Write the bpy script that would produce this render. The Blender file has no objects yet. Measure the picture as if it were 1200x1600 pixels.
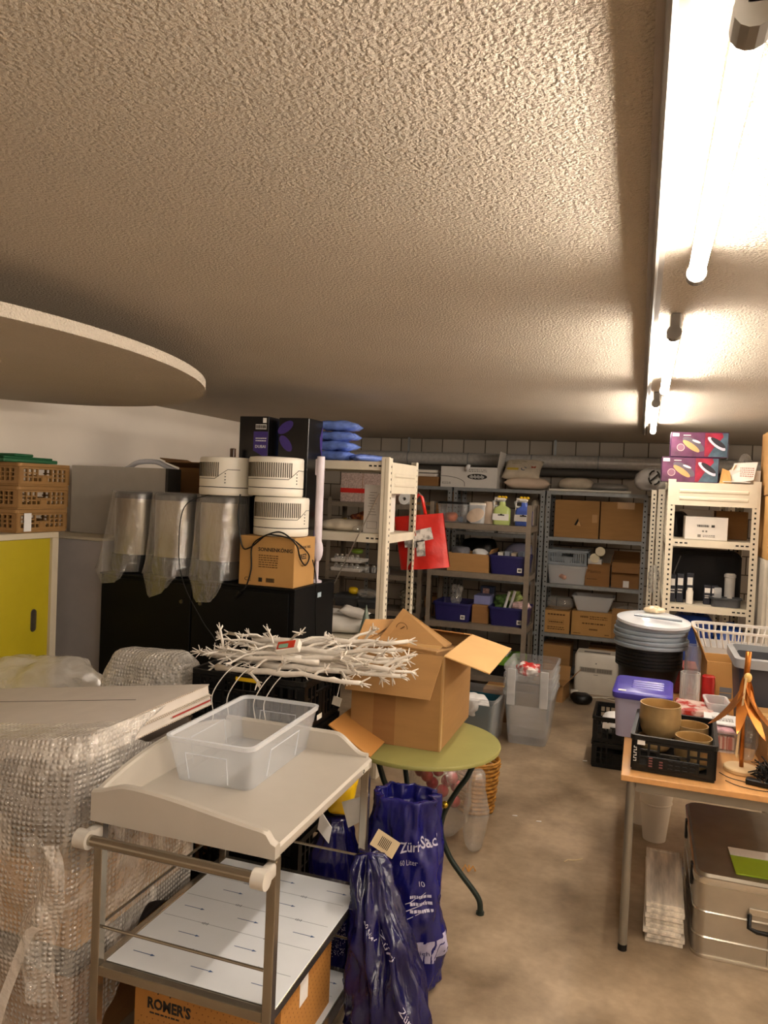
import bpy, bmesh, math, random
from mathutils import Vector, Matrix, Euler, noise
from mathutils.bvhtree import BVHTree

SC = bpy.context.scene
COL = SC.collection
R = math.radians
PI = math.pi

# ---------------------------------------------------------------- camera
def make_camera():
    yaw, pitch, roll = R(18.8), R(-1.63), R(2.475)
    f = Vector((-math.sin(yaw) * math.cos(pitch), math.cos(yaw) * math.cos(pitch), math.sin(pitch)))
    r = Vector((math.cos(yaw), math.sin(yaw), 0))
    u = r.cross(f)
    r2 = r * math.cos(roll) + u * math.sin(roll)
    u2 = u * math.cos(roll) - r * math.sin(roll)
    cd = bpy.data.cameras.new('camera')
    cd.sensor_fit = 'VERTICAL'
    cd.sensor_height = 36.0
    cd.lens = 1198.0 / 1600.0 * 36.0
    cd.clip_start = 0.05
    cd.clip_end = 60
    o = bpy.data.objects.new('camera', cd)
    COL.objects.link(o)
    m = Matrix((r2, u2, -f)).transposed().to_4x4()
    m.translation = Vector((0, 0, 1.85))
    o.matrix_world = m
    SC.camera = o
make_camera()

# ---------------------------------------------------------------- world, exposure
SC.view_settings.view_transform = 'Standard'
SC.view_settings.look = 'None'
SC.view_settings.gamma = 1
SC.view_settings.use_curve_mapping = False
SC.view_settings.exposure = 0.45
wd = bpy.data.worlds.new('world')
SC.world = wd
wd.use_nodes = True
wd.node_tree.nodes['Background'].inputs[0].default_value = (1.0, 0.86, 0.7, 1)
wd.node_tree.nodes['Background'].inputs[1].default_value = 0.05
SC.cycles.transparent_max_bounces = 24

TUBE_COL = (1.0, 0.885, 0.755)
TUBE_POWER = 74.0
# the row of tubes: (x, y0, y1); the first two hang behind and above the camera
TUBES = [(0.14, -2.9, -1.6), (0.12, -0.75, 0.84), (0.088, 0.99, 2.0), (0.06, 2.72, 4.07), (0.026, 4.62, 6.42)]
# fill tubes added out of view on the right to brighten the left wall
FILL_TUBES_RIGHT = [(2.0, 0.1, 1.6), (2.0, 2.2, 3.7), (2.0, 4.3, 5.8)]

# ---------------------------------------------------------------- helpers
def lin(h):
    h = h.lstrip('#')
    out = []
    for k in (0, 2, 4):
        v = int(h[k:k + 2], 16) / 255
        out.append(v / 12.92 if v <= 0.04045 else ((v + 0.055) / 1.055) ** 2.4)
    return (*out, 1)

_M = {}
def mat(name, col=None, rough=0.5, metal=0.0, var=0.06, vscale=12, bump=0.0, bscale=60, spec=0.5, stretch=None, rvar=0.0, emit=0):
    """procedural Principled material: base colour with a soft noise variation, optional fine bump"""
    if name in _M:
        return _M[name]
    m = bpy.data.materials.new(name)
    m.use_nodes = True
    nt = m.node_tree
    b = nt.nodes['Principled BSDF']
    c = lin(col)
    tc = nt.nodes.new('ShaderNodeTexCoord')
    mp = nt.nodes.new('ShaderNodeMapping')
    nt.links.new(tc.outputs['Object'], mp.inputs[0])
    if stretch:
        mp.inputs['Scale'].default_value = stretch
    n = nt.nodes.new('ShaderNodeTexNoise')
    n.inputs['Scale'].default_value = vscale
    n.inputs['Detail'].default_value = 5
    nt.links.new(mp.outputs[0], n.inputs['Vector'])
    cr = nt.nodes.new('ShaderNodeValToRGB')
    cr.color_ramp.elements[0].position = 0.3
    cr.color_ramp.elements[1].position = 0.7
    cr.color_ramp.elements[0].color = tuple(max(0, x * (1 - var * 1.6)) for x in c[:3]) + (1,)
    cr.color_ramp.elements[1].color = tuple(min(1, x * (1 + var)) for x in c[:3]) + (1,)
    nt.links.new(n.outputs['Fac'], cr.inputs[0])
    nt.links.new(cr.outputs[0], b.inputs['Base Color'])
    b.inputs['Roughness'].default_value = rough
    b.inputs['Metallic'].default_value = metal
    b.inputs['Specular IOR Level'].default_value = spec
    if bump:
        n2 = nt.nodes.new('ShaderNodeTexNoise')
        n2.inputs['Scale'].default_value = bscale
        n2.inputs['Detail'].default_value = 4
        nt.links.new(mp.outputs[0], n2.inputs['Vector'])
        bp = nt.nodes.new('ShaderNodeBump')
        bp.inputs['Strength'].default_value = bump
        bp.inputs['Distance'].default_value = 0.01
        nt.links.new(n2.outputs['Fac'], bp.inputs['Height'])
        nt.links.new(bp.outputs[0], b.inputs['Normal'])
    if emit:
        b.inputs['Emission Color'].default_value = c
        b.inputs['Emission Strength'].default_value = emit
    _M[name] = m
    return m

def film(name, col='#f4f2ee', alpha=0.25, rough=0.15, edge=0.35, bump=0.0, bscale=30, vor=False, patch=0.0, stretch=None, cloud=0.0, gloss=0.05):
    """see-through plastic or glass: a clear part mixed with a pale glossy part, denser at grazing angles"""
    if name in _M:
        return _M[name]
    m = bpy.data.materials.new(name)
    m.use_nodes = True
    nt = m.node_tree
    b = nt.nodes['Principled BSDF']
    out = nt.nodes['Material Output']
    b.inputs['Base Color'].default_value = lin(col)
    b.inputs['Roughness'].default_value = rough
    tr = nt.nodes.new('ShaderNodeBsdfTransparent')
    tr.inputs[0].default_value = (1, 1, 1, 1)
    mx = nt.nodes.new('ShaderNodeMixShader')
    lw = nt.nodes.new('ShaderNodeLayerWeight')
    lw.inputs['Blend'].default_value = 0.35
    ma = nt.nodes.new('ShaderNodeMath'); ma.operation = 'MULTIPLY_ADD'; ma.use_clamp = True
    nt.links.new(lw.outputs['Facing'], ma.inputs[0])
    ma.inputs[1].default_value = edge
    ma.inputs[2].default_value = alpha
    fac = ma.outputs[0]
    tc = nt.nodes.new('ShaderNodeTexCoord')
    mp = nt.nodes.new('ShaderNodeMapping')
    nt.links.new(tc.outputs['Object'], mp.inputs[0])
    if stretch:
        mp.inputs['Scale'].default_value = stretch
    h = None
    if vor:
        v = nt.nodes.new('ShaderNodeTexVoronoi')
        v.inputs['Scale'].default_value = bscale
        v.inputs['Randomness'].default_value = 0.12
        nt.links.new(mp.outputs[0], v.inputs['Vector'])
        inv = nt.nodes.new('ShaderNodeMapRange')
        inv.inputs['From Min'].default_value = 0.15
        inv.inputs['From Max'].default_value = 0.55
        inv.inputs['To Min'].default_value = 1
        inv.inputs['To Max'].default_value = 0
        nt.links.new(v.outputs['Distance'], inv.inputs['Value'])
        h = inv.outputs[0]
        m2 = nt.nodes.new('ShaderNodeMath'); m2.operation = 'MULTIPLY_ADD'; m2.use_clamp = True
        nt.links.new(h, m2.inputs[0]); m2.inputs[1].default_value = patch
        nt.links.new(fac, m2.inputs[2])
        fac = m2.outputs[0]
        n = nt.nodes.new('ShaderNodeTexNoise'); n.inputs['Scale'].default_value = 9; n.inputs['Detail'].default_value = 6
        nt.links.new(mp.outputs[0], n.inputs['Vector'])
        ad = nt.nodes.new('ShaderNodeMath'); ad.operation = 'MULTIPLY_ADD'
        nt.links.new(n.outputs['Fac'], ad.inputs[0]); ad.inputs[1].default_value = 2.5
        nt.links.new(h, ad.inputs[2])
        h = ad.outputs[0]
    elif bump:
        n = nt.nodes.new('ShaderNodeTexNoise'); n.inputs['Scale'].default_value = bscale; n.inputs['Detail'].default_value = 5
        n.inputs['Distortion'].default_value = 0.6
        nt.links.new(mp.outputs[0], n.inputs['Vector'])
        h = n.outputs['Fac']
        if patch:
            m2 = nt.nodes.new('ShaderNodeMath'); m2.operation = 'MULTIPLY_ADD'; m2.use_clamp = True
            nt.links.new(h, m2.inputs[0]); m2.inputs[1].default_value = patch
            nt.links.new(fac, m2.inputs[2])
            fac = m2.outputs[0]
    if cloud:
        n3 = nt.nodes.new('ShaderNodeTexNoise'); n3.inputs['Scale'].default_value = 5; n3.inputs['Detail'].default_value = 8; n3.inputs['Distortion'].default_value = 1.5
        nt.links.new(mp.outputs[0], n3.inputs['Vector'])
        mr = nt.nodes.new('ShaderNodeMapRange')
        mr.inputs['From Min'].default_value = 0.5; mr.inputs['From Max'].default_value = 0.75; mr.inputs['To Max'].default_value = cloud
        nt.links.new(n3.outputs['Fac'], mr.inputs['Value'])
        m3 = nt.nodes.new('ShaderNodeMath'); m3.operation = 'ADD'; m3.use_clamp = True
        nt.links.new(fac, m3.inputs[0]); nt.links.new(mr.outputs[0], m3.inputs[1])
        fac = m3.outputs[0]
    if h is not None:
        bp = nt.nodes.new('ShaderNodeBump')
        bp.inputs['Strength'].default_value = bump
        bp.inputs['Distance'].default_value = 0.02
        nt.links.new(h, bp.inputs['Height'])
        nt.links.new(bp.outputs[0], b.inputs['Normal'])
    gl = nt.nodes.new('ShaderNodeBsdfGlossy')
    gl.inputs['Roughness'].default_value = max(0.05, rough * 0.8)
    if h is not None: nt.links.new(bp.outputs[0], gl.inputs['Normal'])
    mg = nt.nodes.new('ShaderNodeMixShader')
    mf = nt.nodes.new('ShaderNodeMath'); mf.operation = 'MULTIPLY_ADD'; mf.use_clamp = True
    nt.links.new(lw.outputs['Facing'], mf.inputs[0])
    mf.inputs[1].default_value = 0.25; mf.inputs[2].default_value = gloss
    nt.links.new(mf.outputs[0], mg.inputs[0])
    nt.links.new(tr.outputs[0], mg.inputs[1]); nt.links.new(gl.outputs[0], mg.inputs[2])
    nt.links.new(fac, mx.inputs[0])
    nt.links.new(mg.outputs[0], mx.inputs[1])
    nt.links.new(b.outputs[0], mx.inputs[2])
    nt.links.new(mx.outputs[0], out.inputs['Surface'])
    _M[name] = m
    return m

def duo(name, c1, c2, scale=15, lo=0.45, hi=0.55, rough=0.5):
    """two printed colours in irregular patches"""
    m = mat(name, c1, rough, vscale=scale)
    cr = [n for n in m.node_tree.nodes if n.type == 'VALTORGB'][0]
    cr.color_ramp.elements[0].position = lo; cr.color_ramp.elements[1].position = hi
    cr.color_ramp.elements[0].color = lin(c1); cr.color_ramp.elements[1].color = lin(c2)
    return m

ORG = {}
def T(name, label, cat, loc=(0, 0, 0), rz=0.0, group=None):
    """a thing: an Empty at its base that parents its parts"""
    o = bpy.data.objects.new(name, None)
    o.empty_display_size = 0.1
    COL.objects.link(o)
    o.location = loc
    o.rotation_euler = (0, 0, rz)
    tag(o, label, cat, group)
    ORG[o.name] = Vector(loc)
    return o

def tag(o, label=None, cat=None, group=None, kind=None):
    if label: o['label'] = label
    if cat: o['category'] = cat
    if group: o['group'] = group
    if kind: o['kind'] = kind
    return o

def clone(src, loc, rz=None, label=None, group=None):
    """a copy of a thing with copies of its parts and sub-parts"""
    r = src.copy(); COL.objects.link(r)
    r.location = loc
    if rz is not None: r.rotation_euler = (0, 0, rz)
    if label: r['label'] = label
    if group: r['group'] = group
    for ch in list(src.children):
        c = ch.copy(); COL.objects.link(c); c.parent = r
        for g in list(ch.children):
            d = g.copy(); COL.objects.link(d); d.parent = c
    ORG[r.name] = Vector(loc)
    return r

def rr(w, d, r=0.0, n=4):
    """rounded rectangle loop round the origin"""
    if r <= 0:
        return [(-w / 2, -d / 2), (w / 2, -d / 2), (w / 2, d / 2), (-w / 2, d / 2)]
    r = min(r, w / 2 - 1e-4, d / 2 - 1e-4)
    out = []
    for cx, cy, a0 in ((w / 2 - r, d / 2 - r, 0), (-w / 2 + r, d / 2 - r, 90), (-w / 2 + r, -d / 2 + r, 180), (w / 2 - r, -d / 2 + r, 270)):
        for k in range(n + 1):
            a = R(a0 + 90 * k / n)
            out.append((cx + r * math.cos(a), cy + r * math.sin(a)))
    return out

class B:
    """collects shapes in one mesh; world=True coordinates are moved to the parent thing's origin"""
    def __init__(s):
        s.bm = bmesh.new(); s.mi = 0
    def _new(s, n0f):
        for f in list(s.bm.faces)[n0f:]:
            f.material_index = s.mi
    def box(s, x0, x1, y0, y1, z0, z1, bev=0.0, seg=1):
        return s.cbox(((x0 + x1) / 2, (y0 + y1) / 2, (z0 + z1) / 2), (abs(x1 - x0), abs(y1 - y0), abs(z1 - z0)), None, bev, seg)
    def cbox(s, c, size, rot=None, bev=0.0, seg=1):
        tmp = bmesh.new()
        bmesh.ops.create_cube(tmp, size=1)
        bmesh.ops.scale(tmp, vec=size, verts=tmp.verts)
        if bev:
            bmesh.ops.bevel(tmp, geom=list(tmp.edges), offset=min(bev, min(size) * 0.49), segments=seg, affect='EDGES', profile=0.5)
        if rot is not None:
            bmesh.ops.rotate(tmp, cent=(0, 0, 0), matrix=rot if isinstance(rot, Matrix) else Euler(rot).to_matrix(), verts=tmp.verts)
        bmesh.ops.translate(tmp, vec=c, verts=tmp.verts)
        s._merge(tmp); return s
    def _merge(s, tmp):
        mp = {}
        for v in tmp.verts: mp[v] = s.bm.verts.new(v.co)
        for f in tmp.faces:
            try:
                g = s.bm.faces.new([mp[v] for v in f.verts]); g.material_index = s.mi
            except ValueError: pass
        tmp.free()
    def loft(s, loops, cap0=True, cap1=True, closed=True):
        rows = [[s.bm.verts.new(p) for p in lp] for lp in loops]
        n = len(rows[0])
        for a, b in zip(rows, rows[1:]):
            for k in range(n if closed else n - 1):
                j = (k + 1) % n
                f = s.bm.faces.new((a[k], a[j], b[j], b[k])); f.material_index = s.mi
        if cap0:
            f = s.bm.faces.new(list(reversed(rows[0]))); f.material_index = s.mi
        if cap1:
            f = s.bm.faces.new(rows[-1]); f.material_index = s.mi
        return s
    def rloft(s, spec, n=4, c=(0, 0, 0), cap0=True, cap1=True):
        """spec: (w, d, z, r) rounded rectangles from bottom to top"""
        return s.loft([[(x + c[0], y + c[1], z + c[2]) for x, y in rr(w, d, r, n)] for w, d, z, r in spec], cap0, cap1)
    def shell(s, w0, d0, w1, d1, h, t=0.003, rc=0.02, lip=0.0, liph=0.012, c=(0, 0, 0), n=4):
        sp = [(w0, d0, 0, rc), (w1, d1, h - liph, rc)]
        if lip: sp += [(w1 + 2 * lip, d1 + 2 * lip, h - liph, rc + lip), (w1 + 2 * lip, d1 + 2 * lip, h, rc + lip)]
        else: sp += [(w1, d1, h, rc)]
        sp += [(w1 - 2 * t, d1 - 2 * t, h, max(rc - t, 1e-3) if rc else 0), (w0 - 2 * t, d0 - 2 * t, t, max(rc - t, 1e-3) if rc else 0)]
        return s.rloft(sp, n, c)
    def lathe(s, prof, c=(0, 0, 0), seg=28, rot=None, sx=1, sy=1, cap0=True, cap1=True):
        loops = []
        M = Matrix.Identity(3) if rot is None else (rot if isinstance(rot, Matrix) else Euler(rot).to_matrix())
        for r, z in prof:
            r = max(r, 1e-4)
            loops.append([tuple(M @ Vector((r * sx * math.cos(2 * PI * k / seg), r * sy * math.sin(2 * PI * k / seg), z)) + Vector(c)) for k in range(seg)])
        return s.loft(loops, cap0, cap1)
    def cyl(s, p0, p1, r, seg=12, r1=None):
        return s.tube([p0, p1], r, seg, r1=r1)
    def tube(s, pts, r, seg=8, r1=None, closed=False):
        pts = [Vector(p) for p in pts]
        n = len(pts); loops = []
        up = Vector((0, 0, 1))
        prev = None
        for i, p in enumerate(pts):
            if closed: d = (pts[(i + 1) % n] - pts[i - 1])
            else: d = (pts[min(i + 1, n - 1)] - pts[max(i - 1, 0)])
            d = d.normalized() if d.length > 1e-9 else Vector((0, 0, 1))
            if prev is None:
                a = up if abs(d.z) < 0.9 else Vector((1, 0, 0))
                u = d.cross(a).normalized()
            else:
                u = (prev - d * prev.dot(d))
                u = u.normalized() if u.length > 1e-6 else d.orthogonal().normalized()
            prev = u
            v = d.cross(u)
            rad = r if r1 is None else r + (r1 - r) * i / (n - 1)
            if callable(r): rad = r(i / (n - 1))
            loops.append([tuple(p + (u * math.cos(2 * PI * k / seg) + v * math.sin(2 * PI * k / seg)) * rad) for k in range(seg)])
        if closed:
            loops.append(loops[0])
            return s.loft(loops, False, False)
        return s.loft(loops)
    def sph(s, c, rx, ry=None, rz=None, seg=16, rings=10, rot=None):
        ry = rx if ry is None else ry; rz = rx if rz is None else rz
        tmp = bmesh.new()
        bmesh.ops.create_uvsphere(tmp, u_segments=seg, v_segments=rings, radius=1)
        bmesh.ops.scale(tmp, vec=(rx, ry, rz), verts=tmp.verts)
        if rot: bmesh.ops.rotate(tmp, cent=(0, 0, 0), matrix=Euler(rot).to_matrix(), verts=tmp.verts)
        bmesh.ops.translate(tmp, vec=c, verts=tmp.verts)
        s._merge(tmp); return s
    def prism(s, poly, t, M):
        """poly (2-D) extruded by t along local z, placed by matrix M"""
        lo = [M @ Vector((x, y, 0)) for x, y in poly]; hi = [M @ Vector((x, y, t)) for x, y in poly]
        return s.loft([lo, hi])
    def sheet(s, p, t=0.004):
        """thick quad (or polygon) from points"""
        p = [Vector(q) for q in p]
        n = (p[1] - p[0]).cross(p[2] - p[0]).normalized() * (t / 2)
        return s.loft([[q - n for q in p], [q + n for q in p]])
    def grid(s, nu, nv, f, t=0.0):
        """surface f(u, v); t > 0 gives it a back side"""
        P = [[Vector(f(i / nu, j / nv)) for j in range(nv + 1)] for i in range(nu + 1)]
        def lay(Q, flip):
            V = [[s.bm.verts.new(q) for q in row] for row in Q]
            for i in range(nu):
                for j in range(nv):
                    q = (V[i][j], V[i + 1][j], V[i + 1][j + 1], V[i][j + 1])
                    g = s.bm.faces.new(tuple(reversed(q)) if flip else q); g.material_index = s.mi
            return V
        A = lay(P, False)
        if t:
            N = [[None] * (nv + 1) for _ in range(nu + 1)]
            for i in range(nu + 1):
                for j in range(nv + 1):
                    a = P[min(i + 1, nu)][j] - P[max(i - 1, 0)][j]; b = P[i][min(j + 1, nv)] - P[i][max(j - 1, 0)]
                    nn = a.cross(b); N[i][j] = P[i][j] - (nn.normalized() if nn.length > 1e-12 else Vector((0, 0, 1))) * t
            Bk = lay(N, True)
            bd = [(i, 0) for i in range(nu)] + [(nu, j) for j in range(nv)] + [(i, nv) for i in range(nu, 0, -1)] + [(0, j) for j in range(nv, 0, -1)]
            for k in range(len(bd)):
                a, b = bd[k], bd[(k + 1) % len(bd)]
                try:
                    g = s.bm.faces.new((A[b[0]][b[1]], A[a[0]][a[1]], Bk[a[0]][a[1]], Bk[b[0]][b[1]])); g.material_index = s.mi
                except ValueError: pass
        return s
    def pillow(s, w, d, h, c=(0, 0, 0), rot=(0, 0, 0), n=14, amp=0.0, seed=0, pinch=0.06):
        M = Euler(rot).to_matrix()
        def f(sign):
            def g(u, v):
                x, y = 2 * u - 1, 2 * v - 1
                k = max(0.0, (1 - x ** 4) * (1 - y ** 4)) ** 0.5
                p = Vector((x * w / 2 * (1 - pinch * (1 - y * y)), y * d / 2 * (1 - pinch * (1 - x * x)), sign * h / 2 * k))
                if amp:
                    q = noise.noise(Vector((x * 2.2 + seed, y * 2.2, sign * 3 + seed))) * amp * k
                    p.z += q
                return tuple(M @ p + Vector(c))
            return g
        s.grid(n, n, f(1)); s.grid(n, n, lambda u, v: f(-1)(1 - u, v))
        return s
    def crumple(s, amp, scale, seed=0, zkeep=None):
        s.bm.normal_update()
        for v in s.bm.verts:
            q = noise.noise(v.co * scale + Vector((seed * 7.3, seed * 3.1, seed))) + 0.5 * noise.noise(v.co * scale * 2.3 + Vector((seed, 0, seed * 5)))
            if zkeep is not None and v.co.z < zkeep: q *= 0.15
            v.co += v.normal * q * amp
        return s
    def weld(s, d=1e-5):
        bmesh.ops.remove_doubles(s.bm, verts=s.bm.verts, dist=d); return s
    def done(s, name, mats, parent=None, world=False, smooth=None, loc=None, recalc=True):
        if recalc: bmesh.ops.recalc_face_normals(s.bm, faces=s.bm.faces)
        me = bpy.data.meshes.new(name)
        if world:
            off = None
            if parent is not None:
                off = ORG.get(parent.name)
                if off is None and parent.parent is not None: off = ORG.get(parent.parent.name)
            elif loc is not None: off = Vector(loc)
            if off is not None:
                rz = 0
                top = parent if parent is None or parent.parent is None else parent.parent
                for v in s.bm.verts: v.co -= off
        s.bm.to_mesh(me); s.bm.free()
        for m in (mats if isinstance(mats, (list, tuple)) else [mats]):
            me.materials.append(m)
        if smooth:
            for p in me.polygons: p.use_smooth = True
            if smooth is not True: me.set_sharp_from_angle(angle=R(smooth))
        o = bpy.data.objects.new(name, me)
        COL.objects.link(o)
        if parent is not None: o.parent = parent
        if loc is not None: o.location = loc
        return o

FACE = {'-y': (PI / 2, 0, 0), '+x': (PI / 2, 0, PI / 2), '-x': (PI / 2, 0, -PI / 2), 'up': (0, 0, 0)}
def txt(parent, s, size, loc, face='-y', m=None, name='lettering', ext=0.0006, align='LEFT', roll=0.0, sx=1.0, world=False, bold=0.0):
    """flat lettering as a mesh part"""
    cu = bpy.data.curves.new(name, 'FONT')
    cu.body = s; cu.size = size; cu.extrude = ext; cu.align_x = align; cu.align_y = 'CENTER'; cu.resolution_u = 2
    cu.offset = bold
    tmp = bpy.data.objects.new('tmp_text', cu)
    COL.objects.link(tmp)
    bpy.context.view_layer.update()
    me = bpy.data.meshes.new_from_object(tmp.evaluated_get(bpy.context.evaluated_depsgraph_get()))
    bpy.data.objects.remove(tmp)
    bpy.data.curves.remove(cu)
    M = Euler(FACE[face] if isinstance(face, str) else face).to_matrix().to_4x4() @ Matrix.Rotation(roll, 4, 'Z') @ Matrix.Diagonal((sx, 1, 1, 1))
    loc = Vector(loc)
    if world and parent is not None: loc = loc - ORG[parent.name]
    me.transform(Matrix.Translation(loc) @ M)
    me.name = name
    me.materials.clear(); me.materials.append(m or INK)
    o = bpy.data.objects.new(name, me)
    COL.objects.link(o)
    if parent is not None: o.parent = parent
    return o

def structure(b, name, m, smooth=None):
    o = b.done(name, m, smooth=smooth); o['kind'] = 'structure'; return o

INK = mat('black_ink', '#1b1712', 0.6)
random.seed(7)

# ---------------------------------------------------------------- materials
CARD = mat('cardboard', '#9e7645', 0.85, var=0.05, vscale=5, bump=0.05, bscale=120, stretch=(1, 1, 6))
CARD_D = mat('cardboard_brown', '#8d6438', 0.85, var=0.06, vscale=5, bump=0.05, bscale=120, stretch=(1, 1, 6))
CARD_L = mat('cardboard_pale', '#cfa56b', 0.85, var=0.04, vscale=5)
CARD_O = mat('cardboard_orange', '#b5894e', 0.8, var=0.05, vscale=6)
CARD_IN = mat('cardboard_inside', '#a87c48', 0.9, var=0.05, vscale=5)
TAPE = mat('parcel_tape', '#b58d58', 0.3, var=0.03)
WHITE_CARD = mat('white_card', '#d8d2ca', 0.6, var=0.03)
PAPER = mat('white_paper', '#e6e4e2', 0.7, var=0.02)
LABELW = mat('white_label', '#e8e4de', 0.6, var=0.02)
CREAM = mat('cream_metal', '#d9cfba', 0.45, var=0.03)
GALV = mat('galvanised_steel', '#8d9091', 0.42, metal=0.35, var=0.08, vscale=25)
BRONZE = mat('brown_grey_steel', '#7d7264', 0.5, metal=0.25, var=0.08, vscale=20)
STEEL = mat('satin_steel', '#b9b2a6', 0.28, metal=0.9, var=0.03, vscale=30)
ALU = mat('aluminium', '#c3bcae', 0.36, metal=0.85, var=0.04, vscale=14)
HOLE = mat('dark_hole', '#15130f', 0.9)
BLACK = mat('black_plastic', '#090909', 0.42, var=0.15, spec=0.35)
BLACK_M = mat('black_metal', '#060607', 0.55, var=0.1, spec=0.2)
DARKG = mat('dark_grey_plastic', '#3b3d40', 0.45, var=0.06)
GREYP = mat('grey_plastic', '#8e969d', 0.4, var=0.05)
GREYPANEL = mat('grey_panel', '#b5aea2', 0.55, var=0.03)
WHITE_P = mat('white_plastic', '#e9e2d6', 0.35, var=0.02)
NAVY = mat('navy_plastic', '#1d1a55', 0.45, var=0.06)
BLUE = mat('blue_plastic', '#1e4fae', 0.35, var=0.05)
RED = mat('red_plastic', '#c8231b', 0.4, var=0.06)
YELLOW = mat('yellow_plastic', '#e3b913', 0.4, var=0.04)
FABRIC = mat('pale_fabric', '#c8bba6', 0.95, var=0.06, vscale=20, bump=0.15, bscale=50)
CLEAR = film('clear_plastic', '#eef0f2', 0.055, 0.12, 0.34)
CLEAR_M = film('milky_plastic', '#e8e9ea', 0.42, 0.3, 0.4)
GLASS = film('clear_glass', '#ffffff', 0.07, 0.03, 0.6)
BAGFILM = film('clear_film', '#f2eee6', 0.03, 0.10, 0.25, bump=1.0, bscale=10, patch=0.10, stretch=(1.6, 1.6, .5), gloss=0.12)
BUBBLE = film('bubble_film', '#f3ece2', 0.20, 0.13, 0.3, bump=0.6, bscale=62, vor=True, patch=0.11, cloud=0.5, gloss=0.10)

# ================================================================ the setting
def bump_wall(name, col, scale, strength, var=0.05, dist=0.012, detail=3, vscale=2.0, rough=0.9):
    m = mat(name, col, rough, var=var, vscale=vscale, bump=strength, bscale=scale)
    for n in m.node_tree.nodes:
        if n.type == 'BUMP': n.inputs['Distance'].default_value = dist
    return m

STUCCO = bump_wall('ceiling_stucco', '#cdc1b0', 115, 1.0, var=0.03, dist=0.016, detail=2)
PLASTER = bump_wall('wall_plaster', '#f2e7d9', 30, 0.08, var=0.03, rough=0.8)

def block_material():
    m = bpy.data.materials.new('concrete_blocks'); m.use_nodes = True
    nt = m.node_tree; b = nt.nodes['Principled BSDF']
    tc = nt.nodes.new('ShaderNodeTexCoord'); mp = nt.nodes.new('ShaderNodeMapping')
    mp.inputs['Rotation'].default_value = (R(90), 0, 0)
    nt.links.new(tc.outputs['Object'], mp.inputs[0])
    br = nt.nodes.new('ShaderNodeTexBrick')
    br.inputs['Scale'].default_value = 1.0
    br.inputs['Brick Width'].default_value = 0.25
    br.inputs['Row Height'].default_value = 0.19
    br.inputs['Mortar Size'].default_value = 0.006
    br.inputs['Color1'].default_value = lin('#a59b8e'); br.inputs['Color2'].default_value = lin('#998f82')
    br.inputs['Mortar'].default_value = lin('#4a4239')
    nt.links.new(mp.outputs[0], br.inputs['Vector'])
    nt.links.new(br.outputs['Color'], b.inputs['Base Color'])
    bp = nt.nodes.new('ShaderNodeBump'); bp.inputs['Strength'].default_value = 0.6; bp.inputs['Distance'].default_value = -0.01
    nt.links.new(br.outputs['Fac'], bp.inputs['Height']); nt.links.new(bp.outputs[0], b.inputs['Normal'])
    b.inputs['Roughness'].default_value = 0.9
    return m

def floor_material():
    m = bpy.data.materials.new('concrete_floor'); m.use_nodes = True
    nt = m.node_tree; b = nt.nodes['Principled BSDF']
    tc = nt.nodes.new('ShaderNodeTexCoord')
    n1 = nt.nodes.new('ShaderNodeTexNoise'); n1.inputs['Scale'].default_value = 1.6; n1.inputs['Detail'].default_value = 8; n1.inputs['Roughness'].default_value = 0.62
    nt.links.new(tc.outputs['Object'], n1.inputs['Vector'])
    cr = nt.nodes.new('ShaderNodeValToRGB')
    cr.color_ramp.elements[0].position = 0.34; cr.color_ramp.elements[1].position = 0.64
    cr.color_ramp.elements[0].color = lin('#7a6750'); cr.color_ramp.elements[1].color = lin('#bea88c')
    nt.links.new(n1.outputs['Fac'], cr.inputs[0])
    n2 = nt.nodes.new('ShaderNodeTexNoise'); n2.inputs['Scale'].default_value = 24; n2.inputs['Detail'].default_value = 4
    nt.links.new(tc.outputs['Object'], n2.inputs['Vector'])
    mx = nt.nodes.new('ShaderNodeMixRGB'); mx.blend_type = 'MULTIPLY'; mx.inputs[0].default_value = 0.35
    nt.links.new(cr.outputs[0], mx.inputs[1]); nt.links.new(n2.outputs['Fac'], mx.inputs[2])
    nt.links.new(mx.outputs[0], b.inputs['Base Color'])
    mr = nt.nodes.new('ShaderNodeMapRange'); mr.inputs['To Min'].default_value = 0.22; mr.inputs['To Max'].default_value = 0.55
    nt.links.new(n1.outputs['Fac'], mr.inputs['Value']); nt.links.new(mr.outputs[0], b.inputs['Roughness'])
    return m

XL, XR, YF, YB, ZC = -3.9, 2.9, -3.6, 8.6, 2.47
structure(B().box(XL, XR, YF, YB, -0.1, 0), 'floor', floor_material())
structure(B().box(XL - .2, XR + .2, YF - .2, YB + .2, ZC, ZC + 0.15), 'ceiling', STUCCO)
structure(B().box(XL - .2, XL, YF - .2, YB + .2, -0.1, ZC), 'wall_left', PLASTER)
structure(B().box(XR, XR + .2, YF - .2, YB + .2, -0.1, ZC), 'wall_right', PLASTER)
structure(B().box(XL, XR, YF - .2, YF, -0.1, ZC), 'wall_front', PLASTER)
structure(B().box(XL, XR, YB, YB + .2, -0.1, ZC), 'wall_back', block_material())

# the rounded drop disc under the ceiling
def disc():
    cx, cy, a, b, th = -2.831, 2.488, 1.558, 1.034, 1.8985
    def ring(k, z, n=96):
        out = []
        for i in range(n):
            q = 2 * PI * i / n
            x, y = (a - k) * math.cos(q), (b - k) * math.sin(q)
            out.append((cx + x * math.cos(th) - y * math.sin(th), cy + x * math.sin(th) + y * math.cos(th), z))
        return out
    m = B()
    m.loft([ring(0, 2.30), ring(0, 2.342)])
    m.loft([ring(0.7, 2.342), ring(0.7, ZC)])
    structure(m, 'trim_1', STUCCO)
disc()

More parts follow.
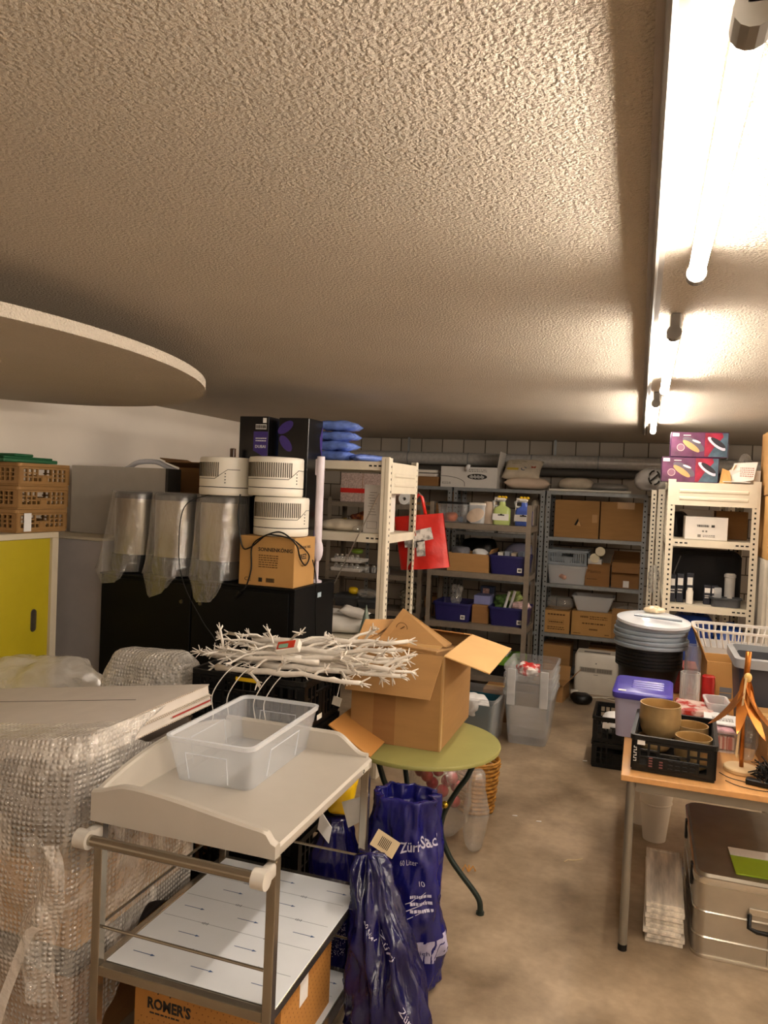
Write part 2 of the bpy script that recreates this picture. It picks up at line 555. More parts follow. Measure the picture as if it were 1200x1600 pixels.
# ================================================================ lamps
LAMP_W = mat('lamp_white', '#c9c4bb', 0.4)
LAMP_G = mat('lamp_grey', '#807b74', 0.5)
def tube_mat():
    m = bpy.data.materials.new('tube_glow'); m.use_nodes = True
    nt = m.node_tree; nt.nodes.remove(nt.nodes['Principled BSDF'])
    e = nt.nodes.new('ShaderNodeEmission'); e.inputs[0].default_value = (*TUBE_COL, 1); e.inputs[1].default_value = TUBE_POWER
    nt.links.new(e.outputs[0], nt.nodes['Material Output'].inputs['Surface'])
    return m
GLOW = tube_mat()
def lamp(x, y0, y1, label):  # builds the ceiling row and the added fill tubes alike
    t = T('fluorescent_lamp', label, 'lamp', (x, (y0 + y1) / 2, ZC), 0, 'fluorescent tubes along the ceiling track')
    z = 2.405
    B().box(x - 0.014, x + 0.022, y0 - 0.02, y1 + 0.02, z + 0.022, ZC - 0.001, 0.004).done('housing', LAMP_W, t, True)
    B().tube([(x, y0, z), (x, y1, z)], 0.019, 14).done('tube', GLOW, t, True, smooth=60)
    for ya, yb in ((y0 - 0.045, y0 + 0.004), (y1 - 0.004, y1 + 0.03)):
        m = B(); m.tube([(x, ya, z), (x, yb, z)], 0.0235, 14)
        m.box(x - 0.012, x + 0.02, ya, yb, z, ZC - 0.002, 0.004)
        m.done('socket', LAMP_G, t, True)
LN = ['fluorescent tube farthest behind the camera', 'fluorescent tube overhead just behind the camera', 'nearest and longest bright fluorescent tube at upper right',
      'middle fluorescent tube of the row seen beyond the nearest one', 'farthest short fluorescent tube close to the block wall']
for (x, a, b), l in zip(TUBES, LN): lamp(x, a, b, l)
for (x, a, b), l in zip(FILL_TUBES_RIGHT, ['added fill tube out of view on the right, nearest the camera', 'added fill tube out of view on the right, in the middle', 'added fill tube out of view on the right, toward the block wall']): lamp(x, a, b, l)
t = T('lamp_track', 'grey metal trunking rail under the ceiling carrying the fluorescent tubes', 'track', (0.05, 2.2, ZC))
B().sheet([(0.012, -3.4, ZC - 0.012), (0.052, -3.4, ZC - 0.012), (-0.022, 7.2, ZC - 0.012), (-0.062, 7.2, ZC - 0.012)], 0.024).done('rail', mat('track_metal', '#9a9186', 0.4, 0.3), t, True)
m = B(); m.tube([(0.03, -3.4, ZC - 0.031), (-0.042, 7.2, ZC - 0.031)], 0.007, 8)
m.done('cable_conduit', LAMP_G, t, True)

# duct along the back wall
t = T('ventilation_duct', 'long round galvanised duct running along the top of the block wall', 'duct', (-0.5, 8.42, 2.24))
m = B(); m.tube([(XL + .02, 8.42, 2.235), (XR - .02, 8.42, 2.235)], 0.07, 20)
m.done('pipe', mat('duct_metal', '#b9b5ae', 0.35, 0.15, var=0.1, vscale=30), t, True, smooth=40)
for k in range(9):
    xx = -3.3 + k * 0.7
    B().tube([(xx, 8.42, 2.235), (xx + 0.012, 8.42, 2.235)], 0.074, 20).done('seam_ring', GALV, t, True)
for xx in (-2.6, -0.95, 0.75):
    B().box(xx - .012, xx + .012, 8.41, 8.43, 2.30, ZC - .001).done('hanger_strap', GALV, t, True)
m = B(); m.tube([(XL + .02, 8.5, 2.12), (XR - .02, 8.5, 2.12)], 0.045, 12)
tag(m.done('dark_pipe', mat('dark_pipe', '#4b463f', 0.6), None, True, smooth=40, loc=(0, 8.5, 2.12)), 'thin dark pipe running just below the galvanised duct', 'pipe')

# ================================================================ generic builders
def scribble(b, x0, x1, z0, z1, y, rows, seed=0, h=None, off=0.0007):
    """rows of tiny printed bars on a -y face (illegible small print)"""
    rnd = random.Random(seed)
    dz = (z1 - z0) / rows
    for k in range(rows):
        z = z1 - dz * (k + 0.5); x = x0
        hh = h or dz * 0.42
        while x < x1 - 0.004:
            w = rnd.uniform(0.006, 0.02) * (x1 - x0) / 0.12
            b.box(x, min(x + w, x1), y - off, y, z - hh / 2, z + hh / 2)
            x += w + 0.004 * (x1 - x0) / 0.12

def carton(name, label, cat, loc, rz, w, d, h, m=None, flaps=None, tape=True, group=None, inner=None, sub=0.004):
    """cardboard box, origin at the centre of its base. flaps: None for closed, else {side: fold angle in degrees from upright outwards}"""
    m = m or CARD
    t = T(name, label, cat, loc, rz, group)
    if flaps is None:
        B().box(-w / 2, w / 2, -d / 2, d / 2, 0, h, 0.004, 2).done('body', m, t)
        if tape:
            b = B(); b.box(-w / 2 - 0.0006, w / 2 + 0.0006, -0.025, 0.025, h - 0.0005, h + 0.0008)
            b.done('tape', TAPE, t)
        return t
    B().shell(w, d, w, d, h, 0.005, 0).done('body', m, t)
    fl = min(w, d) / 2
    for s, ang in flaps.items():
        a, L = (R(ang[0]), ang[1]) if isinstance(ang, tuple) else (R(ang), fl)
        up, out = L * math.cos(a), L * math.sin(a)
        if s == 'front': p = [(-w / 2, -d / 2, h), (w / 2, -d / 2, h), (w / 2 - .006, -d / 2 - out, h + up), (-w / 2 + .006, -d / 2 - out, h + up)]
        if s == 'back': p = [(-w / 2, d / 2, h), (w / 2, d / 2, h), (w / 2 - .006, d / 2 + out, h + up), (-w / 2 + .006, d / 2 + out, h + up)]
        if s == 'left': p = [(-w / 2, -d / 2, h), (-w / 2, d / 2, h), (-w / 2 - out, d / 2 - .006, h + up), (-w / 2 - out, -d / 2 + .006, h + up)]
        if s == 'right': p = [(w / 2, -d / 2, h), (w / 2, d / 2, h), (w / 2 + out, d / 2 - .006, h + up), (w / 2 + out, -d / 2 + .006, h + up)]
        B().sheet(p, 0.005).done('flap', m, t)
    return t

def sticker(parent, w, h, loc, face='-y', m=None, name='sticker', roll=0.0):
    M = Matrix.Translation(loc) @ Euler(FACE[face]).to_matrix().to_4x4() @ Matrix.Rotation(roll, 4, 'Z')
    return B().prism([(-w / 2, -h / 2), (w / 2, -h / 2), (w / 2, h / 2), (-w / 2, h / 2)], 0.0008, M).done(name, m or LABELW, parent)

def barcode(parent, w, h, loc, face='-y', seed=1):
    rnd = random.Random(seed)
    M = Matrix.Translation(loc) @ Euler(FACE[face]).to_matrix().to_4x4()
    b = B(); x = -w / 2
    while x < w / 2 - 0.001:
        k = rnd.choice((0.02, 0.03, 0.05)) * w
        b.prism([(x, -h / 2), (min(x + k, w / 2), -h / 2), (min(x + k, w / 2), h / 2), (x, h / 2)], 0.0012, M)
        x += k + rnd.choice((0.025, 0.04)) * w
    o = b.done('barcode', INK, parent); o['kind'] = 'stuff'
    return o

def lattice(b, M, w, h, cols, rows, bar=0.008, th=0.008, skip=None):
    """flat grid of bars in local xy (w wide, h high, centred in x), thickness along local z"""
    def add(x0, x1, y0, y1):
        b.prism([(x0, y0), (x1, y0), (x1, y1), (x0, y1)], th, M)
    for k in range(rows + 1):
        y = (h - bar) * k / rows
        add(-w / 2, w / 2, y, y + bar)
    for k in range(cols + 1):
        x = -w / 2 + (w - bar) * k / cols
        for j in range(rows):
            if skip and skip(k, j, cols, rows): continue
            add(x, x + bar, (h - bar) * j / rows + bar, (h - bar) * (j + 1) / rows)

def crate(name, label, loc, rz, w, d, h, m, cols=14, rows=3, group=None, solid=0.35, handle=True, cat='crate', detail=True):
    """open plastic crate: floor, four slotted walls with corner posts and rim; handle holes in the short ends"""
    t = T(name, label, cat, loc, rz, group)
    th = 0.012
    B().box(-w / 2 + .004, w / 2 - .004, -d / 2 + .004, d / 2 - .004, 0, 0.012, 0.002).done('base', m, t)
    b = B()
    b.rloft([(w, d, h - 0.022, 0.015), (w + .012, d + .012, h - 0.018, 0.02), (w + .012, d + .012, h, 0.02), (w - .02, d - .02, h, 0.008), (w - .02, d - .02, h - .022, 0.008)], 3, cap0=False, cap1=False)
    b.loft([[(x, y, h - .022) for x, y in rr(w - .02, d - .02, .008, 3)], [(x, y, h - .022) for x, y in rr(w, d, .015, 3)]], False, False)
    b.done('rim', m, t)
    for (L, rot, off) in ((w, 0, d), (w, PI, d), (d, PI / 2, w), (d, -PI / 2, w)):
        M = Matrix.Rotation(rot, 4, 'Z') @ Matrix.Translation((0, -off / 2 + th, 0.0)) @ Matrix.Rotation(PI / 2, 4, 'X')
        b = B()
        n = max(4, int(cols * L / max(w, d)))
        lo = h * solid
        def P(x0, x1, y0, y1, tt=th): b.prism([(x0, y0), (x1, y0), (x1, y1), (x0, y1)], tt, M)
        P(-L / 2, L / 2, 0.012, 0.03)
        P(-L / 2, -L / 2 + .03, .03, h - .02); P(L / 2 - .03, L / 2, .03, h - .02)
        hh = h - .02
        top = hh - .012
        if handle:
            P(-L / 2 + .03, L / 2 - .03, hh - .012, hh)
            top = hh - .012
        for k in range(n + 1):
            x = -L / 2 + .03 + (L - .06) * k / n
            skip = handle and abs(x) < 0.055
            P(x - .005, x + .005, .03, (top - .035) if skip else top)
        for j in range(1, rows):
            y = .03 + (top - .03) * j / rows
            if handle and y > top - .04:
                P(-L / 2 + .03, -.06, y - .004, y + .004, th * .7); P(.06, L / 2 - .03, y - .004, y + .004, th * .7)
            else: P(-L / 2 + .03, L / 2 - .03, y - .004, y + .004, th * .7)
        if handle: P(-.065, .065, top - .042, top - .034)
        P(-.028, .028, 0.03, top - 0.045, th * .8)
        b.done('side_wall', m, t)
    return t

def tub(name, label, cat, loc, rz, w, d, h, m, taper=0.86, rc=0.03, lip=0.012, t=0.003, group=None, liph=0.012, part=None):
    o = T(name, label, cat, loc, rz, group)
    b = B(); b.shell(w * taper, d * taper, w - 2 * lip, d - 2 * lip, h, t, rc, lip, liph)
    b.done(part or 'body', m, o, smooth=40)
    return o

def blob(name, m, w, d, h, amp=0.02, scale=6, seed=0, parent=None, squash=0.55, seg=28, rings=18, loc=None, name_top=None):
    """lumpy closed bag-like shape sitting on z = 0"""
    b = B(); loops = []
    for j in range(rings + 1):
        ph = PI * j / rings
        z = (1 - math.cos(ph)) / 2
        k = max(1e-3, math.sin(ph)) ** squash
        lp = []
        for i in range(seg):
            a = 2 * PI * i / seg
            p = Vector((math.cos(a) * w / 2 * k, math.sin(a) * d / 2 * k, z * h))
            n = noise.noise(p * scale + Vector((seed * 3.7, seed, 0))) + .5 * noise.noise(p * scale * 2.4 + Vector((seed, 5, seed)))
            q = p + Vector((math.cos(a), math.sin(a), 0.6 * (z - .3))) * n * amp
            q.z = max(q.z, 0.0)
            lp.append(tuple(q))
        loops.append(lp)
    b.loft(loops)
    return b.done(name, m, parent, smooth=True, loc=loc)

def cord(name, label, pts, r, m=None, cat='cable', smoothn=8):
    """a bent cable through the points (Catmull-Rom)"""
    P = [Vector(p) for p in pts]; out = []
    for i in range(len(P) - 1):
        p0, p1, p2, p3 = P[max(i - 1, 0)], P[i], P[i + 1], P[min(i + 2, len(P) - 1)]
        for k in range(smoothn):
            t = k / smoothn
            out.append(0.5 * ((2 * p1) + (-p0 + p2) * t + (2 * p0 - 5 * p1 + 4 * p2 - p3) * t * t + (-p0 + 3 * p1 - 3 * p2 + p3) * t ** 3))
    out.append(P[-1])
    c = sum(out, Vector()) / len(out)
    b = B(); b.tube(out, r, 6)
    o = b.done(name, m or BLACK, None, True, smooth=True, loc=tuple(c))
    if label: tag(o, label, cat)
    return o

def post_mesh(b, x, y, H, sx, sy, w=0.04, pitch=0.05, holes='xy', hw=0.006, hh=0.014):
    """L-angle post standing at corner (x, y); flanges run towards sx, sy; dark slots on the outer faces (material index 1)"""
    b.mi = 0
    x0, x1 = sorted((x, x + sx * w)); y0, y1 = sorted((y, y + sy * w))
    b.box(x0, x1, y - .0015, y + .0015, 0, H)
    b.box(x - .0015, x + .0015, y0, y1, 0, H)
    b.mi = 1
    n = int(H / pitch)
    for k in range(1, n):
        z = k * pitch
        if 'x' in holes:
            for s in (-1, 1):
                b.box(x + sx * w * .55 - hw, x + sx * w * .55 + hw, y + s * .0014, y + s * .0022, z - hh / 2, z + hh / 2)
        if 'y' in holes:
            for s in (-1, 1):
                b.box(x + s * .0014, x + s * .0022, y + sy * w * .55 - hw, y + sy * w * .55 + hw, z - hh / 2, z + hh / 2)
    b.mi = 0

def rack(name, label, x0, x1, y0, y1, levels, H, m, sh=0.035, pitch=0.05, group=None, holes='xy', w=0.04, gusset=False, brace=False, slots=False):
    """shelving rack: four slotted posts and one shelf part per level (z of the upper surface)"""
    t = T(name, label, 'shelf rack', ((x0 + x1) / 2, (y0 + y1) / 2, 0), 0, group)
    for x, y, sx, sy in ((x0, y0, 1, 1), (x1, y0, -1, 1), (x0, y1, 1, -1), (x1, y1, -1, -1)):
        b = B(); post_mesh(b, x, y, H, sx, sy, w, pitch, holes)
        b.done('post', [m, HOLE], t, True)
    for z in levels:
        b = B()
        e = 0.002
        X0, X1, Y0, Y1 = x0 + e, x1 - e, y0 + e, y1 - e
        b.box(X0, X1, Y0, Y1, z - 0.004, z)
        for yy in (Y0, Y1): b.box(X0, X1, yy - .002, yy + .002, z - sh, z)
        for xx in (X0, X1): b.box(xx - .002, xx + .002, Y0, Y1, z - sh, z)
        if slots:
            b.mi = 1
            for s0 in (X0 + .06, X1 - .14):
                for k in range(3): b.box(s0 + k * .032, s0 + k * .032 + .02, Y0 - .003, Y0 - .0021, z - sh * .5 - .005, z - sh * .5 + .005)
            b.mi = 0
        b.done('shelf', [m, HOLE], t, True)
    if brace:
        for xx in (x0, x1):
            B().cyl((xx, y0, levels[-1] - .05), (xx, y1, levels[-2]), 0.004, 6).done('brace', m, t, True)
    return t

def end_panel(t, M, w, h, m):
    """pressed sheet-steel panel with two long ribs, local xy plane"""
    b = B()
    b.prism([(-w / 2, 0), (w / 2, 0), (w / 2, h), (-w / 2, h)], 0.002, M)
    for y in (h * .3, h * .62):
        M2 = M @ Matrix.Translation((0, y, 0.002))
        b.loft([[M2 @ Vector(p) for p in ((-w * .4, -.014, 0), (w * .4, -.014, 0), (w * .4, .014, 0), (-w * .4, .014, 0))],
                [M2 @ Vector(p) for p in ((-w * .39, -.006, .007), (w * .39, -.006, .007), (w * .39, .006, .007), (-w * .39, .006, .007))]])
    b.done('end_panel', m, t, True)

# ================================================================ far left: cabinets
YEL = mat('yellow_door', '#b3a112', 0.5, var=0.02)
t = T('sliding_door_cabinet', 'beige cabinet with a yellow sliding door and oval finger pull', 'cabinet', (-3.58, 2.9, 0))
B().box(-3.88, -3.34, 2.1, 3.74, 0.0, 0.06).done('plinth', GREYPANEL, t, True)
BEI = mat('beige_melamine', '#c9bda4', 0.5, var=0.02)
B().box(-3.88, -3.36, 2.1, 2.12, 0.06, 1.48).done('side_panel', BEI, t, True)
B().box(-3.88, -3.335, 3.69, 3.74, 0.06, 1.48, .002).done('side_panel', BEI, t, True)
B().box(-3.88, -3.335, 2.1, 3.74, 1.48, 1.515, .003).done('top_panel', BEI, t, True)
B().box(-3.88, -3.86, 2.12, 3.69, 0.06, 1.48).done('back_panel', BEI, t, True)
d = B().box(-3.375, -3.355, 2.75, 3.69, 0.06, 1.478).done('door', YEL, t, True)
b = B(); M = Matrix.Translation((-3.3545, 3.575, 1.0)) @ Euler(FACE['+x']).to_matrix().to_4x4()
b.loft([[M @ Vector((x, y, 0)) for x, y in rr(.045, .135, .022, 5)], [M @ Vector((x, y, .004)) for x, y in rr(.04, .13, .02, 5)],
        [M @ Vector((x, y, .003)) for x, y in rr(.026, .112, .013, 5)], [M @ Vector((x, y, .0005)) for x, y in rr(.024, .11, .012, 5)]])
b.done('finger_pull', mat('pull_metal', '#6b6354', 0.35, 0.7), d, True, smooth=40)
B().box(-3.395, -3.38, 2.12, 2.85, 0.06, 1.478).done('door', YEL, t, True)

BRC = mat('brown_crate_plastic', '#96703f', 0.6, var=0.08)
c1 = None
CR = ['brown slotted crate at the bottom of its stack, white sheet of paper on it', 'brown slotted crate in the middle of its stack of brown ones', 'brown slotted crate topmost of its stack, a green crate on it']
for k in range(3):
    lo = (-3.60, 3.62 + .005 * k, 1.516 + .134 * k)
    if c1 is None:
        c1 = crate('slotted_crate', CR[0], lo, PI / 2, 0.40, 0.50, 0.133, BRC, cols=12, rows=3, group='brown crates on the yellow cabinet')
        o = c1
    else:
        o = clone(c1, lo, PI / 2, CR[k])
    for sx in (-1,):
        pass
b = B(); b.box(-3.345, -3.3425, 3.47, 3.525, 1.525, 1.63)
o = tag(b.done('paper_sheet', PAPER, None, True, loc=(-3.344, 3.5, 1.575)), 'white printed sheet fixed to the end of the lowest brown crate', 'paper')
GRN = mat('green_crate_plastic', '#1d5a35', 0.55, var=0.08)
t = T('folded_crate', 'dark green folded crate lying on the topmost brown crate', 'crate', (-3.62, 3.55, 1.919))
b = B(); b.box(-3.82, -3.36, 3.33, 3.74, 1.919, 1.94, .004); b.done('base', GRN, t, True)
B().box(-3.80, -3.38, 3.35, 3.72, 1.94, 1.952, .004).done('folded_side', GRN, t, True)
B().box(-3.66, -3.37, 3.42, 3.56, 1.952, 1.968, .006).done('catch', GRN, t, True)

t = T('metal_cabinet', 'grey steel cabinet standing between the yellow and the black cabinets', 'cabinet', (-3.5, 4.3, 0))
GSIDE = mat('grey_lilac_panel', '#a9a3a0', 0.5, var=0.03)
B().box(-3.78, -3.24, 4.02, 4.58, 0, 1.45, .003).done('body', GSIDE, t, True)
B().box(-3.79, -3.235, 4.01, 4.585, 1.45, 1.468, .002).done('top_panel', BEI, t, True)
t = T('wide_cabinet', 'wide grey cupboard unit resting on the grey cabinet behind the wrapped bins', 'cupboard', (-3.35, 4.37, 1.469))
B().box(-3.745, -2.985, 4.30, 4.44, 1.469, 1.93, .003).done('body', GREYPANEL, t, True)
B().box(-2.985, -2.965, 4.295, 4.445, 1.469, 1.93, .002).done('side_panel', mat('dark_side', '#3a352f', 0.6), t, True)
t = carton('cardboard_box', 'long brown cardboard box lying on top behind the grey cabinet', 'box', (-2.84, 4.86, 1.75), 0, .60, .36, .20, CARD_D, flaps={'front': 80, 'left': 70})
t2 = T('wall_shelf_unit', 'dark low cupboard mostly hidden behind the grey cabinet and bins', 'cupboard', (-3.1, 4.86, 0))
B().box(-3.7, -2.53, 4.62, 5.1, 0, 1.748, .004).done('body', BLACK_M, t2, True)
b = B(); pts = [(-3.68 + .53 * k / 14, 4.72 + .02 * math.sin(k), 1.90 + .085 * math.sin(PI * k / 14)) for k in range(15)]
b.tube(pts, 0.018, 10)
tag(b.done('plastic_tube', film('tube_film', '#dfe2ee', .5, .2, .3), None, True, smooth=True, loc=(-3.4, 4.72, 1.95)), 'curved clear plastic tube lying over the grey cabinet', 'tube')
B_ = B(); B_.box(-3.72, -3.12, 4.64, 4.86, 1.75, 1.88); tag(B_.done('flat_carton', CARD_D, None, True, loc=(-3.4, 4.75, 1.75)), 'low brown carton under the curved clear tube', 'box')

# ---- black cabinet with everything on it
t = T('black_cabinet', 'low black steel cabinet carrying the wrapped bins and the fan cartons', 'cabinet', (-2.53, 4.25, 0))
B().box(-3.2, -1.865, 3.97, 4.55, 0.0, 1.25, .004).done('body', BLACK_M, t, True)
B().box(-3.205, -1.86, 3.955, 4.555, 1.25, 1.263, .003).done('top_panel', BLACK_M, t, True)
BKD = mat('black_door', '#070708', 0.5, var=.1, spec=.2)
for xa, xb in ((-3.19, -2.545), (-2.535, -1.9)):
    dd = B().box(xa, xb, 3.958, 3.969, .05, 1.235, .002).done('door', BKD, t, True)
    b = B(); b.tube([((xa if xa > -2.6 else xb) + (.06 if xa > -2.6 else -.06), 3.958, 1.13), ((xa if xa > -2.6 else xb) + (.06 if xa > -2.6 else -.06), 3.948, 1.13)], .012, 12)
    b.done('lock', mat('lock_metal', '#5a5750', .3, .8), dd, True)
sticker(t, .055, .03, (-1.858 + 2.53, 4.30 - 4.25, 1.195), '+x', mat('pale_blue_label', '#a9bcc8', .4))

BINM = mat('brushed_steel', '#a39b8c', 0.33, 0.85, var=.03, vscale=40, stretch=(1, 1, 30))
def wrapped_bin(x, y, label, seed, spread):
    t = T('pedal_bin', label, 'bin', (x, y, 1.264))
    B().rloft([(.25, .23, 0, .08), (.265, .245, .03, .08), (.265, .245, .115, .08)], 5).done('base', BLACK, t, smooth=40)
    B().rloft([(.25, .23, .115, .08), (.25, .23, .465, .08)], 5).done('body', BINM, t, smooth=40)
    B().rloft([(.256, .236, .465, .08), (.256, .236, .492, .08), (.235, .215, .508, .07)], 5).done('lid', DARKG, t, smooth=40)
    return t
def bin_bag(t, seed, lean, drop):
    """clear bag pulled over a bin; its front edge hangs down over the cabinet edge"""
    b = B(); loops = []
    rnd = random.Random(seed)
    Zs = [.516, .514, .492, .42, .34, .25, .16, .08, .012]
    base = rr(.272, .252, .085, 11)
    for j, z in enumerate(Zs):
        u = j / (len(Zs) - 1)
        lp = []
        for i, (px, py) in enumerate(base):
            a = math.atan2(py, px)
            k = (1.0 if j else .72) + .08 * u * u
            q = Vector((px * k, py * k, z))
            w = noise.noise(Vector((math.cos(a) * 3 + seed, math.sin(a) * 3, z * 3)))
            q += Vector((math.cos(a), math.sin(a), 0)) * (.006 + max(0, w) * .035 * u)
            q.x = max(-.2, min(.2, q.x + lean * u * u))
            if py < -.06: q.y -= .055 * u * u
            q.x = max(-.168, min(.168, q.x)) if lean == 0 else q.x
            lp.append(tuple(q))
        loops.append(lp)
    last = loops[-1]
    for s_ in (.33, .66, 1.0):
        lp = []
        for i, (px, py) in enumerate(base):
            q = Vector(last[i])
            f = max(0.0, min(1.0, (-q.y - .184) / .004))
            pk = max(0.0, 1 - abs(q.x - drop[1]) / .17)
            lp.append((q.x * (1 - .25 * f * s_), q.y - .006 * f, q.z - f * s_ * (.03 + pk * drop[0]) - (.012 * rnd.random() * f if s_ == 1 else 0)))
        loops.append(lp)
    b.loft(loops, True, False)
    b.done('plastic_cover', BAGFILM, t, smooth=True)
for x, lb, sd, ln, dr in ((-3.075, 'leftmost steel pedal bin wrapped in a crinkled clear bag', 3, -.06, (.05, -.08)),
                          (-2.775, 'middle steel pedal bin wrapped in a clear bag hanging down in a point', 8, 0, (.13, -.03)),
                          (-2.45, 'steel pedal bin in clear bag with a round white air cooler on its lid', 5, 0, (.15, .0))):
    bin_bag(wrapped_bin(x, 4.14, lb, sd, 0), sd, ln, dr)

COOL = mat('cooler_white', '#e6dfd0', 0.35, var=.02)
def cooler(x, y, z, rz, label):
    t = T('air_cooler', label, 'air cooler', (x, y, z), rz, 'round white air coolers')
    r = .163
    B().lathe([(r * .97, 0), (r, .008), (r, .042), (r * .985, .045)], seg=40).done('base', COOL, t, smooth=40)
    B().lathe([(r * .975, .0452), (r * .975, .05)], seg=40).done('seam', BLACK, t)
    B().lathe([(r, .05), (r, .19), (r * 1.0, .215), (r * .97, .226), (r * .8, .230), (r * .3, .224)], seg=48).done('body', COOL, t, smooth=40)
    b = B()
    for k in range(26):
        a = R(222 + k * 4.6)
        ca, sa = math.cos(a), math.sin(a)
        b.cbox((ca * (r + .0006), sa * (r + .0006), .152), (.004, .0055, .085), Matrix.Rotation(a, 3, 'Z'))
    g = b.done('grille', mat('grille_slot', '#564d40', .8), t)
    b = B()
    pts = []
    for k in range(41):
        a = R(207 + k * 4.4)
        zz = .098 if 200 < math.degrees(a) < 325 else .098
        pts.append((math.cos(a) * (r + .001), math.sin(a) * (r + .001), .098 + (.0 if k < 28 else min(1, (k - 28) / 6) * .055)))
    b.tube(pts, .0016, 5)
    b.done('trim_line', BLACK, t)
    for k in range(4):
        a = R(352)
        B().sph((math.cos(a) * r, math.sin(a) * r, .075 + .018 * k), .004, seg=8, rings=6).done('button', DARKG, t)
    return t
ac = cooler(-2.43, 4.13, 1.778, R(-55), 'round white air cooler standing alone on the third wrapped bin')
clone(ac, (-2.055, 4.14, 1.556), R(0), 'round white air cooler standing on the open-fan carton, another on top')
clone(ac, (-2.095, 4.13, 1.788), R(-8), 'round white air cooler stacked on top of another one')
B().box(-2.47, -2.44, 4.22, 4.25, 2.005, 2.07, .004).done('small_bottle', mat('brown_glass', '#4a3426', .3), None, True, loc=(-2.455, 4.235, 2.005))
o = bpy.data.objects['small_bottle']; tag(o, 'little dark box standing on the leftmost air cooler', 'box')

t = carton('fan_carton', 'orange-brown fan carton with black print on the black cabinet', 'box', (-2.06, 4.12, 1.264), 0, .355, .285, .288, CARD_O)
w2, d2 = .355 / 2, .285 / 2
txt(t, 'SONNENKÖNIG', .030, (-.055, -d2 - .0003, .212), '-y', bold=.0006, name='brand_lettering')
b = B(); scribble(b, -.05, .075, .105, .185, -d2, 6, 3); o = b.done('small_print', mat('brown_ink', '#5a3b17', .8), t); o['kind'] = 'stuff'
txt(t, 'CE', .03, (-.14, -d2 - .0003, .035), '-y', name='mark_lettering', sx=1.2)
sticker(t, .024, .024, (-.035, -d2 - .0003, .036), '-y', INK, 'printed_square')
barcode(t, .055, .024, (.03, -d2 - .0003, .036), '-y', 4)
txt(t, 'SONNENKÖNIG', .024, (w2 + .0003, -.10, .23), '+x', name='brand_lettering')
txt(t, 'BREEZ', .042, (w2 + .0003, -.075, .175), '+x', name='model_lettering', bold=.001, sx=.8)

FANB = mat('black_gloss_card', '#0d0c0e', 0.22, var=.1)
PURP = mat('purple_print', '#3c2a78', 0.3, var=.05)
t = carton('fan_box', 'tall glossy black fan box with a purple label, the left one', 'box', (-2.355, 4.42, 1.264), 0, .205, .22, 1.015, FANB, tape=False)
b = B(); M = Matrix.Translation((.0, -.1102, .80)) @ Euler(FACE['-y']).to_matrix().to_4x4()
b.prism([(.0, .0), (.1, -.05), (.1, .12), (.0, .12)], .0008, M); b.done('purple_label', PURP, t)
txt(t, 'DUBAI', .026, (.012, -.1112, .825), '-y', LABELW, name='lettering')
sticker(t, .075, .03, (.05, -.1108, .95), '-y', LABELW); barcode(t, .07, .022, (.05, -.1116, .95), '-y', 9)
sticker(t, .025, .03, (.075, -.1108, .99), '-y', LABELW, 'code_sticker')
b = B(); scribble(b, .015, .09, .855, .885, -.111, 2, 5); b.done('small_print', LABELW, t)['kind'] = 'stuff'
t = carton('fan_box', 'tall glossy black fan box with purple petals, the right one', 'box', (-2.09, 4.44, 1.264), 0, .205, .22, 1.01, FANB, tape=False)
for (cx, cz, rot) in ((-.055, .95, R(35)), (-.05, .85, R(-50))):
    b = B(); M = Matrix.Translation((cx, -.1103, cz)) @ Euler(FACE['-y']).to_matrix().to_4x4() @ Matrix.Rotation(rot, 4, 'Z')
    b.prism([(.06 * math.cos(a) if abs(math.cos(a)) < .99 else .06 * math.cos(a), .03 * math.sin(a)) for a in [2 * PI * k / 20 for k in range(20)]], .0008, M)
    b.done('petal_print', PURP, t)
b = B(); M = Matrix.Translation((.1028, .075, .78)) @ Euler(FACE['+x']).to_matrix().to_4x4()
b.prism([(.03, .0), (.03, .2), (-.01, .12), (.0, .05)], .0008, M); b.done('petal_print', PURP, t)
b = B(); M = Matrix.Translation((.1028, .04, .2)) @ Euler(FACE['+x']).to_matrix().to_4x4()
b.prism([(-.01, .0), (.06, .0), (.06, .14), (-.01, .11)], .0008, M); b.done('purple_label', PURP, t)
for k, zz in enumerate((.32, .285, .25)): txt(t, 'I I I', .02, (.104, .04, zz), '+x', LABELW)

t = T('led_tube_lamp', 'slim white tube lamp with rounded foot standing beside the black fan box', 'lamp', (-1.898, 4.335, 1.264))
LILAC = mat('tube_lamp_white', '#ddd3dc', .3)
b = B(); b.cyl((0, 0, .16), (0, 0, .775), .024, 16); b.done('tube', LILAC, t, smooth=40)
b = B(); b.cyl((0, 0, .765), (0, 0, .778), .02, 16); b.done('end_cap', DARKG, t)
b = B(); b.sph((0, 0, .20), .036, .03, .075); b.done('bulb_head', LILAC, t, smooth=True)
b = B(); b.lathe([(.034, 0), (.034, .012), (.012, .02), (.012, .16)], seg=20); b.done('foot', LILAC, t, smooth=40)
b = B(); b.box(-.034, -.018, -.008, .008, .66, .76, .004); b.done('clip', LILAC, t)

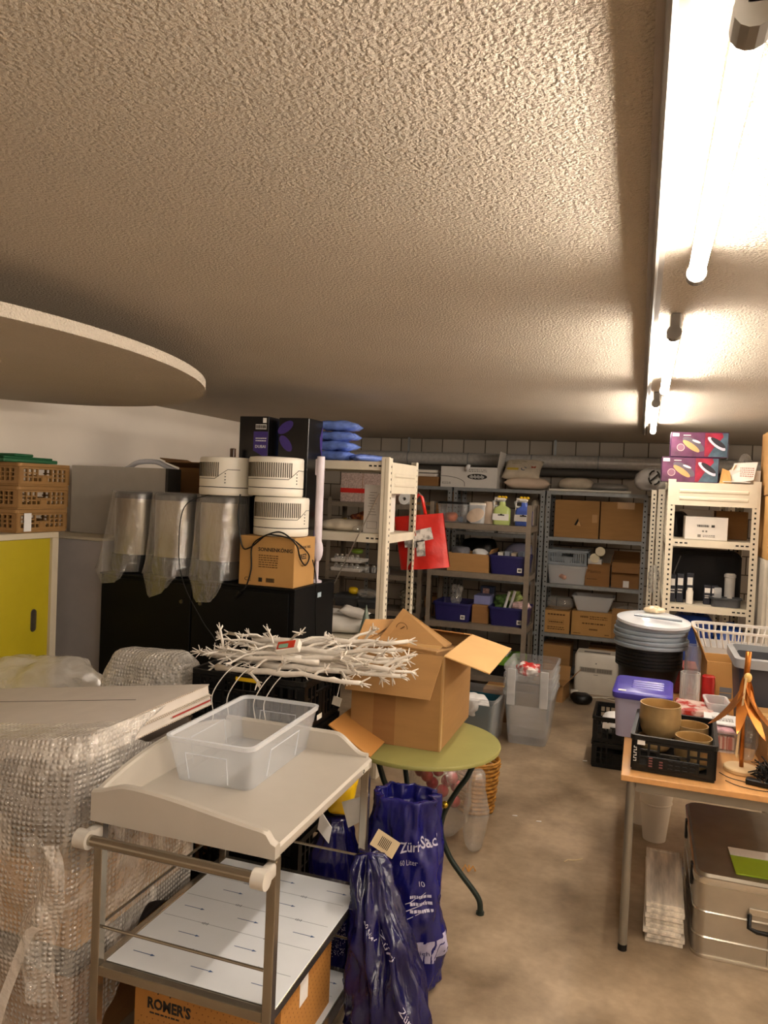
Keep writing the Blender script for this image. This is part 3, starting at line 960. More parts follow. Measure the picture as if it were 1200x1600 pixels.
cord('power_cable', 'black cable looping over the fan carton with its two-pin plug hanging',
     [(-2.24, 3.965, 1.79), (-2.245, 3.962, 1.66), (-2.215, 3.965, 1.49), (-2.16, 3.965, 1.485), (-2.06, 3.955, 1.56), (-1.99, 3.93, 1.567), (-1.90, 3.96, 1.55), (-1.87, 4.05, 1.50), (-1.868, 4.15, 1.44), (-1.868, 4.10, 1.39), (-1.868, 4.02, 1.44), (-1.872, 3.968, 1.52), (-1.96, 3.945, 1.585), (-2.08, 3.955, 1.55), (-2.15, 3.965, 1.49), (-2.15, 3.965, 1.36), (-2.17, 3.95, 1.26), (-2.20, 3.94, 1.225)], .0045)
b = B(); b.cyl((0, 0, 0), (-.03, 0, -.03), .011, 8); b.cyl((-.026, 0, -.032), (-.04, 0, -.046), .003, 6); b.cyl((-.034, 0, -.026), (-.048, 0, -.04), .003, 6)
tag(b.done('cable_plug', BLACK, None, loc=(-2.20, 3.94, 1.222)), 'black two-pin plug dangling in front of the black cabinet', 'plug')
cord('power_cable', 'thin black cable running down between the wrapped bins and cabinet front',
     [(-2.46, 4.0, 1.78), (-2.61, 3.96, 1.70), (-2.60, 3.90, 1.45), (-2.53, 3.86, 1.25), (-2.40, 3.86, 1.05), (-2.30, 3.88, .9), (-2.27, 3.9, .62)], .003)
cord('power_cable', 'thin black cable hanging down the right side of the black cabinet',
     [(-1.85, 4.16, 1.42), (-1.84, 4.2, 1.3), (-1.845, 4.22, 1.1), (-1.842, 4.25, .85), (-1.845, 4.2, .6)], .0035)

# ================================================================ cream rack at centre left
t = rack('shelf_rack', 'cream slotted shelf rack at centre left with the red bag hanging on it', -2.5, -1.545, 4.62, 5.25, (0.88, 1.565, 2.03), 2.055, CREAM, sh=.055, pitch=.04, w=.05, slots=True)
M = Matrix.Translation((-1.5435, 4.935, 1.83)) @ Euler(FACE['+x']).to_matrix().to_4x4()
end_panel(t, M, .56, .19, CREAM)
b = B(); b.box(-1.597, -1.543, 4.6, 4.625, 0, 2.06, .003); b.mi = 1; b.box(-1.573, -1.568, 4.5993, 4.6, 0, 2.05)
b.done('post_cover', [CREAM, mat('cream_groove', '#a3987f', .6)], t, True)
b = B(); b.cyl((-1.60, 4.595, 1.83), (-1.90, 4.595, 1.20), .004, 6); b.done('brace_rod', STEEL, t, True)

ICE = mat('blue_ice_film', '#6d86cf', 0.15, var=.25, vscale=14, bump=.4, bscale=30)
ICEN = ['bright blue plastic pack topmost of the stack beside the black fan box', 'bright blue plastic pack second from the top of its stack', 'bright blue plastic pack third from the top of its stack',
        'blue plastic pack low in its stack on the cream rack']
for k, zz in enumerate((2.235, 2.165, 2.10, 2.033)):
    b = B(); b.pillow(.30, .22, .064, (0, 0, .0365), (0, 0, R(8 - 5 * k)), 12, .012, k)
    o = b.weld().done('blue_pack', ICE, None, smooth=True, loc=(-2.0 - .012 * k, 4.86, zz))
    tag(o, ICEN[k], 'pack', 'stacked blue packs on the cream rack')
b = B(); b.pillow(.22, .2, .045, (0, 0, .028), (0, 0, R(40)), 12, .01, 9)
tag(b.weld().done('blue_pack', ICE, None, smooth=True, loc=(-1.80, 4.86, 2.033)), 'flat blue plastic pack lying beside the foot of the blue stack', 'pack', 'stacked blue packs on the cream rack')

def cloth_heap(name, label, cat, x, y, z, w, d, h, m, seed, amp=.03, scale=7):
    o = blob(name, m, w, d, h, amp, scale, seed, loc=(x, y, z), seg=40, rings=22)
    return tag(o, label, cat)
cloth_heap('cloth', 'crumpled off-white cloth lying on the middle shelf of the cream rack', 'cloth', -1.93, 4.85, 1.566, .36, .3, .075, FABRIC, 4)
cloth_heap('clear_bag', 'small clear bag lying beside the white cloth', 'bag', -1.79, 4.80, 1.566, .08, .2, .04, BAGFILM, 5)
t = carton('white_box', 'tall narrow white printed box standing at the shelf end', 'box', (-1.685, 4.86, 1.566), 0, .12, .30, .315, WHITE_CARD, tape=False)
b = B(); b.box(-.035, .035, -.1508, -.15, .03, .032); b.box(-.035, .035, -.1508, -.15, .075, .077); b.box(-.035, -.033, -.1508, -.15, .03, .077); b.box(.033, .035, -.1508, -.15, .03, .077)
for k in range(9): b.box(-.03 + .005 * (k % 3), .03 - .006 * (k % 4), -.1508, -.15, .12 + .018 * k, .123 + .018 * k)
b.done('printed_drawing', mat('grey_ink', '#77736c', .7), t)['kind'] = 'stuff'
cloth_heap('packing_bag', 'white plastic bag of packing heaped on the low cream shelf', 'bag', -1.93, 4.85, .882, .40, .36, .13, mat('white_film', '#d9d4cb', .3, var=.06, bump=.4, bscale=20), 8, .03)
b = B(); b.lathe([(.052, 0), (.05, .01), (.002, .21)], seg=20)
tag(b.done('cone_ornament', mat('grey_green_cone', '#8b9a8d', .3, .4), None, smooth=40, loc=(-1.70, 4.72, .882)), 'small shiny grey-green cone standing at the cream post', 'ornament')
t = T('flat_pack', 'clear-wrapped white pack lying on the bag of packing', 'pack', (-1.80, 4.76, 1.02))
b = B(); b.pillow(.2, .12, .04, (0, 0, .01), (R(14), R(12), 0), 10, .01, 2); b.weld().done('wrap', mat('wrap_white', '#d8d2ca', .25, bump=.3, bscale=25), t, smooth=True)

# red shopping bag hanging on the rack's far post
t = T('shopping_bag', 'red plastic shopping bag with silver print hanging from the cream rack', 'bag', (-1.49, 5.3, 1.26))
REDB = mat('red_bag_film', '#c9231a', .35, var=.12, vscale=9, bump=.5, bscale=14)
b = B()
def bagf(s):
    def f(u, v):
        x = -.20 + .36 * u + .04 * (1 - v); z = .03 + .385 * v + .02 * u
        k = math.sin(PI * u) ** .6 * (1 - .75 * v)
        q = noise.noise(Vector((x * 9, z * 9, s * 3)))
        return (x, s * (.012 + .055 * k + .012 * q * k), z)
    return f
b.grid(20, 20, bagf(-1)); b.grid(20, 20, lambda u, v: bagf(1)(1 - u, v))
Mr = Matrix.Rotation(R(-4), 4, 'Y')
bmesh.ops.transform(b.bm, matrix=Mr, verts=b.bm.verts)
b.weld(.004).done('body', REDB, t, smooth=True)
SIL = duo('silver_print', '#8a8582', '#e4dfdb', 22, .4, .58, .25)
def bag_decal(poly, name='silver_print'):
    b = B()
    P = []
    for u, v in poly:
        p = Vector(bagf(-1)(u, v)); p.y = -.078; P.append(Mr @ p)
    b.sheet(P, .002); return b.done(name, SIL, t)
bag_decal([(.2, .6), (.46, .62), (.46, .40), (.2, .42)]); bag_decal([(.46, .72), (.78, .76), (.8, .54), (.46, .50)])
bag_decal([(.44, .52), (.62, .54), (.60, .24), (.42, .24)])
b = B(); b.tube([(-.10, 0, .43), (-.09, -.01, .52), (-.05, -.01, .575), (-.03, 0, .55), (.0, 0, .43)], .012, 8); b.done('handle', REDB, t, smooth=True)
b = B(); b.tube([(-.03, -.005, .56), (-.05, -.03, .585)], .004, 6); b.done('hook', STEEL, t)

# ================================================================ grey racks at the back wall
GZ = (0.08, 0.485, 0.985, 1.455, 1.915)
gl = rack('shelf_rack', 'galvanised slotted rack at the back wall, left one behind the red bag', -2.86, -1.93, 7.84, 8.28, GZ, 1.9155, GALV)
gm = rack('shelf_rack', 'galvanised slotted rack at the back wall with pillows on top', -1.905, -.965, 7.84, 8.28, GZ, 1.9155, GALV)
gr = rack('shelf_rack', 'galvanised slotted rack full of brown cartons, right one at the wall', -.945, .02, 7.84, 8.28, GZ, 1.9155, GALV)
# ---- brown-grey racks in front
bl = rack('shelf_rack', 'brown-grey steel rack seen through the cream rack', -2.97, -1.98, 7.0, 7.42, (0.33, .69, 1.035, 1.38, 1.72), 1.76, BRONZE, holes='', sh=.045)
bm = rack('shelf_rack', 'brown-grey steel rack holding the dark blue bins and spray bottles', -1.87, -.945, 6.8, 7.25, (0.22, .675, 1.14, 1.58), 1.77, BRONZE, holes='', sh=.05, brace=True)

# --- top of the grey racks
t = carton('white_carton', 'white carton with black oval logo on top of the grey rack', 'box', (-1.765, 8.05, 1.916), 0, .60, .34, .215, WHITE_CARD, flaps={'right': (8, .17), 'back': 150})
b = B(); b.loft([[(.09 + .105 * math.cos(a), -.1706, .115 + .030 * math.sin(a)) for a in [2 * PI * k / 28 for k in range(28)]], [(.09 + .105 * math.cos(a), -.1714, .115 + .030 * math.sin(a)) for a in [2 * PI * k / 28 for k in range(28)]]])
ov = b.done('oval_logo', INK, t)
b = B()
for k in range(13):
    x = .012 + k * .012
    b.box(x, x + .006, -.1722, -.1714, .103 - .004 * (k % 3), .122 + .006 * ((k * 2) % 3))
b.done('logo_script', LABELW, t)['kind'] = 'stuff'
b = B(); b.tube([(-.30, -.1705, .115)] + [(-.30 + .26 * math.sin(a), -.1705, .04 + .075 * math.cos(a)) for a in [R(10 * k) for k in range(1, 10)]] + [(-.04, -.1705, .01)], .0025, 5); b.done('curved_line', INK, t)
txt(t, '8255/8', .034, (-.285, -.1712, .04), '-y', mat('grey_ink', '#77736c', .7))
b = B(); scribble(b, .0, .19, .16, .195, -.1702, 2, 8); b.done('small_print', mat('grey_ink', '#77736c', .7), t)['kind'] = 'stuff'
b = B(); b.lathe([(.02, 0), (.024, .04), (.016, .07)], seg=14, c=(-.02, -.2, .18), rot=(R(20), R(30), 0))
b.done('white_tag', PAPER, t, smooth=True)
PIL = mat('printed_pillow', '#c6b8a2', .95, var=.08, vscale=14, bump=.1)
b = B(); b.pillow(.47, .34, .12, (0, 0, .066), (0, 0, R(4)), 16, .01, 3)
tag(b.weld().done('pillow', mat('pink_beige_pillow', '#d0b9a2', .95, var=.04), None, smooth=True, loc=(-1.17, 8.04, 1.917)), 'plain beige pillow lying under the printed one', 'pillow', 'pillows on the grey rack')
t = T('pillow', 'pillow with yellow and butterfly print lying atop the plain one', 'pillow', (-1.235, 8.07, 2.035), 0, 'pillows on the grey rack')
b = B(); b.pillow(.40, .30, .13, (0, 0, .09), (R(38), 0, R(-3)), 16, .01, 5); b.weld().done('body', PIL, t, smooth=True)
def pdec(x, y, poly, m, nm):
    M = Matrix.Translation((0, 0, .09)) @ Euler((R(38), 0, R(-3))).to_matrix().to_4x4() @ Matrix.Translation((x, y, .0615))
    return B().prism(poly, .003, M).done(nm, m, t)
pdec(-.085, -.07, rr(.12, .035, .008), mat('pillow_yellow', '#c9ad3e', .9), 'yellow_print')
pdec(.03, -.065, [(.03 * math.cos(R(k)), .03 * math.sin(R(k))) for k in range(20, 320, 20)] + [(.02 * math.cos(R(k)), .02 * math.sin(R(k))) for k in range(300, 10, -20)], mat('pillow_grey', '#5f6572', .9), 'curl_print')
pdec(.125, -.035, [(-.025, .018), (0, .004), (.025, .018), (.02, -.016), (0, -.006), (-.02, -.016)], mat('pillow_red', '#a2432c', .9), 'butterfly_print')
pdec(-.04, .06, rr(.16, .006, .002), mat('pillow_line', '#8f8a6a', .9), 'line_print'); pdec(-.06, .03, rr(.10, .006, .002), mat('pillow_line', '#8f8a6a', .9), 'line_print')
# --- contents of the middle grey rack and the brown racks
def blue_bin(x0, x1, y, z, h, label, first=[None]):
    w = x1 - x0
    if first[0] is None:
        t = T('storage_bin', label, 'bin', ((x0 + x1) / 2, y, z), 0, 'dark blue bins on the brown-grey rack')
        b = B(); b.shell(.31, .33, .345, .37, h, .003, .025, .008, .02); b.done('body', NAVY, t, smooth=40)
        sticker(t, .042, .04, (.105, -.1775, .045), '-y', LABELW, 'label'); barcode(t, .026, .02, (.105, -.1783, .045), '-y', 2)
        first[0] = t
        return t
    return clone(first[0], ((x0 + x1) / 2, y, z), 0, label)
blue_bin(-1.31, -.965, 7.02, 1.141, .17, 'dark blue bin on the second shelf with books in it')
blue_bin(-1.81, -1.46, 7.02, .676, .17, 'dark blue bin on the lower shelf, left of the small carton')
blue_bin(-1.29, -.95, 7.02, .676, .17, 'dark blue bin on the lower shelf with paper rolls in it')
BOOKC = ['#d7cfc2', '#8a8f9d', '#c9b79c', '#6d7688']
for k in range(4):
    B().box(-1.25 + .06 * k, -1.205 + .06 * k, 6.95, 7.1, 1.15, 1.33 + .012 * (k % 2)).done('book', mat('book_%s' % 'abcd'[k], BOOKC[k], .6), None, True, loc=(-1.23 + .06 * k, 7.02, 1.15))
BL = ['pale book upright at the left in the upper dark blue bin', 'grey-blue book second from the left in the upper dark blue bin', 'tan book third from the left in the upper dark blue bin', 'slate book rightmost in the upper dark blue bin']
for k in range(4):
    tag(bpy.data.objects['book' if k == 0 else 'book.%03d' % k], BL[k], 'book', 'books in the upper blue bin')
t = carton('open_carton', 'low brown carton with scuffed corners beside the upper blue bin', 'box', (-1.505, 7.03, 1.141), 0, .385, .36, .165, CARD, flaps={'right': (20, .05)})
cloth_heap('dark_cloth', 'grey bundle peeking out of the scuffed low carton', 'cloth', -1.62, 7.03, 1.25, .16, .2, .10, mat('grey_cloth', '#6b6a70', .9), 11)
cloth_heap('paper_bundle', 'pale crumpled paper peeking from the right of the low carton', 'paper', -1.42, 7.03, 1.25, .16, .2, .10, PAPER, 12)
t = carton('small_carton', 'small brown carton between the two lower dark blue bins', 'box', (-1.376, 7.03, .676), 0, .155, .3, .165, CARD_D)
t = carton('lilac_box', 'lilac box standing on the small carton', 'box', (-1.375, 7.03, .842), 0, .15, .2, .08, mat('lilac_card', '#767aa8', .6), tape=False)
t = carton('photo_box', 'dark blue box with a picture standing behind the lilac box', 'box', (-1.37, 7.18, .842), 0, .13, .09, .145, mat('dark_blue_card', '#1f2c4b', .5), tape=False)
sticker(t, .06, .05, (-.01, -.0456, .10), '-y', mat('photo_print', '#b58e86', .5, var=.4, vscale=40), 'printed_picture')
for k, (dx, rz) in enumerate(((0, 20), (.05, 26))):
    b = B(); b.cyl((-1.2 + dx, 6.98, .72), (-1.14 + dx, 7.02, .97 + .01 * k), .013, 12)
    tag(b.done('paper_roll', PAPER, None, True, loc=(-1.18 + dx, 7.0, .72)), ['white paper roll leaning left in the lower blue bin', 'white paper roll beside the leaning one, nearer the post'][k], 'roll')
cloth_heap('leafy_sprig', 'artificial green leaves spilling over the lower blue bin', 'plant', -1.22, 7.08, .80, .14, .14, .13, mat('leaf_green', '#4d6b2c', .6, var=.4, vscale=40), 14, .04, 22)
cloth_heap('leafy_sprig', 'pale green artificial sprig at the top of the lower blue bin', 'plant', -1.10, 7.09, .82, .10, .12, .15, mat('leaf_pale', '#93a35a', .6, var=.4, vscale=40), 15, .04, 22)
cloth_heap('magazine_heap', 'crumpled pink and white papers in the lower blue bin', 'paper', -1.03, 7.02, .80, .16, .2, .085, mat('pink_white_paper', '#d8b7b6', .6, var=.35, vscale=25), 16, .03, 14)
cloth_heap('plastic_wrap', 'clear film bunched at the left of the lower blue bin', 'film', -1.63, 7.0, .79, .10, .1, .2, BAGFILM, 17, .03, 14)
cloth_heap('grey_pillow', 'lilac-grey cushion lying behind the upper dark blue bin', 'cushion', -1.19, 8.02, .987, .40, .32, .37, mat('lilac_cushion', '#77748a', .95), 18, .02)
cloth_heap('black_sack', 'black sack filling the back of the grey rack', 'bag', -1.64, 8.05, .987, .42, .35, .40, BLACK, 19, .03)
t = T('green_lid_box', 'dark box with a green lid on the bottom shelf', 'box', (-1.135, 7.02, .222))
B().rloft([(.30, .32, 0, .02), (.31, .33, .10, .02)]).done('body', BLACK, t, smooth=40)
GL = mat('lime_lid', '#5c8c24', .4)
B().rloft([(.325, .345, .10, .02), (.325, .345, .15, .02), (.29, .31, .175, .02)]).done('lid', GL, t, smooth=40)
B().box(-.10, .02, -.12, .12, .1752, .182).done('paper', PAPER, t)
t = T('grey_crate_box', 'dark grey open box under the green-lidded box shelf', 'box', (-1.13, 7.02, 0.0))
b = B(); b.shell(.30, .3, .31, .31, .16, .004, .02); b.done('body', DARKG, t, smooth=40)

# clear tubs and bottles on the top shelf of the brown-grey rack
def lidded(name, label, x, y, z, w, d, h, lidm, bodym=None, group=None, cat='tub', lidh=.02, handle=False):
    t = T(name, label, cat, (x, y, z), 0, group)
    b = B(); b.shell(w * .86, d * .86, w * .97, d * .97, h, .003, .025, .006, .012); b.done('body', bodym or CLEAR, t, smooth=40)
    B().rloft([(w, d, h, .03), (w, d, h + lidh * .7, .03), (w * .9, d * .9, h + lidh, .03)]).done('lid', lidm, t, smooth=40)
    return t
lidded('clear_tub', 'clear tub with a black lid and orange things inside', -1.69, 7.02, 1.581, .27, .30, .17, BLACK)
cloth_heap('orange_toy', 'orange packets inside the clear tub with black lid', 'packet', -1.72, 6.98, 1.586, .13, .16, .09, mat('orange_stuff', '#c4602a', .5, var=.2), 20, .02)
cloth_heap('blue_packet', 'small blue thing inside the clear black-lidded tub', 'packet', -1.615, 6.97, 1.586, .06, .06, .05, mat('steel_blue', '#5c7390', .4), 21, .01)
lidded('clear_tub', 'milky clear tub with a pale lid behind the oval plate', -1.475, 7.1, 1.581, .16, .26, .17, WHITE_P, CLEAR_M)
PLA = mat('beige_ceramic', '#cdb8a2', .4, var=.03)
b = B(); b.lathe([(.0, .004), (.075, 0), (.085, .012), (.08, .016), (.0, .01)], seg=32, rot=(R(62), R(-22), 0), c=(0, 0, .073), sy=.8)
t = T('oval_plate', 'oval beige plate leaning in front of the round tin', 'plate', (-1.455, 6.86, 1.581)); b.done('dish', PLA, t, smooth=50)
b = B(); b.lathe([(.06, .002), (.062, .003), (.062, .005), (.0, .005)], seg=24, rot=(R(62), R(-22), 0), c=(0, 0, .073), sy=.7); b.done('rim_line', mat('brown_line', '#8d7257', .5), t, smooth=50)
b = B(); b.lathe([(.062, 0), (.062, .20), (.058, .205)], seg=28)
tag(b.done('round_tin', PLA, None, smooth=40, loc=(-1.36, 7.06, 1.581)), 'round beige tin standing behind the oval plate', 'tin')
def jug(x, y, z, liquid, label, seed):
    t = T('spray_bottle', label, 'bottle', (x, y, z), 0, 'cleaner bottles with yellow caps')
    L = mat('liquid_%s' % seed, liquid, .2, var=.03)
    B().rloft([(.15, .09, 0, .03), (.155, .095, .01, .03), (.155, .095, .13, .03), (.14, .085, .15, .03), (.06, .055, .175, .02), (.055, .05, .21, .02)], 5).done('body', L, t, smooth=40)
    B().rloft([(.05, .045, .165, .02), (.05, .045, .22, .02)]).done('neck', CLEAR_M, t, smooth=40)
    b = B(); b.tube([(-.03, 0, .165), (-.075, 0, .17), (-.085, 0, .21), (-.05, 0, .225), (-.02, 0, .215)], .011, 8); b.done('handle', CLEAR_M, t, smooth=True)
    b = B(); b.sheet([(-.078, -.049, .04), (.07, -.049, .04), (.07, -.049, .10), (-.078, -.049, .10)], .001); b.done('label', LABELW, t)
    b = B(); b.box(-.03, .03, -.0505, -.0495, .083, .094); b.sph((0, -.05, .092), .014, .0008, .008); b.done('label_print', INK, t)
    b = B(); b.box(-.05, .03, -.03, .03, .22, .245, .008); b.box(-.065, -.04, -.012, .012, .225, .25, .004); b.done('trigger', WHITE_P, t)
    for k in range(3):
        B().sph((-.03 + .03 * k, -.01, .252), .016, .014, .013, 10, 8).done('cap', YELLOW, t, smooth=True)
    B().sheet([(-.085, .0, .03), (-.09, .0, .03), (-.072, .0, .25), (-.066, .0, .25)], .02).done('strap', WHITE_P, t)
jug(-1.24, 7.0, 1.581, '#b9c77a', 'cleaner bottle with green liquid and yellow caps', 'green')
jug(-1.04, 7.0, 1.581, '#4a63b8', 'cleaner bottle with blue liquid and yellow caps', 'blue')
cloth_heap('hanging_cloth', 'grey-beige bundle behind the blue cleaner bottle', 'cloth', -1.06, 8.05, 1.457, .2, .3, .36, FABRIC, 23, .03)
t = carton('tall_carton', 'open brown carton at the left of the clear tub', 'box', (-2.17, 8.05, 1.456), 0, .34, .36, .28, CARD_D, flaps={'right': (15, .13)})
carton('flat_carton', 'flat brown carton on top of the left grey rack', 'box', (-2.26, 8.05, 1.916), 0, .34, .36, .10, CARD_D)
t = T('appliance_tray', 'white tray stack on the flat carton near the wall', 'tray', (-2.27, 8.05, 2.018))
for k in range(2): B().rloft([(.30, .28, .04 * k, .03), (.33, .31, .03 + .04 * k, .03)]).done('tray', WHITE_P, t)
PAPG = mat('grey_papers', '#a7a29b', .6, var=.2, vscale=30)
for k in range(5):
    b = B(); b.box(-.15, .15, -.12, .12, 0, .018, .004)
    tag(b.done('paper_pack', PAPG, None, loc=(-1.62 + .34 * (k % 2), 8.0, 1.457 + .019 * (k // 2))), ['white paper pack lying left on the shelf below the tubs', 'white paper pack lying right on the shelf below the tubs', 'white paper pack atop the left pile on the shelf', 'white paper pack atop the right pile on the shelf', 'white paper pack topmost of the left pile on the shelf'][k], 'paper', 'paper packs below the tubs')

# --- left brown-grey rack contents
SNOW = mat('pink_snowflake_card', '#b9a39a', .7, var=.25, vscale=70)
t = carton('gift_carton', 'pinkish patterned carton with a red band on the top shelf', 'box', (-2.63, 7.2, 1.721), 0, .46, .32, .285, SNOW, tape=False)
B().box(-.231, .231, -.1612, .1612, .09, .135).done('red_band', RED, t)
B().box(-.002, .002, -.1608, -.16, 0, .285).done('fold_line', CARD_D, t)
carton('pale_carton', 'pale pink carton beside the snow-patterned one', 'box', (-2.335, 7.2, 1.721), 0, .1, .3, .27, mat('pale_pink_card', '#dcbdb0', .7), tape=False)
t = T('wide_roll', 'white paper roll lying with its dark core towards us', 'roll', (-2.18, 7.1, 1.721))
b = B(); b.lathe([(.018, 0), (.055, 0), (.055, .12), (.018, .12)], c=(0, 0, .055), rot=(R(90), 0, 0), seg=24, cap0=False, cap1=False)
b.lathe([(.018, .12), (.018, 0)], c=(0, 0, .055), rot=(R(90), 0, 0), seg=24, cap0=False, cap1=False); b.done('paper', PAPER, t, smooth=40)
FLOW = duo('dried_flowers', '#5a2418', '#b86a30', 26, .42, .6, .9)
cloth_heap('flower_heap', 'heap of red and orange dried flowers on the second shelf', 'flowers', -2.54, 7.2, 1.381, .46, .3, .25, FLOW, 24, .05, 16)
cloth_heap('flower_heap', 'yellowish dried flowers at the left of the red heap', 'flowers', -2.87, 7.2, 1.381, .13, .25, .16, mat('yellow_flowers', '#8d7232', .9, var=.5, vscale=30), 25, .05, 16)
# trays of small jars
def jar_tray(x, y, z, label):
    t = T('jar_tray', label, 'tray', (x, y, z), 0, 'trays of little jars')
    b = B(); b.shell(.30, .24, .31, .25, .03, .003, .005); b.done('tray', WHITE_CARD, t)
    return t
jar = None
for r_, zz in enumerate((1.036, 1.125)):
    jar_tray(-2.77, 7.14, zz, ['white cardboard tray of small jars, lower of the two', 'white cardboard tray of small jars stacked on another'][r_])
    for k in range(5):
        lo = (-2.88 + .055 * k, 7.06, zz + .004)
        if jar is None:
            jar = T('glass_jar', '', 'jar', lo, 0, 'little jars in the white trays')
            B().lathe([(.02, 0), (.022, .004), (.022, .05), (.016, .058)], seg=14).done('glass', GLASS, jar, smooth=40)
            B().lathe([(.017, .056), (.017, .07), (.01, .072)], seg=14).done('lid', mat('lid_silver', '#c4bfb5', .3, .8), jar, smooth=40)
            o = jar
        else: o = clone(jar, lo)
        o['label'] = 'small glass jar with silver lid, %s in the %s white tray' % (['leftmost', 'second from the left', 'middle one', 'second from the right', 'rightmost'][k], ['lower', 'upper'][r_])
for k in range(4):
    clone(jar, (-2.56 + .07 * k, 7.08, 1.036), None, ['small glass jar beside the trays, nearest to them', 'small glass jar second to the right of the trays', 'small glass jar third to the right of the trays', 'small glass jar fourth and farthest right of the trays'][k], 'loose little jars on the shelf')
cloth_heap('green_packet', 'lime green packet lying on top of the jar trays', 'packet', -2.72, 7.2, 1.20, .12, .1, .05, mat('lime', '#7c9a2e', .5), 30, .01)
lidded('dark_tub', 'dark tub with mixed things on the third shelf', -2.75, 7.15, .692, .28, .28, .09, DARKG, DARKG)
cloth_heap('yellow_bag', 'yellow sweets in a clear bag on the low shelf', 'bag', -2.82, 7.06, .335, .2, .2, .1, mat('yellow_sweets', '#c79a2c', .4, var=.2), 31, .02)
cloth_heap('yellow_packet', 'small yellow packet on the dark tub', 'packet', -2.70, 7.1, .805, .1, .1, .07, YELLOW, 32, .01)
t = carton('yellow_bowl', 'flat yellow plate wrapped in film on the third shelf', 'plate', (-2.82, 6.95, .75), 0, .01, .01, .01, YELLOW, tape=False) if False else None
lidded('dark_tub', 'dark low tray on the third shelf near the cream post', -2.5, 7.12, .692, .26, .26, .07, DARKG, DARKG)
cloth_heap('film_bundle', 'clear film bundle lying on the dark low tray', 'film', -2.52, 7.08, .785, .26, .2, .08, BAGFILM, 33, .03)
b = B(); b.lathe([(.0, .006), (.09, .0), (.10, .02), (.095, .022), (.0, .012)], seg=28)
tag(b.done('shallow_bowl', mat('amber_plate', '#b88a3a', .3, var=.2), None, smooth=50, loc=(-2.42, 7.2, .336)), 'amber shallow bowl on the lowest shelf of the left rack', 'bowl')
cloth_heap('tinsel_bag', 'glittering bag of tinsel behind the perforated cream post', 'bag', -2.12, 7.15, .692, .2, .2, .22, mat('tinsel', '#a49c86', .25, .5, var=.5, vscale=50, bump=.8, bscale=40), 34, .04, 18)
cloth_heap('green_packet', 'bright green packet on the shelf below the tinsel', 'packet', -2.1, 7.08, .335, .22, .2, .10, mat('bright_green', '#5d9a2d', .5, var=.3), 35, .02)
carton('orange_carton', 'small brown carton with black arrows behind the posts', 'box', (-1.80, 7.75, .487), 0, .16, .06, .26, CARD_D) if False else None
FILMW = mat('white_hanging_film', '#b9b4ab', .3, var=.1, bump=.4, bscale=15)
t = carton('arrow_carton', 'brown carton with two black arrows between the brown-grey racks', 'box', (-2.07, 8.05, .487), 0, .24, .3, .25, CARD_D)
b = B()
for dx in (-.02, .035): b.box(dx - .006, dx + .006, -.1508, -.15, .06, .17); b.sheet([(dx - .018, -.1504, .17), (dx + .018, -.1504, .17), (dx, -.1504, .205)], .001)
b.done('arrow_print', INK, t)
cloth_heap('white_bag', 'whitish sack on the lowest shelf between the racks', 'bag', -2.1, 8.05, .082, .3, .3, .3, FILMW, 37, .03)

# --- right grey rack contents
t = carton('brown_carton', 'plain brown carton with a torn hole on the top shelf', 'box', (-.645, 8.05, 1.456), 0, .435, .38, .375, CARD)
b = B(); b.sheet([(-.02, -.192, .13), (.03, -.192, .12), (.015, -.194, .20)], .002); b.done('torn_hole', HOLE, t)
b = B(); b.sheet([(.0, -.193, .125), (.045, -.205, .12), (.025, -.2, .175)], .002); b.done('torn_flap', CARD_L, t)
B().box(.15, .20, -.1912, -.19, .16, .24).done('tape', TAPE, t)
t = carton('brown_carton', 'plain brown carton with tape at its upper edge, near the right post', 'box', (-.2, 8.05, 1.456), 0, .43, .38, .375, CARD)
B().box(-.06, .10, -.1912, -.19, .31, .375).done('tape', TAPE, t)
t = crate('folding_crate', 'grey plastic crate upside down over a clear tub', (-.715, 8.03, 1.175), 0, .40, .34, .155, GREYP, cols=16, rows=2)
t = T('clear_tub', 'clear tub with pink things under the grey crate', 'tub', (-.715, 8.03, .987))
b = B(); b.shell(.35, .30, .39, .335, .186, .004, .03, .006, .02); b.done('body', CLEAR_M, t, smooth=40)
cloth_heap('pink_things', 'pinkish packets inside the clear tub below the grey crate', 'packet', -.74, 7.96, .993, .25, .18, .13, mat('pink_packets', '#c79a86', .5, var=.3, vscale=25), 40, .02, 14)
cloth_heap('black_thing', 'small black thing inside the clear tub below the crate', 'packet', -.60, 7.93, .993, .06, .05, .05, BLACK, 41, .005)
t = carton('open_carton', 'small brown carton with rolls of ribbon standing on it', 'box', (-.42, 8.03, .987), 0, .235, .3, .215, CARD_D, flaps={'right': (12, .10)})
txt(t, 'Plástico', .042, (-.095, -.1506, .145), '-y', mat('brown_ink', '#5a3b17', .8), bold=.0005)
b = B(); scribble(b, -.1, .0, .06, .08, -.15, 1, 2); b.done('small_print', mat('brown_ink', '#5a3b17', .8), t)['kind'] = 'stuff'
t = T('white_tray', 'white box holding two rolls on the small carton', 'box', (-.45, 8.0, 1.205))
b = B(); b.shell(.13, .2, .13, .2, .05, .003, 0); b.done('body', WHITE_CARD, t)
def small_roll(x, z, label):
    t = T('ribbon_roll', label, 'roll', (x, 7.93, z), 0, 'rolls on the small carton')
    b = B(); b.lathe([(.012, -.03), (.045, -.03), (.047, .03), (.012, .03)], rot=(R(75), R(15), 0), seg=24, c=(0, 0, .046)); b.done('roll', mat('cream_ribbon', '#d9cba8', .5, var=.04), t, smooth=40)
small_roll(-.455, 1.212, 'cream roll standing low in the white box on the carton'); small_roll(-.405, 1.28, 'cream roll topmost above the white box on the carton')
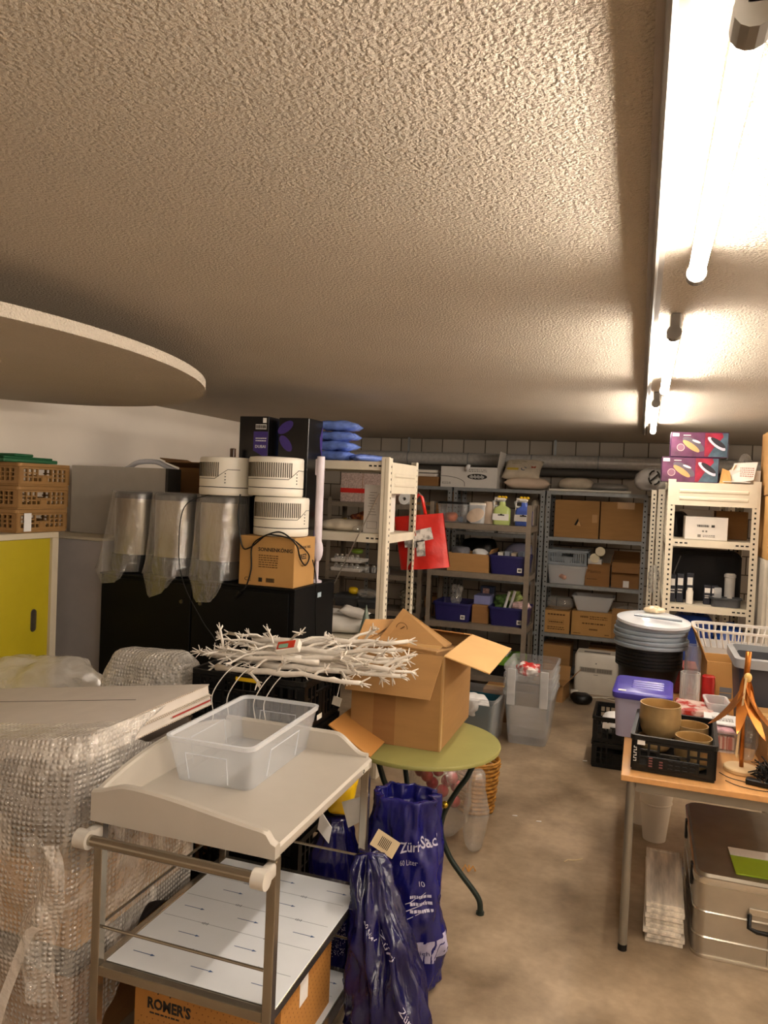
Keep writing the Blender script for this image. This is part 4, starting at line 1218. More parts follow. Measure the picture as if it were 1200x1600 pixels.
t = carton('open_carton', 'brown carton with its front flap folded down and a white label', 'box', (-.155, 8.07, .987), 0, .26, .34, .25, CARD_D, flaps={'front': (152, .11), 'back': (-20, .1), 'right': (5, .1)})
sticker(t, .055, .065, (.01, -.1706, .04), '-y', LABELW, 'label')
def printed(t, w, d, h, lines, seed):
    b = B(); scribble(b, -w * .33, w * .36, h * .08, h * .92, -d / 2, lines, seed); o = b.done('printed_text', mat('brown_ink', '#5a3b17', .8), t); o['kind'] = 'stuff'
t = carton('brown_carton', 'brown carton with a boxed print, left on the second-lowest filled shelf', 'box', (-.79, 8.03, .487), 0, .255, .34, .225, CARD_O)
b = B()
for a_ in ((-.085, .07, .09, .092), (-.085, .07, .132, .134)): b.box(a_[0], a_[1], -.1708, -.17, a_[2], a_[3])
for xx in (-.085, .068): b.box(xx, xx + .002, -.1708, -.17, .09, .134)
scribble(b, -.075, .06, .096, .128, -.17, 1, 3); scribble(b, -.09, .08, .17, .205, -.17, 1, 5); scribble(b, -.09, .08, .03, .07, -.17, 2, 6)
b.done('printed_text', mat('brown_ink', '#5a3b17', .8), t)['kind'] = 'stuff'
t = carton('brown_carton', 'brown carton with several small prints below the clear tray', 'box', (-.45, 8.03, .487), 0, .39, .34, .24, CARD_O)
b = B(); scribble(b, -.11, -.03, .17, .21, -.17, 1, 7); scribble(b, -.02, .15, .165, .205, -.17, 2, 8); scribble(b, -.09, .13, .11, .14, -.17, 1, 9); scribble(b, -.02, .06, .05, .085, -.17, 1, 10); scribble(b, -.17, -.10, .015, .03, -.17, 1, 11); scribble(b, .13, .17, .012, .035, -.17, 1, 12)
b.done('printed_text', mat('brown_ink', '#5a3b17', .8), t)['kind'] = 'stuff'
t = T('clear_tray', 'clear plastic tray tilted on the printed brown carton', 'tray', (-.45, 8.03, .729))
b = B(); b.shell(.30, .25, .40, .30, .15, .003, .02, .006, .01); b.done('body', CLEAR_M, t, smooth=40)
cloth_heap('film_heap', 'clear film bundle on the carton with boxed print', 'film', -.78, 8.0, .714, .27, .28, .13, BAGFILM, 44, .03, 10)
t = carton('open_carton', 'brown carton with a tall front flap at the right post', 'box', (-.125, 8.03, .487), 0, .275, .34, .17, CARD, flaps={'front': (0, .13), 'left': (-10, .1)})
cloth_heap('film_heap', 'pale film bundle showing above the carton with the tall flap', 'film', -.13, 8.08, .62, .24, .25, .17, BAGFILM, 45, .03, 10)
carton('brown_carton', 'brown carton standing upright on the lowest shelf at the left post', 'box', (-.78, 8.03, .082), 0, .28, .34, .28, CARD)
carton('brown_carton', 'brown carton on the lowest shelf behind the white heater', 'box', (-.32, 8.08, .082), 0, .30, .34, .28, CARD_D)
cloth_heap('white_sack', 'white folded sack lying on top of the right grey rack', 'sack', -.68, 8.05, 1.93, .36, .3, .13, FABRIC, 46, .02)
cloth_heap('grey_sack', 'grey wrapped bundle on top of the right grey rack', 'bundle', -.36, 8.08, 1.93, .38, .3, .085, mat('grey_film', '#8a867f', .3, bump=.4, bscale=20), 47, .02)
b = B(); b.cyl((-.93, 7.87, 1.929), (-.14, 7.89, 1.931), .012, 10)
tag(b.done('white_rod', WHITE_P, None, True, loc=(-.5, 7.88, 1.935)), 'thin white rod lying along the top front edge of the rack', 'rod')

# ================================================================ cream racks on the right
t = rack('shelf_rack', 'cream slotted rack on the right with the steam iron boxes on top', .15, .755, 5.9, 6.85, (.62, 1.12, 1.59, 2.0), 2.02, CREAM, sh=.05, pitch=.036, w=.05, slots=True)
end_panel(t, Matrix.Translation((.4525, 5.897, 1.835)) @ Euler(FACE['-y']).to_matrix().to_4x4(), .57, .165, CREAM)
rack('shelf_rack', 'cream slotted rack standing behind the one with the steam iron boxes', .10, .70, 6.95, 7.75, (.5, 1.0, 1.5, 1.94), 1.96, CREAM, sh=.05, pitch=.036, w=.05)
b = B(); post_mesh(b, .045, 6.93, 1.95, 1, 1, .04, .036)
tag(b.done('loose_post', [CREAM, HOLE], None), 'single cream slotted post leaning at the corner of the right racks', 'post')

def iron_box(x, z, label, first=[None]):
    if first[0] is not None:
        return clone(first[0], (x, 6.14, z), 0, label)
    w, d, h = .39, .24, .183
    t = T('iron_box', label, 'box', (x, 6.14, z), 0, 'steam iron boxes')
    PB = mat('purple_gloss_card', '#3d173c', .3, var=.25, vscale=6)
    B().box(-w / 2, w / 2, -d / 2, d / 2, 0, h, .003).done('body', PB, t)
    y = -d / 2 - .0004
    def flat(poly, m, nm, k=0):
        M = Matrix.Translation((0, y - .0004 * k, 0)) @ Euler(FACE['-y']).to_matrix().to_4x4()
        return B().prism(poly, .0004, M).done(nm, m, t)
    flat([(-w / 2 + .005, .006), (.035, .006), (.035, h - .006), (-w / 2 + .005, h - .006)], mat('mauve_print', '#5a2a4c', .3, var=.35, vscale=9), 'left_picture')
    flat([(.037, .006), (w / 2 - .005, .006), (w / 2 - .005, h - .006), (.037, h - .006)], mat('slate_print', '#435867', .3, var=.3, vscale=20), 'right_picture')
    flat([(.037, .006), (.06, .006), (.10, .075), (.16, .15), (.15, h - .006), (.037, h - .006)], mat('crimson_print', '#8e1834', .3, var=.3, vscale=14), 'red_panel', 1)
    def ell(cx, cz, a, b_, rot, n=24, lo=0, hi=360):
        return [(cx + a * math.cos(R(q)) * math.cos(rot) - b_ * math.sin(R(q)) * math.sin(rot), cz + a * math.cos(R(q)) * math.sin(rot) + b_ * math.sin(R(q)) * math.cos(rot)) for q in [lo + (hi - lo) * k / n for k in range(n)]]
    flat(ell(-.04, .095, .085, .034, R(-32)), mat('iron_grey', '#57505c', .3, var=.2), 'iron_picture', 1)
    flat(ell(-.055, .08, .07, .02, R(-35)), mat('iron_gold', '#b98f5c', .3), 'iron_sole', 2)
    flat(ell(-.02, .115, .03, .008, R(-20)), LABELW, 'iron_handle', 2)
    flat(ell(.115, .10, .075, .022, R(-38)), mat('knife_pale', '#cfc4d4', .3), 'soleplate_picture', 2)
    flat(ell(.125, .108, .06, .018, R(-36)), mat('iron_dark', '#26232c', .3), 'iron_body_picture', 3)
    flat(ell(-.125, .07, .027, .027, 0), mat('disc_pale', '#c0a3a0', .3), 'round_mark', 2)
    flat(ell(-.125, .07, .023, .023, 0), mat('disc_dark', '#7b5568', .3), 'round_mark', 3)
    flat([(-.185, h - .032), (-.14, h - .032), (-.14, h - .01), (-.185, h - .01)], LABELW, 'white_mark', 2)
    b = B(); scribble(b, -.183, -.143, h - .028, h - .015, y - .0012, 1, 3); b.done('small_print', mat('blue_ink', '#3a3d78', .5), t)['kind'] = 'stuff'
    flat([(-.11, h - .026), (-.06, h - .026), (-.06, h - .022), (-.11, h - .022)], LABELW, 'text_line', 2)
    first[0] = t
    return t
iron_box(.292, 2.003, 'purple steam iron box, lower of the two stacked on the cream rack')
iron_box(.347, 2.187, 'purple steam iron box stacked on top of the other one')
t = T('torn_box', 'torn open white cardboard box beside the steam iron boxes', 'box', (.64, 6.08, 2.002), R(0))
b = B(); b.shell(.20, .20, .20, .20, .10, .004, 0, c=(.02, .03, 0)); b.done('body', WHITE_CARD, t)
b = B(); b.sheet([(-.10, -.09, .0), (.07, -.13, .03), (.10, -.06, .16), (-.05, -.03, .15)], .004); b.done('flap', WHITE_CARD, t)
b = B(); b.sheet([(-.09, -.08, .02), (-.04, -.05, .14), (-.075, .03, .10), (-.10, .0, .01)], .004); b.done('flap', CARD_L, t)
b = B(); b.sheet([(-.15, -.11, .0), (-.07, -.13, .0), (-.08, -.06, .09), (-.13, -.05, .11)], .004); b.done('flap', CARD_O, t)
b = B(); b.sheet([(-.13, -.14, .012), (.05, -.14, .012), (.07, -.09, .02), (-.12, -.06, .02)], .004); b.done('flap', WHITE_CARD, t)
b = B(); scribble(b, -.02, .07, .05, .12, -.125, 5, 3); b.done('small_print', mat('rust_ink', '#a86a58', .6), t)['kind'] = 'stuff'
cloth_heap('bubble_bundle', 'clear film bundle at the right end of the cream rack top', 'film', .70, 6.45, 2.002, .10, .2, .25, BAGFILM, 50, .02)
cloth_heap('grey_sack', 'grey sack with a black emblem slumped over the left rack corner', 'sack', .06, 7.3, 1.945, .34, .34, .2, mat('grey_sack', '#a8a49f', .6, var=.08, bump=.3, bscale=20), 51, .04, 7)
b = B()
for q in (0, 90, 180, 270):
    b.tube([(.06 + .045 * math.cos(R(q + k * 11)), 0, 2.06 + .06 * math.sin(R(q + k * 11))) for k in range(7)], .008, 6)
b.tube([(.03, 0, 2.03), (.06, 0, 2.06), (.09, 0, 2.09)], .008, 6)
bmesh.ops.translate(b.bm, vec=(0, 7.10, 0), verts=b.bm.verts)
o = bpy.data.objects['grey_sack.001'] if 'grey_sack.001' in bpy.data.objects else bpy.data.objects['grey_sack']
p_ = b
off = Vector(o.location)
for v in b.bm.verts: v.co -= off
b.done('emblem', INK, o)
cloth_heap('film_bundle', 'shiny clear film hanging at the left side of the right rack', 'film', .09, 6.45, 1.13, .08, .2, .22, BAGFILM, 52, .02, 14)
# contents
t = carton('white_box', 'white cardboard box with small black prints on the upper rack shelf', 'box', (.42, 6.1, 1.592), 0, .285, .28, .165, WHITE_CARD, tape=False)
barcode(t, .08, .016, (-.02, -.1406, .10), '-y', 3)
sticker(t, .022, .018, (.045, -.1406, .10), '-y', INK, 'printed_square')
sticker(t, .012, .012, (-.02, -.1406, .062), '-y', mat('grey_ink', '#77736c', .7), 'mark_print'); sticker(t, .012, .012, (.002, -.1406, .062), '-y', mat('grey_ink', '#77736c', .7), 'mark_print')
sticker(t, .022, .02, (-.045, -.1406, .028), '-y', mat('grey_ink', '#77736c', .7), 'mark_print')
b = B(); scribble(b, -.02, .06, .018, .038, -.14, 2, 4); b.done('small_print', INK, t)['kind'] = 'stuff'
cloth_heap('black_cable_coil', 'black appliance and cable behind the white printed box', 'appliance', .24, 6.36, 1.592, .14, .2, .2, BLACK, 53, .03)
carton('brown_carton', 'brown carton at the back right of the upper rack shelf', 'box', (.62, 6.45, 1.592), 0, .22, .3, .21, CARD_D)
carton('pale_carton', 'whitish carton at the back of the upper rack shelf', 'box', (.38, 6.5, 1.592), 0, .24, .25, .21, WHITE_CARD)
t = T('black_case', 'black fabric suitcase lying at the back of the middle shelf', 'suitcase', (.45, 6.42, 1.122))
BF = mat('black_fabric', '#131214', .85, var=.2, bump=.1)
B().rloft([(.48, .40, 0, .05), (.50, .42, .03, .06), (.50, .42, .34, .06), (.44, .36, .37, .05)], 5).done('body', BF, t, smooth=40)
b = B(); b.tube([(-.2, -.212, .05), (-.22, -.214, .2), (-.18, -.214, .33)], .005, 6); b.done('zip', mat('zip_grey', '#5e5a56', .5), t, smooth=True)
for k, (x, h, l) in enumerate(((.215, .20, 'dark bottle box leftmost on the middle rack shelf'), (.27, .21, 'dark bottle box with white label beside the left post'), (.335, .22, 'dark bottle box behind the white flask'), (.455, .14, 'short dark box left of the grey tray'), (.505, .14, 'short dark box above the grey tray'))):
    t = carton('dark_box', l, 'box', (x, 6.05, 1.122), 0, .048, .06, h, mat('dark_blue_box', '#1c1f2b', .4), tape=False, group='dark boxes on the middle shelf')
    b = B(); b.box(-.018, .018, -.0308, -.03, h * .6, h * .85); scribble(b, -.016, .016, h * .3, h * .5, -.03, 2, k); b.done('label', LABELW, t)
b = B(); b.lathe([(.024, 0), (.024, .09), (.018, .105), (.018, .115)], seg=18)
tag(b.done('white_flask', WHITE_P, None, smooth=40, loc=(.335, 5.985, 1.122)), 'small white flask standing before the dark boxes', 'flask')
b = B(); b.lathe([(.034, 0), (.036, .17), (.04, .172), (.04, .19), (.03, .2)], seg=22)
tag(b.done('tall_flask', mat('grey_white_plastic', '#b5b1ab', .4), None, smooth=40, loc=(.605, 6.06, 1.155)), 'tall grey-white flask with lid behind the grey tray', 'flask')
tub('grey_tray', 'dark grey tray at the front edge of the middle shelf', 'tray', (.575, 5.985, 1.122), 0, .22, .12, .065, DARKG)
b = B(); b.box(.5, .55, 6.01, 6.05, 1.122, 1.25, .004)
tag(b.done('clear_beaker', CLEAR_M, None, True, loc=(.525, 6.03, 1.122)), 'small clear container between the short boxes and tall flask', 'container')
t = T('canister', 'large blue canister at the left of the lower rack shelf', 'canister', (.38, 6.2, .622))
NB = mat('deep_blue_plastic', '#173a8c', .4, var=.08)
B().rloft([(.26, .3, 0, .04), (.27, .31, .02, .05), (.27, .31, .36, .05), (.2, .24, .40, .04)], 5).done('body', NB, t, smooth=40)
B().cyl((.05, 0, .40), (.05, 0, .435), .03, 16).done('cap', NB, t, smooth=40)
b = B(); b.tube([(-.08, 0, .395), (-.08, 0, .43), (.0, 0, .43), (.0, 0, .395)], .014, 8); b.done('handle', NB, t, smooth=True)
sticker(t, .03, .16, (-.10, -.1556, .2), '-y', mat('pale_label', '#8e9bb5', .5), 'label')
t = T('canister', 'rounded bright blue canister lying at the right on the lower shelf', 'canister', (.63, 6.15, .622))
B().rloft([(.2, .28, 0, .05), (.22, .30, .04, .06), (.22, .30, .22, .06), (.15, .22, .33, .05), (.08, .12, .345, .03)], 6).done('body', BLUE, t, smooth=50)
B().cyl((.0, -.02, .34), (.0, -.02, .37), .028, 16).done('cap', BLUE, t, smooth=40)
carton('red_white_box', 'small white and red box between the two blue canisters', 'box', (.50, 5.99, .86), 0, .07, .05, .06, mat('red_white_card', '#b9a09c', .5, var=.3, vscale=30), tape=False) if False else None
# big cartons and pale cabinet at the right edge
t = T('pale_cabinet', 'pale grey cabinet at the right edge beside the cream rack', 'cabinet', (1.06, 5.85, 0))
B().box(.775, 1.35, 5.7, 6.2, 0, 1.49, .004).done('body', mat('pale_grey_panel', '#bdb5a7', .5), t, True)
B().box(.80, 1.06, 5.685, 5.7, .06, 1.45, .003).done('door', mat('pale_grey_panel', '#bdb5a7', .5), t, True)
B().box(1.07, 1.33, 5.685, 5.7, .06, 1.45, .003).done('door', mat('pale_grey_panel', '#bdb5a7', .5), t, True)
carton('big_carton', 'large brown carton at the right edge, lower of two on the pale cabinet', 'box', (1.085, 5.92, 1.491), 0, .60, .45, .435, CARD_O)
carton('big_carton', 'large brown carton at the right edge, stacked nearest the ceiling', 'box', (1.085, 5.92, 1.928), 0, .62, .45, .44, CARD)

# ================================================================ table on the right
WOOD = mat('beech_top', '#cf9a60', .35, var=.06, vscale=3, stretch=(14, 1, 14))
t = T('work_table', 'beech-topped table with grey steel frame on the right', 'table', (.38, 4.15, 0))
B().box(-.04, .80, 3.255, 5.08, .71, .735, .003, 2).done('table_top', WOOD, t, True)
FR = mat('grey_frame', '#8b8478', .35, .5, var=.05)
b = B(); b.box(.02, .75, 3.285, 3.315, .665, .7095); b.done('apron', FR, t, True)
b = B(); b.box(.02, .75, 5.02, 5.05, .665, .7095); b.done('apron', FR, t, True)
for xx in (.0, .755): B().box(xx, xx + .025, 3.33, 5.0, .665, .7095).done('apron', FR, t, True)
for x, y in ((.0, 3.29), (.765, 3.29), (.0, 5.03), (.765, 5.03)):
    b = B(); b.cyl((x, y, .025), (x, y, .7095), .018, 14)
    l = b.done('leg', FR, t, True, smooth=40)
    b = B(); b.cyl((x, y, 0), (x, y, .026), .019, 14); b.done('foot_cap', BLACK, l, True, smooth=40)
ZT = .7365

t = crate('folding_crate', 'black folding crate holding gold pots at the front of the table', (.168, 3.525, ZT), R(-3), .325, .42, .15, BLACK, cols=10, rows=3)
for k in range(2):
    pass
sticker(t, .03, .026, (-.125, -.213, .125), '-y', LABELW, 'label')
b = B(); b.cbox((.0, -.212, .045), (.20, .006, .05), None, .004)
for k in range(4):
    for j in range(3): b.cbox((-.01 + .028 * k, -.2155, .03 + .015 * j), (.018, .003, .005), None, .001)
o = b.done('front_plate', BLACK, t)
b = B()
for k in range(6): b.box(-.153, -.141, -.2146, -.2135, .042 + .011 * k, .045 + .011 * k); b.box(-.153 if k % 2 else -.144, -.150 if k % 2 else -.141, -.2146, -.2135, .042 + .011 * k, .050 + .011 * k)
b.done('side_lettering', LABELW, t)['kind'] = 'stuff'
b = B()
for k in range(4): b.cbox((-.085 + .0, -.2158, .03 + .011 * k), (.014, .002, .005))
for k in range(3): b.cbox((-.045, -.2158, .03 + .011 * k), (.014, .002, .005))
b.done('printed_marks', mat('rust_print', '#7c4a4a', .5), t)
GOLD = mat('old_gold', '#bb9d6c', .38, .45, var=.2, vscale=9)
GOLDIN = mat('gold_inside', '#a37f48', .5, .2, var=.1)
def pot(x, y, z, r, h, label, rot=0):
    t = T('gold_pot', label, 'pot', (x, y, z), 0, 'gold pots in the black crate')
    k = r
    B().lathe([(.6 * k, 0), (.82 * k, .08 * h), (.98 * k, .35 * h), (1.0 * k, .6 * h), (.97 * k, .93 * h), (.985 * k, h), (.94 * k, h), (.92 * k, .93 * h), (.95 * k, .6 * h), (.9 * k, .35 * h), (.6 * k, .06 * h)], seg=40).done('body', [GOLD], t, smooth=50)
    B().lathe([(.935 * k, .985 * h), (.915 * k, .93 * h), (.945 * k, .6 * h), (.895 * k, .35 * h), (.58 * k, .08 * h)], seg=40, cap0=False).done('inside', GOLDIN, t, smooth=50)
    return t
pot(.108, 3.605, ZT + .077, .088, .145, 'large gold pot sitting highest in the black crate')
pot(.24, 3.63, ZT + .014, .072, .125, 'gold pot at the back right in the black crate')
pot(.238, 3.43, ZT + .014, .074, .13, 'gold pot at the front right in the black crate')
pot(.088, 3.605, ZT + .014, .07, .058, 'shallow gold pot under the large gold pot')

t = T('lidded_bin', 'frosted bin with a purple lid at the table corner', 'bin', (.035, 3.93, ZT), R(-2))
b = B(); b.shell(.225, .31, .245, .335, .185, .003, .03, .006, .012); b.done('body', mat('frosted_lilac', '#a9a6bf', .4, var=.04), t, smooth=40)
PL = mat('purple_lid', '#3f379a', .35, var=.05)
ld = B().rloft([(.265, .36, .186, .03), (.27, .365, .192, .03), (.27, .365, .212, .03), (.25, .345, .22, .03)], 5).done('lid', PL, t, smooth=40)
b = B()
for k in range(4): b.rloft([(.15, .02, 0, .009), (.14, .012, .006, .005)], 3, (.02, -.07 + .045 * k, .2205))
b.done('lid_rib', mat('purple_rib', '#6a63b8', .2), ld)
b = B(); b.cbox((-.09, -.16, .2215), (.035, .022, .002)); b.done('sticker', LABELW, ld)

# stacked black buckets with grey lids
def bucket(k, z, first=[None]):
    N_ = ['bottom one', 'second from the bottom', 'third from the bottom', 'fourth from the bottom', 'fifth from the bottom', 'topmost one']
    label = 'round black bucket of the stack on the table, ' + N_[k]
    if first[0] is None:
        t = T('bucket', label, 'bucket', (.06, 4.62, z), 0, 'stacked black buckets')
        B().lathe([(.125, 0), (.168, .183), (.182, .184), (.182, .20), (.163, .20), (.118, .006)], seg=44).done('body', BLACK, t, smooth=40)
        first[0] = t; return t
    return clone(first[0], (.06, 4.62, z), None, label)
for k in range(6): bucket(k, ZT + .019 * k)
LIDG = mat('lid_grey', '#8d98a3', .3, var=.05)
def blid(k, z, first=[None]):
    label = 'pale grey round lid of the pile on the black buckets, ' + ['bottom one', 'second up', 'third up', 'fourth up', 'fifth up'][k]
    if first[0] is None:
        t = T('bucket_disc', label, 'lid', (.065, 4.62, z), R(k * 20), 'grey lids on the buckets')
        B().lathe([(.196, 0), (.2, .006), (.2, .02), (.188, .024), (.183, .016), (.0, .016)], seg=44, cap0=True).done('lid', LIDG, t, smooth=40)
        first[0] = t; return t
    return clone(first[0], (.065 + .006 * math.sin(k * 2), 4.62, z), None, label)
zl = ZT + .019 * 5 + .202
for k in range(5): blid(k, zl + .0255 * k)
t = T('bucket_disc', 'topmost translucent lid lying tilted on the pile of grey lids', 'lid', (.075, 4.60, zl + .13), 0)
FR_ = film('frosted_lid', '#dfe3e8', .75, .15, .2)
B().lathe([(.19, 0), (.2, .008), (.2, .022), (.18, .03), (.12, .045), (.0, .048)], seg=44, rot=(R(4), R(2), 0)).done('lid', FR_, t, smooth=40)
b = B(); b.cbox((.02, -.13, .05), (.25, .02, .006), (R(14), R(3), 0)); b.done('rim_strip', mat('strip_grey', '#5f6c78', .4), t)
cloth_heap('crumpled_wrap', 'crumpled beige wrapper lying on the topmost bucket lid', 'wrapper', .08, 4.66, zl + .18, .12, .1, .035, mat('beige_wrap', '#d6c2a0', .35, var=.2, vscale=30), 54, .02, 20)

def vase(x, y, r, h, label, z=ZT):
    t = T('glass_cylinder', label, 'vase', (x, y, z), 0, 'clear glass cylinders on the table')
    B().lathe([(r, 0), (r, h), (r - .004, h), (r - .004, .01)], seg=32).done('glass', GLASS, t, smooth=40)
    return t
vase(.298, 4.68, .045, .31, 'tall clear glass cylinder at the back beside the buckets')
vase(.268, 4.33, .05, .225, 'shorter clear glass cylinder nearer on the table')
carton('red_box', 'red patterned box lying under the tall glass cylinder', 'box', (.27, 4.90, ZT), 0, .13, .22, .155, mat('red_pattern_card', '#8e2f2c', .5, var=.4, vscale=25), tape=False)
b = B(); b.lathe([(.033, 0), (.033, .20), (.028, .205)], seg=20)
tag(b.done('red_candle', mat('red_wax', '#b3201f', .35, var=.1), None, smooth=40, loc=(.362, 4.40, ZT)), 'tall red pillar candle beside the glass cylinder', 'candle')
PKM = duo('pink_red_film', '#b8362f', '#e3c6bc', 20, .42, .56, .25)
for k, l in enumerate(('red and white packet lowest of the pile behind the gold pots', 'red and white packet in the middle of the pile behind the gold pots', 'red and white packet topmost of the pile behind the gold pots')):
    b = B(); b.box(-.085, .085, -.10, .10, 0, .034, .008, 2); b.crumple(.006, 14, k)
    tag(b.done('napkin_packet', PKM, None, loc=(.27 + .006 * k, 4.10 + .01 * k, ZT + .0355 * k + .002)), l, 'packet', 'red and white packets')
t = carton('brown_carton', 'tall brown carton with a grey printed square on the table', 'box', (.435, 4.56, ZT), R(3), .175, .25, .275, CARD_O, flaps={'left': (22, .16)})
b = B(); b.box(-.02, .04, -.1258, -.125, .085, .112); b.box(-.02, .04, -.1258, -.125, .116, .143); b.done('printed_square', mat('grey_blue_print', '#6b7077', .6), t)
# white laundry basket
t = T('laundry_basket', 'white slotted plastic basket at the back of the table', 'basket', (.56, 4.88, ZT + .13), 0)
WB = mat('basket_white', '#cfcac4', .35, var=.03)
w_, d_, h_ = .50, .32, .27
b = B(); b.shell(.40, .24, .46, .28, .17, .003, .05); b.done('bowl', film('basket_plastic', '#d9d6d2', .6, .3, .2), t, smooth=40)
b = B(); b.rloft([(.50, .32, .255, .07), (.53, .35, .258, .08), (.53, .35, .27, .08), (.49, .31, .27, .07), (.49, .31, .255, .07)], 5, cap0=False, cap1=False); b.done('rim', WB, t, smooth=40)
loop0, loop1 = rr(.46, .28, .05, 6), rr(.50, .32, .07, 6)
def ringpt(loop, s):
    P = [Vector(p) for p in loop]; L = [(P[(i + 1) % len(P)] - P[i]).length for i in range(len(P))]; tot = sum(L); s = (s % 1) * tot
    for i, l in enumerate(L):
        if s <= l: return P[i].lerp(P[(i + 1) % len(P)], s / l)
        s -= l
    return P[0]
b = B()
for k in range(44):
    a0, a1 = ringpt(loop0, k / 44), ringpt(loop1, k / 44)
    b.tube([(a0.x, a0.y, .168), (a1.x, a1.y, .257)], .0055, 6)
b.done('slats', WB, t)
B().box(-.20, .20, -.1, .1, -.13, -.001, .004).done('support', CARD_D, t) if False else None
carton('basket_box', 'flat brown carton under the white laundry basket', 'box', (.56, 4.88, ZT), 0, .30, .22, .128, CARD_D)
cloth_heap('white_goods', 'small white packets with black dots inside the basket', 'packet', .50, 4.83, ZT + .136, .3, .16, .12, mat('dotted_packets', '#b9b3ab', .4, var=.5, vscale=60), 55, .02, 16)

# dark grey crate with light rim, right
t = T('dark_crate', 'dark grey plastic box with a light grey rim at the right edge', 'box', (.672, 4.02, ZT), 0)
b = B(); b.shell(.40, .32, .46, .38, .39, .004, .03); b.done('body', mat('slate_plastic', '#35363c', .45), t, smooth=40)
b = B(); b.rloft([(.462, .382, .375, .03), (.50, .42, .375, .04), (.50, .42, .415, .04), (.47, .39, .42, .03), (.452, .372, .42, .03), (.452, .372, .375, .03)], 5, cap0=False, cap1=False); b.done('rim', mat('rim_grey', '#8b8d90', .35), t, smooth=40)
t = T('clear_tub', 'clear tub of red ribbons with white papers on the table', 'tub', (.385, 3.84, ZT), 0)
b = B(); b.shell(.13, .20, .15, .22, .10, .003, .02, .006, .01); b.done('body', CLEAR, t, smooth=40)
STR = duo('red_striped_paper', '#a52a26', '#dcbcae', 90, .46, .54, .5)
[n for n in STR.node_tree.nodes if n.type == 'MAPPING'][0].inputs['Scale'].default_value = (1, 1, .02)
B().box(.335, .435, 3.77, 3.91, ZT + .005, ZT + .065, .004).done('striped_packet', STR, None, True, loc=(.40, 3.84, ZT + .005))
tag(bpy.data.objects['striped_packet'], 'red and white striped packet inside the clear tub', 'packet')
PINKF = mat('pink_film', '#c99aa2', .25, var=.3, vscale=20)
b = B(); b.pillow(.11, .16, .03, (0, 0, .018), (0, 0, 0), 10, .006, 3)
tag(b.weld().done('pink_packet', PINKF, None, smooth=True, loc=(.385, 3.84, ZT + .067)), 'pale pink packet over the striped one in the clear tub', 'packet')
b = B(); b.sheet([(-.08, -.07, .0), (.07, -.09, 0), (.09, .07, .004), (-.07, .09, .004)], .006)
o = tag(b.done('paper_sheets', PAPER, None, loc=(.385, 3.89, ZT + .108)), 'white printed sheets lying over the clear tub', 'paper')
b = B(); scribble(b, -.04, .05, -.04, .04, 0, 5, 4); 
bmesh.ops.rotate(b.bm, cent=(0, 0, 0), matrix=Matrix.Rotation(R(-90), 3, 'X'), verts=b.bm.verts); bmesh.ops.translate(b.bm, vec=(0, 0, .005), verts=b.bm.verts)
b.done('printed_text', mat('grey_ink', '#77736c', .7), o)['kind'] = 'stuff'
t = T('clear_tub', 'white-rimmed clear tub behind the copper leaf ornament', 'tub', (.385, 4.15, ZT), R(3))
b = B(); b.shell(.08, .16, .10, .18, .14, .003, .02, .008, .01); b.done('body', CLEAR_M, t, smooth=40)
cloth_heap('white_tissue', 'white tissue ball beside the copper ornament', 'tissue', .385, 4.01, ZT + .002, .07, .06, .11, PAPER, 56, .02, 14)
cloth_heap('film_bundle', 'clear film bag standing beside the right brown carton', 'film', .478, 3.68, ZT + .002, .07, .10, .22, BAGFILM, 57, .02, 12)
carton('brown_carton', 'brown carton at the right edge of the table front', 'box', (.635, 3.66, ZT), R(2), .22, .26, .215, CARD)
# copper leaf ornament
COP = mat('copper_leaf', '#b9722f', .32, .7, var=.2, vscale=10)
WOODP = mat('pale_wood', '#d9b98a', .5, var=.05)
t = T('leaf_ornament', 'copper palm leaf ornament on a round wooden foot', 'ornament', (.435, 3.50, ZT))
B().lathe([(.068, 0), (.07, .004), (.07, .014), (.066, .018)], seg=32, c=(0, .02, 0)).done('foot', WOODP, t, smooth=40)
b = B(); b.tube([(0, .02, .018), (-.004, .02, .2), (0, .02, .42)], .009, 8); b.done('stem', COP, t, smooth=True)
def leaf(a, curl, L, w, tz=.405):
    b = B()
    def f(u, v):
        s = (v - .5) * 2 * w * math.sin(PI * min(1, u * .94 + .06)) ** .7
        rad = L * (1 - math.cos(u * curl)) * .55
        z = tz - L * math.sin(u * curl * .8) * 1.0 + .02 * math.sin(PI * u)
        return (math.cos(a) * rad - math.sin(a) * s, .02 + math.sin(a) * rad + math.cos(a) * s, z)
    b.grid(14, 4, f, .0015); b.done('leaf', COP, t, smooth=60)
leaf(R(190), 1.75, .22, .034); leaf(R(-15), 1.75, .24, .034); leaf(R(250), 1.25, .27, .024); leaf(R(305), 1.45, .26, .026); leaf(R(70), 1.5, .22, .03)
b = B()
b.loft([[(-.03, -.012, .07), (-.022, -.012, .06), (.0, -.012, .40), (-.008, -.012, .40)], [(-.03, -.008, .07), (-.022, -.008, .06), (.0, -.008, .40), (-.008, -.008, .40)]])
b.done('wooden_slat', WOODP, t)
b = B(); b.tube([(0, .02, .40), (.002, .018, .45), (.004, .02, .505)], .012, 10); b.done('twisted_top', COP, t, smooth=True)
b = B(); b.sph((.004, .0, .40), .016, .012, .02); b.done('bulb', mat('warm_glass', '#d7b26a', .15), t, smooth=True)
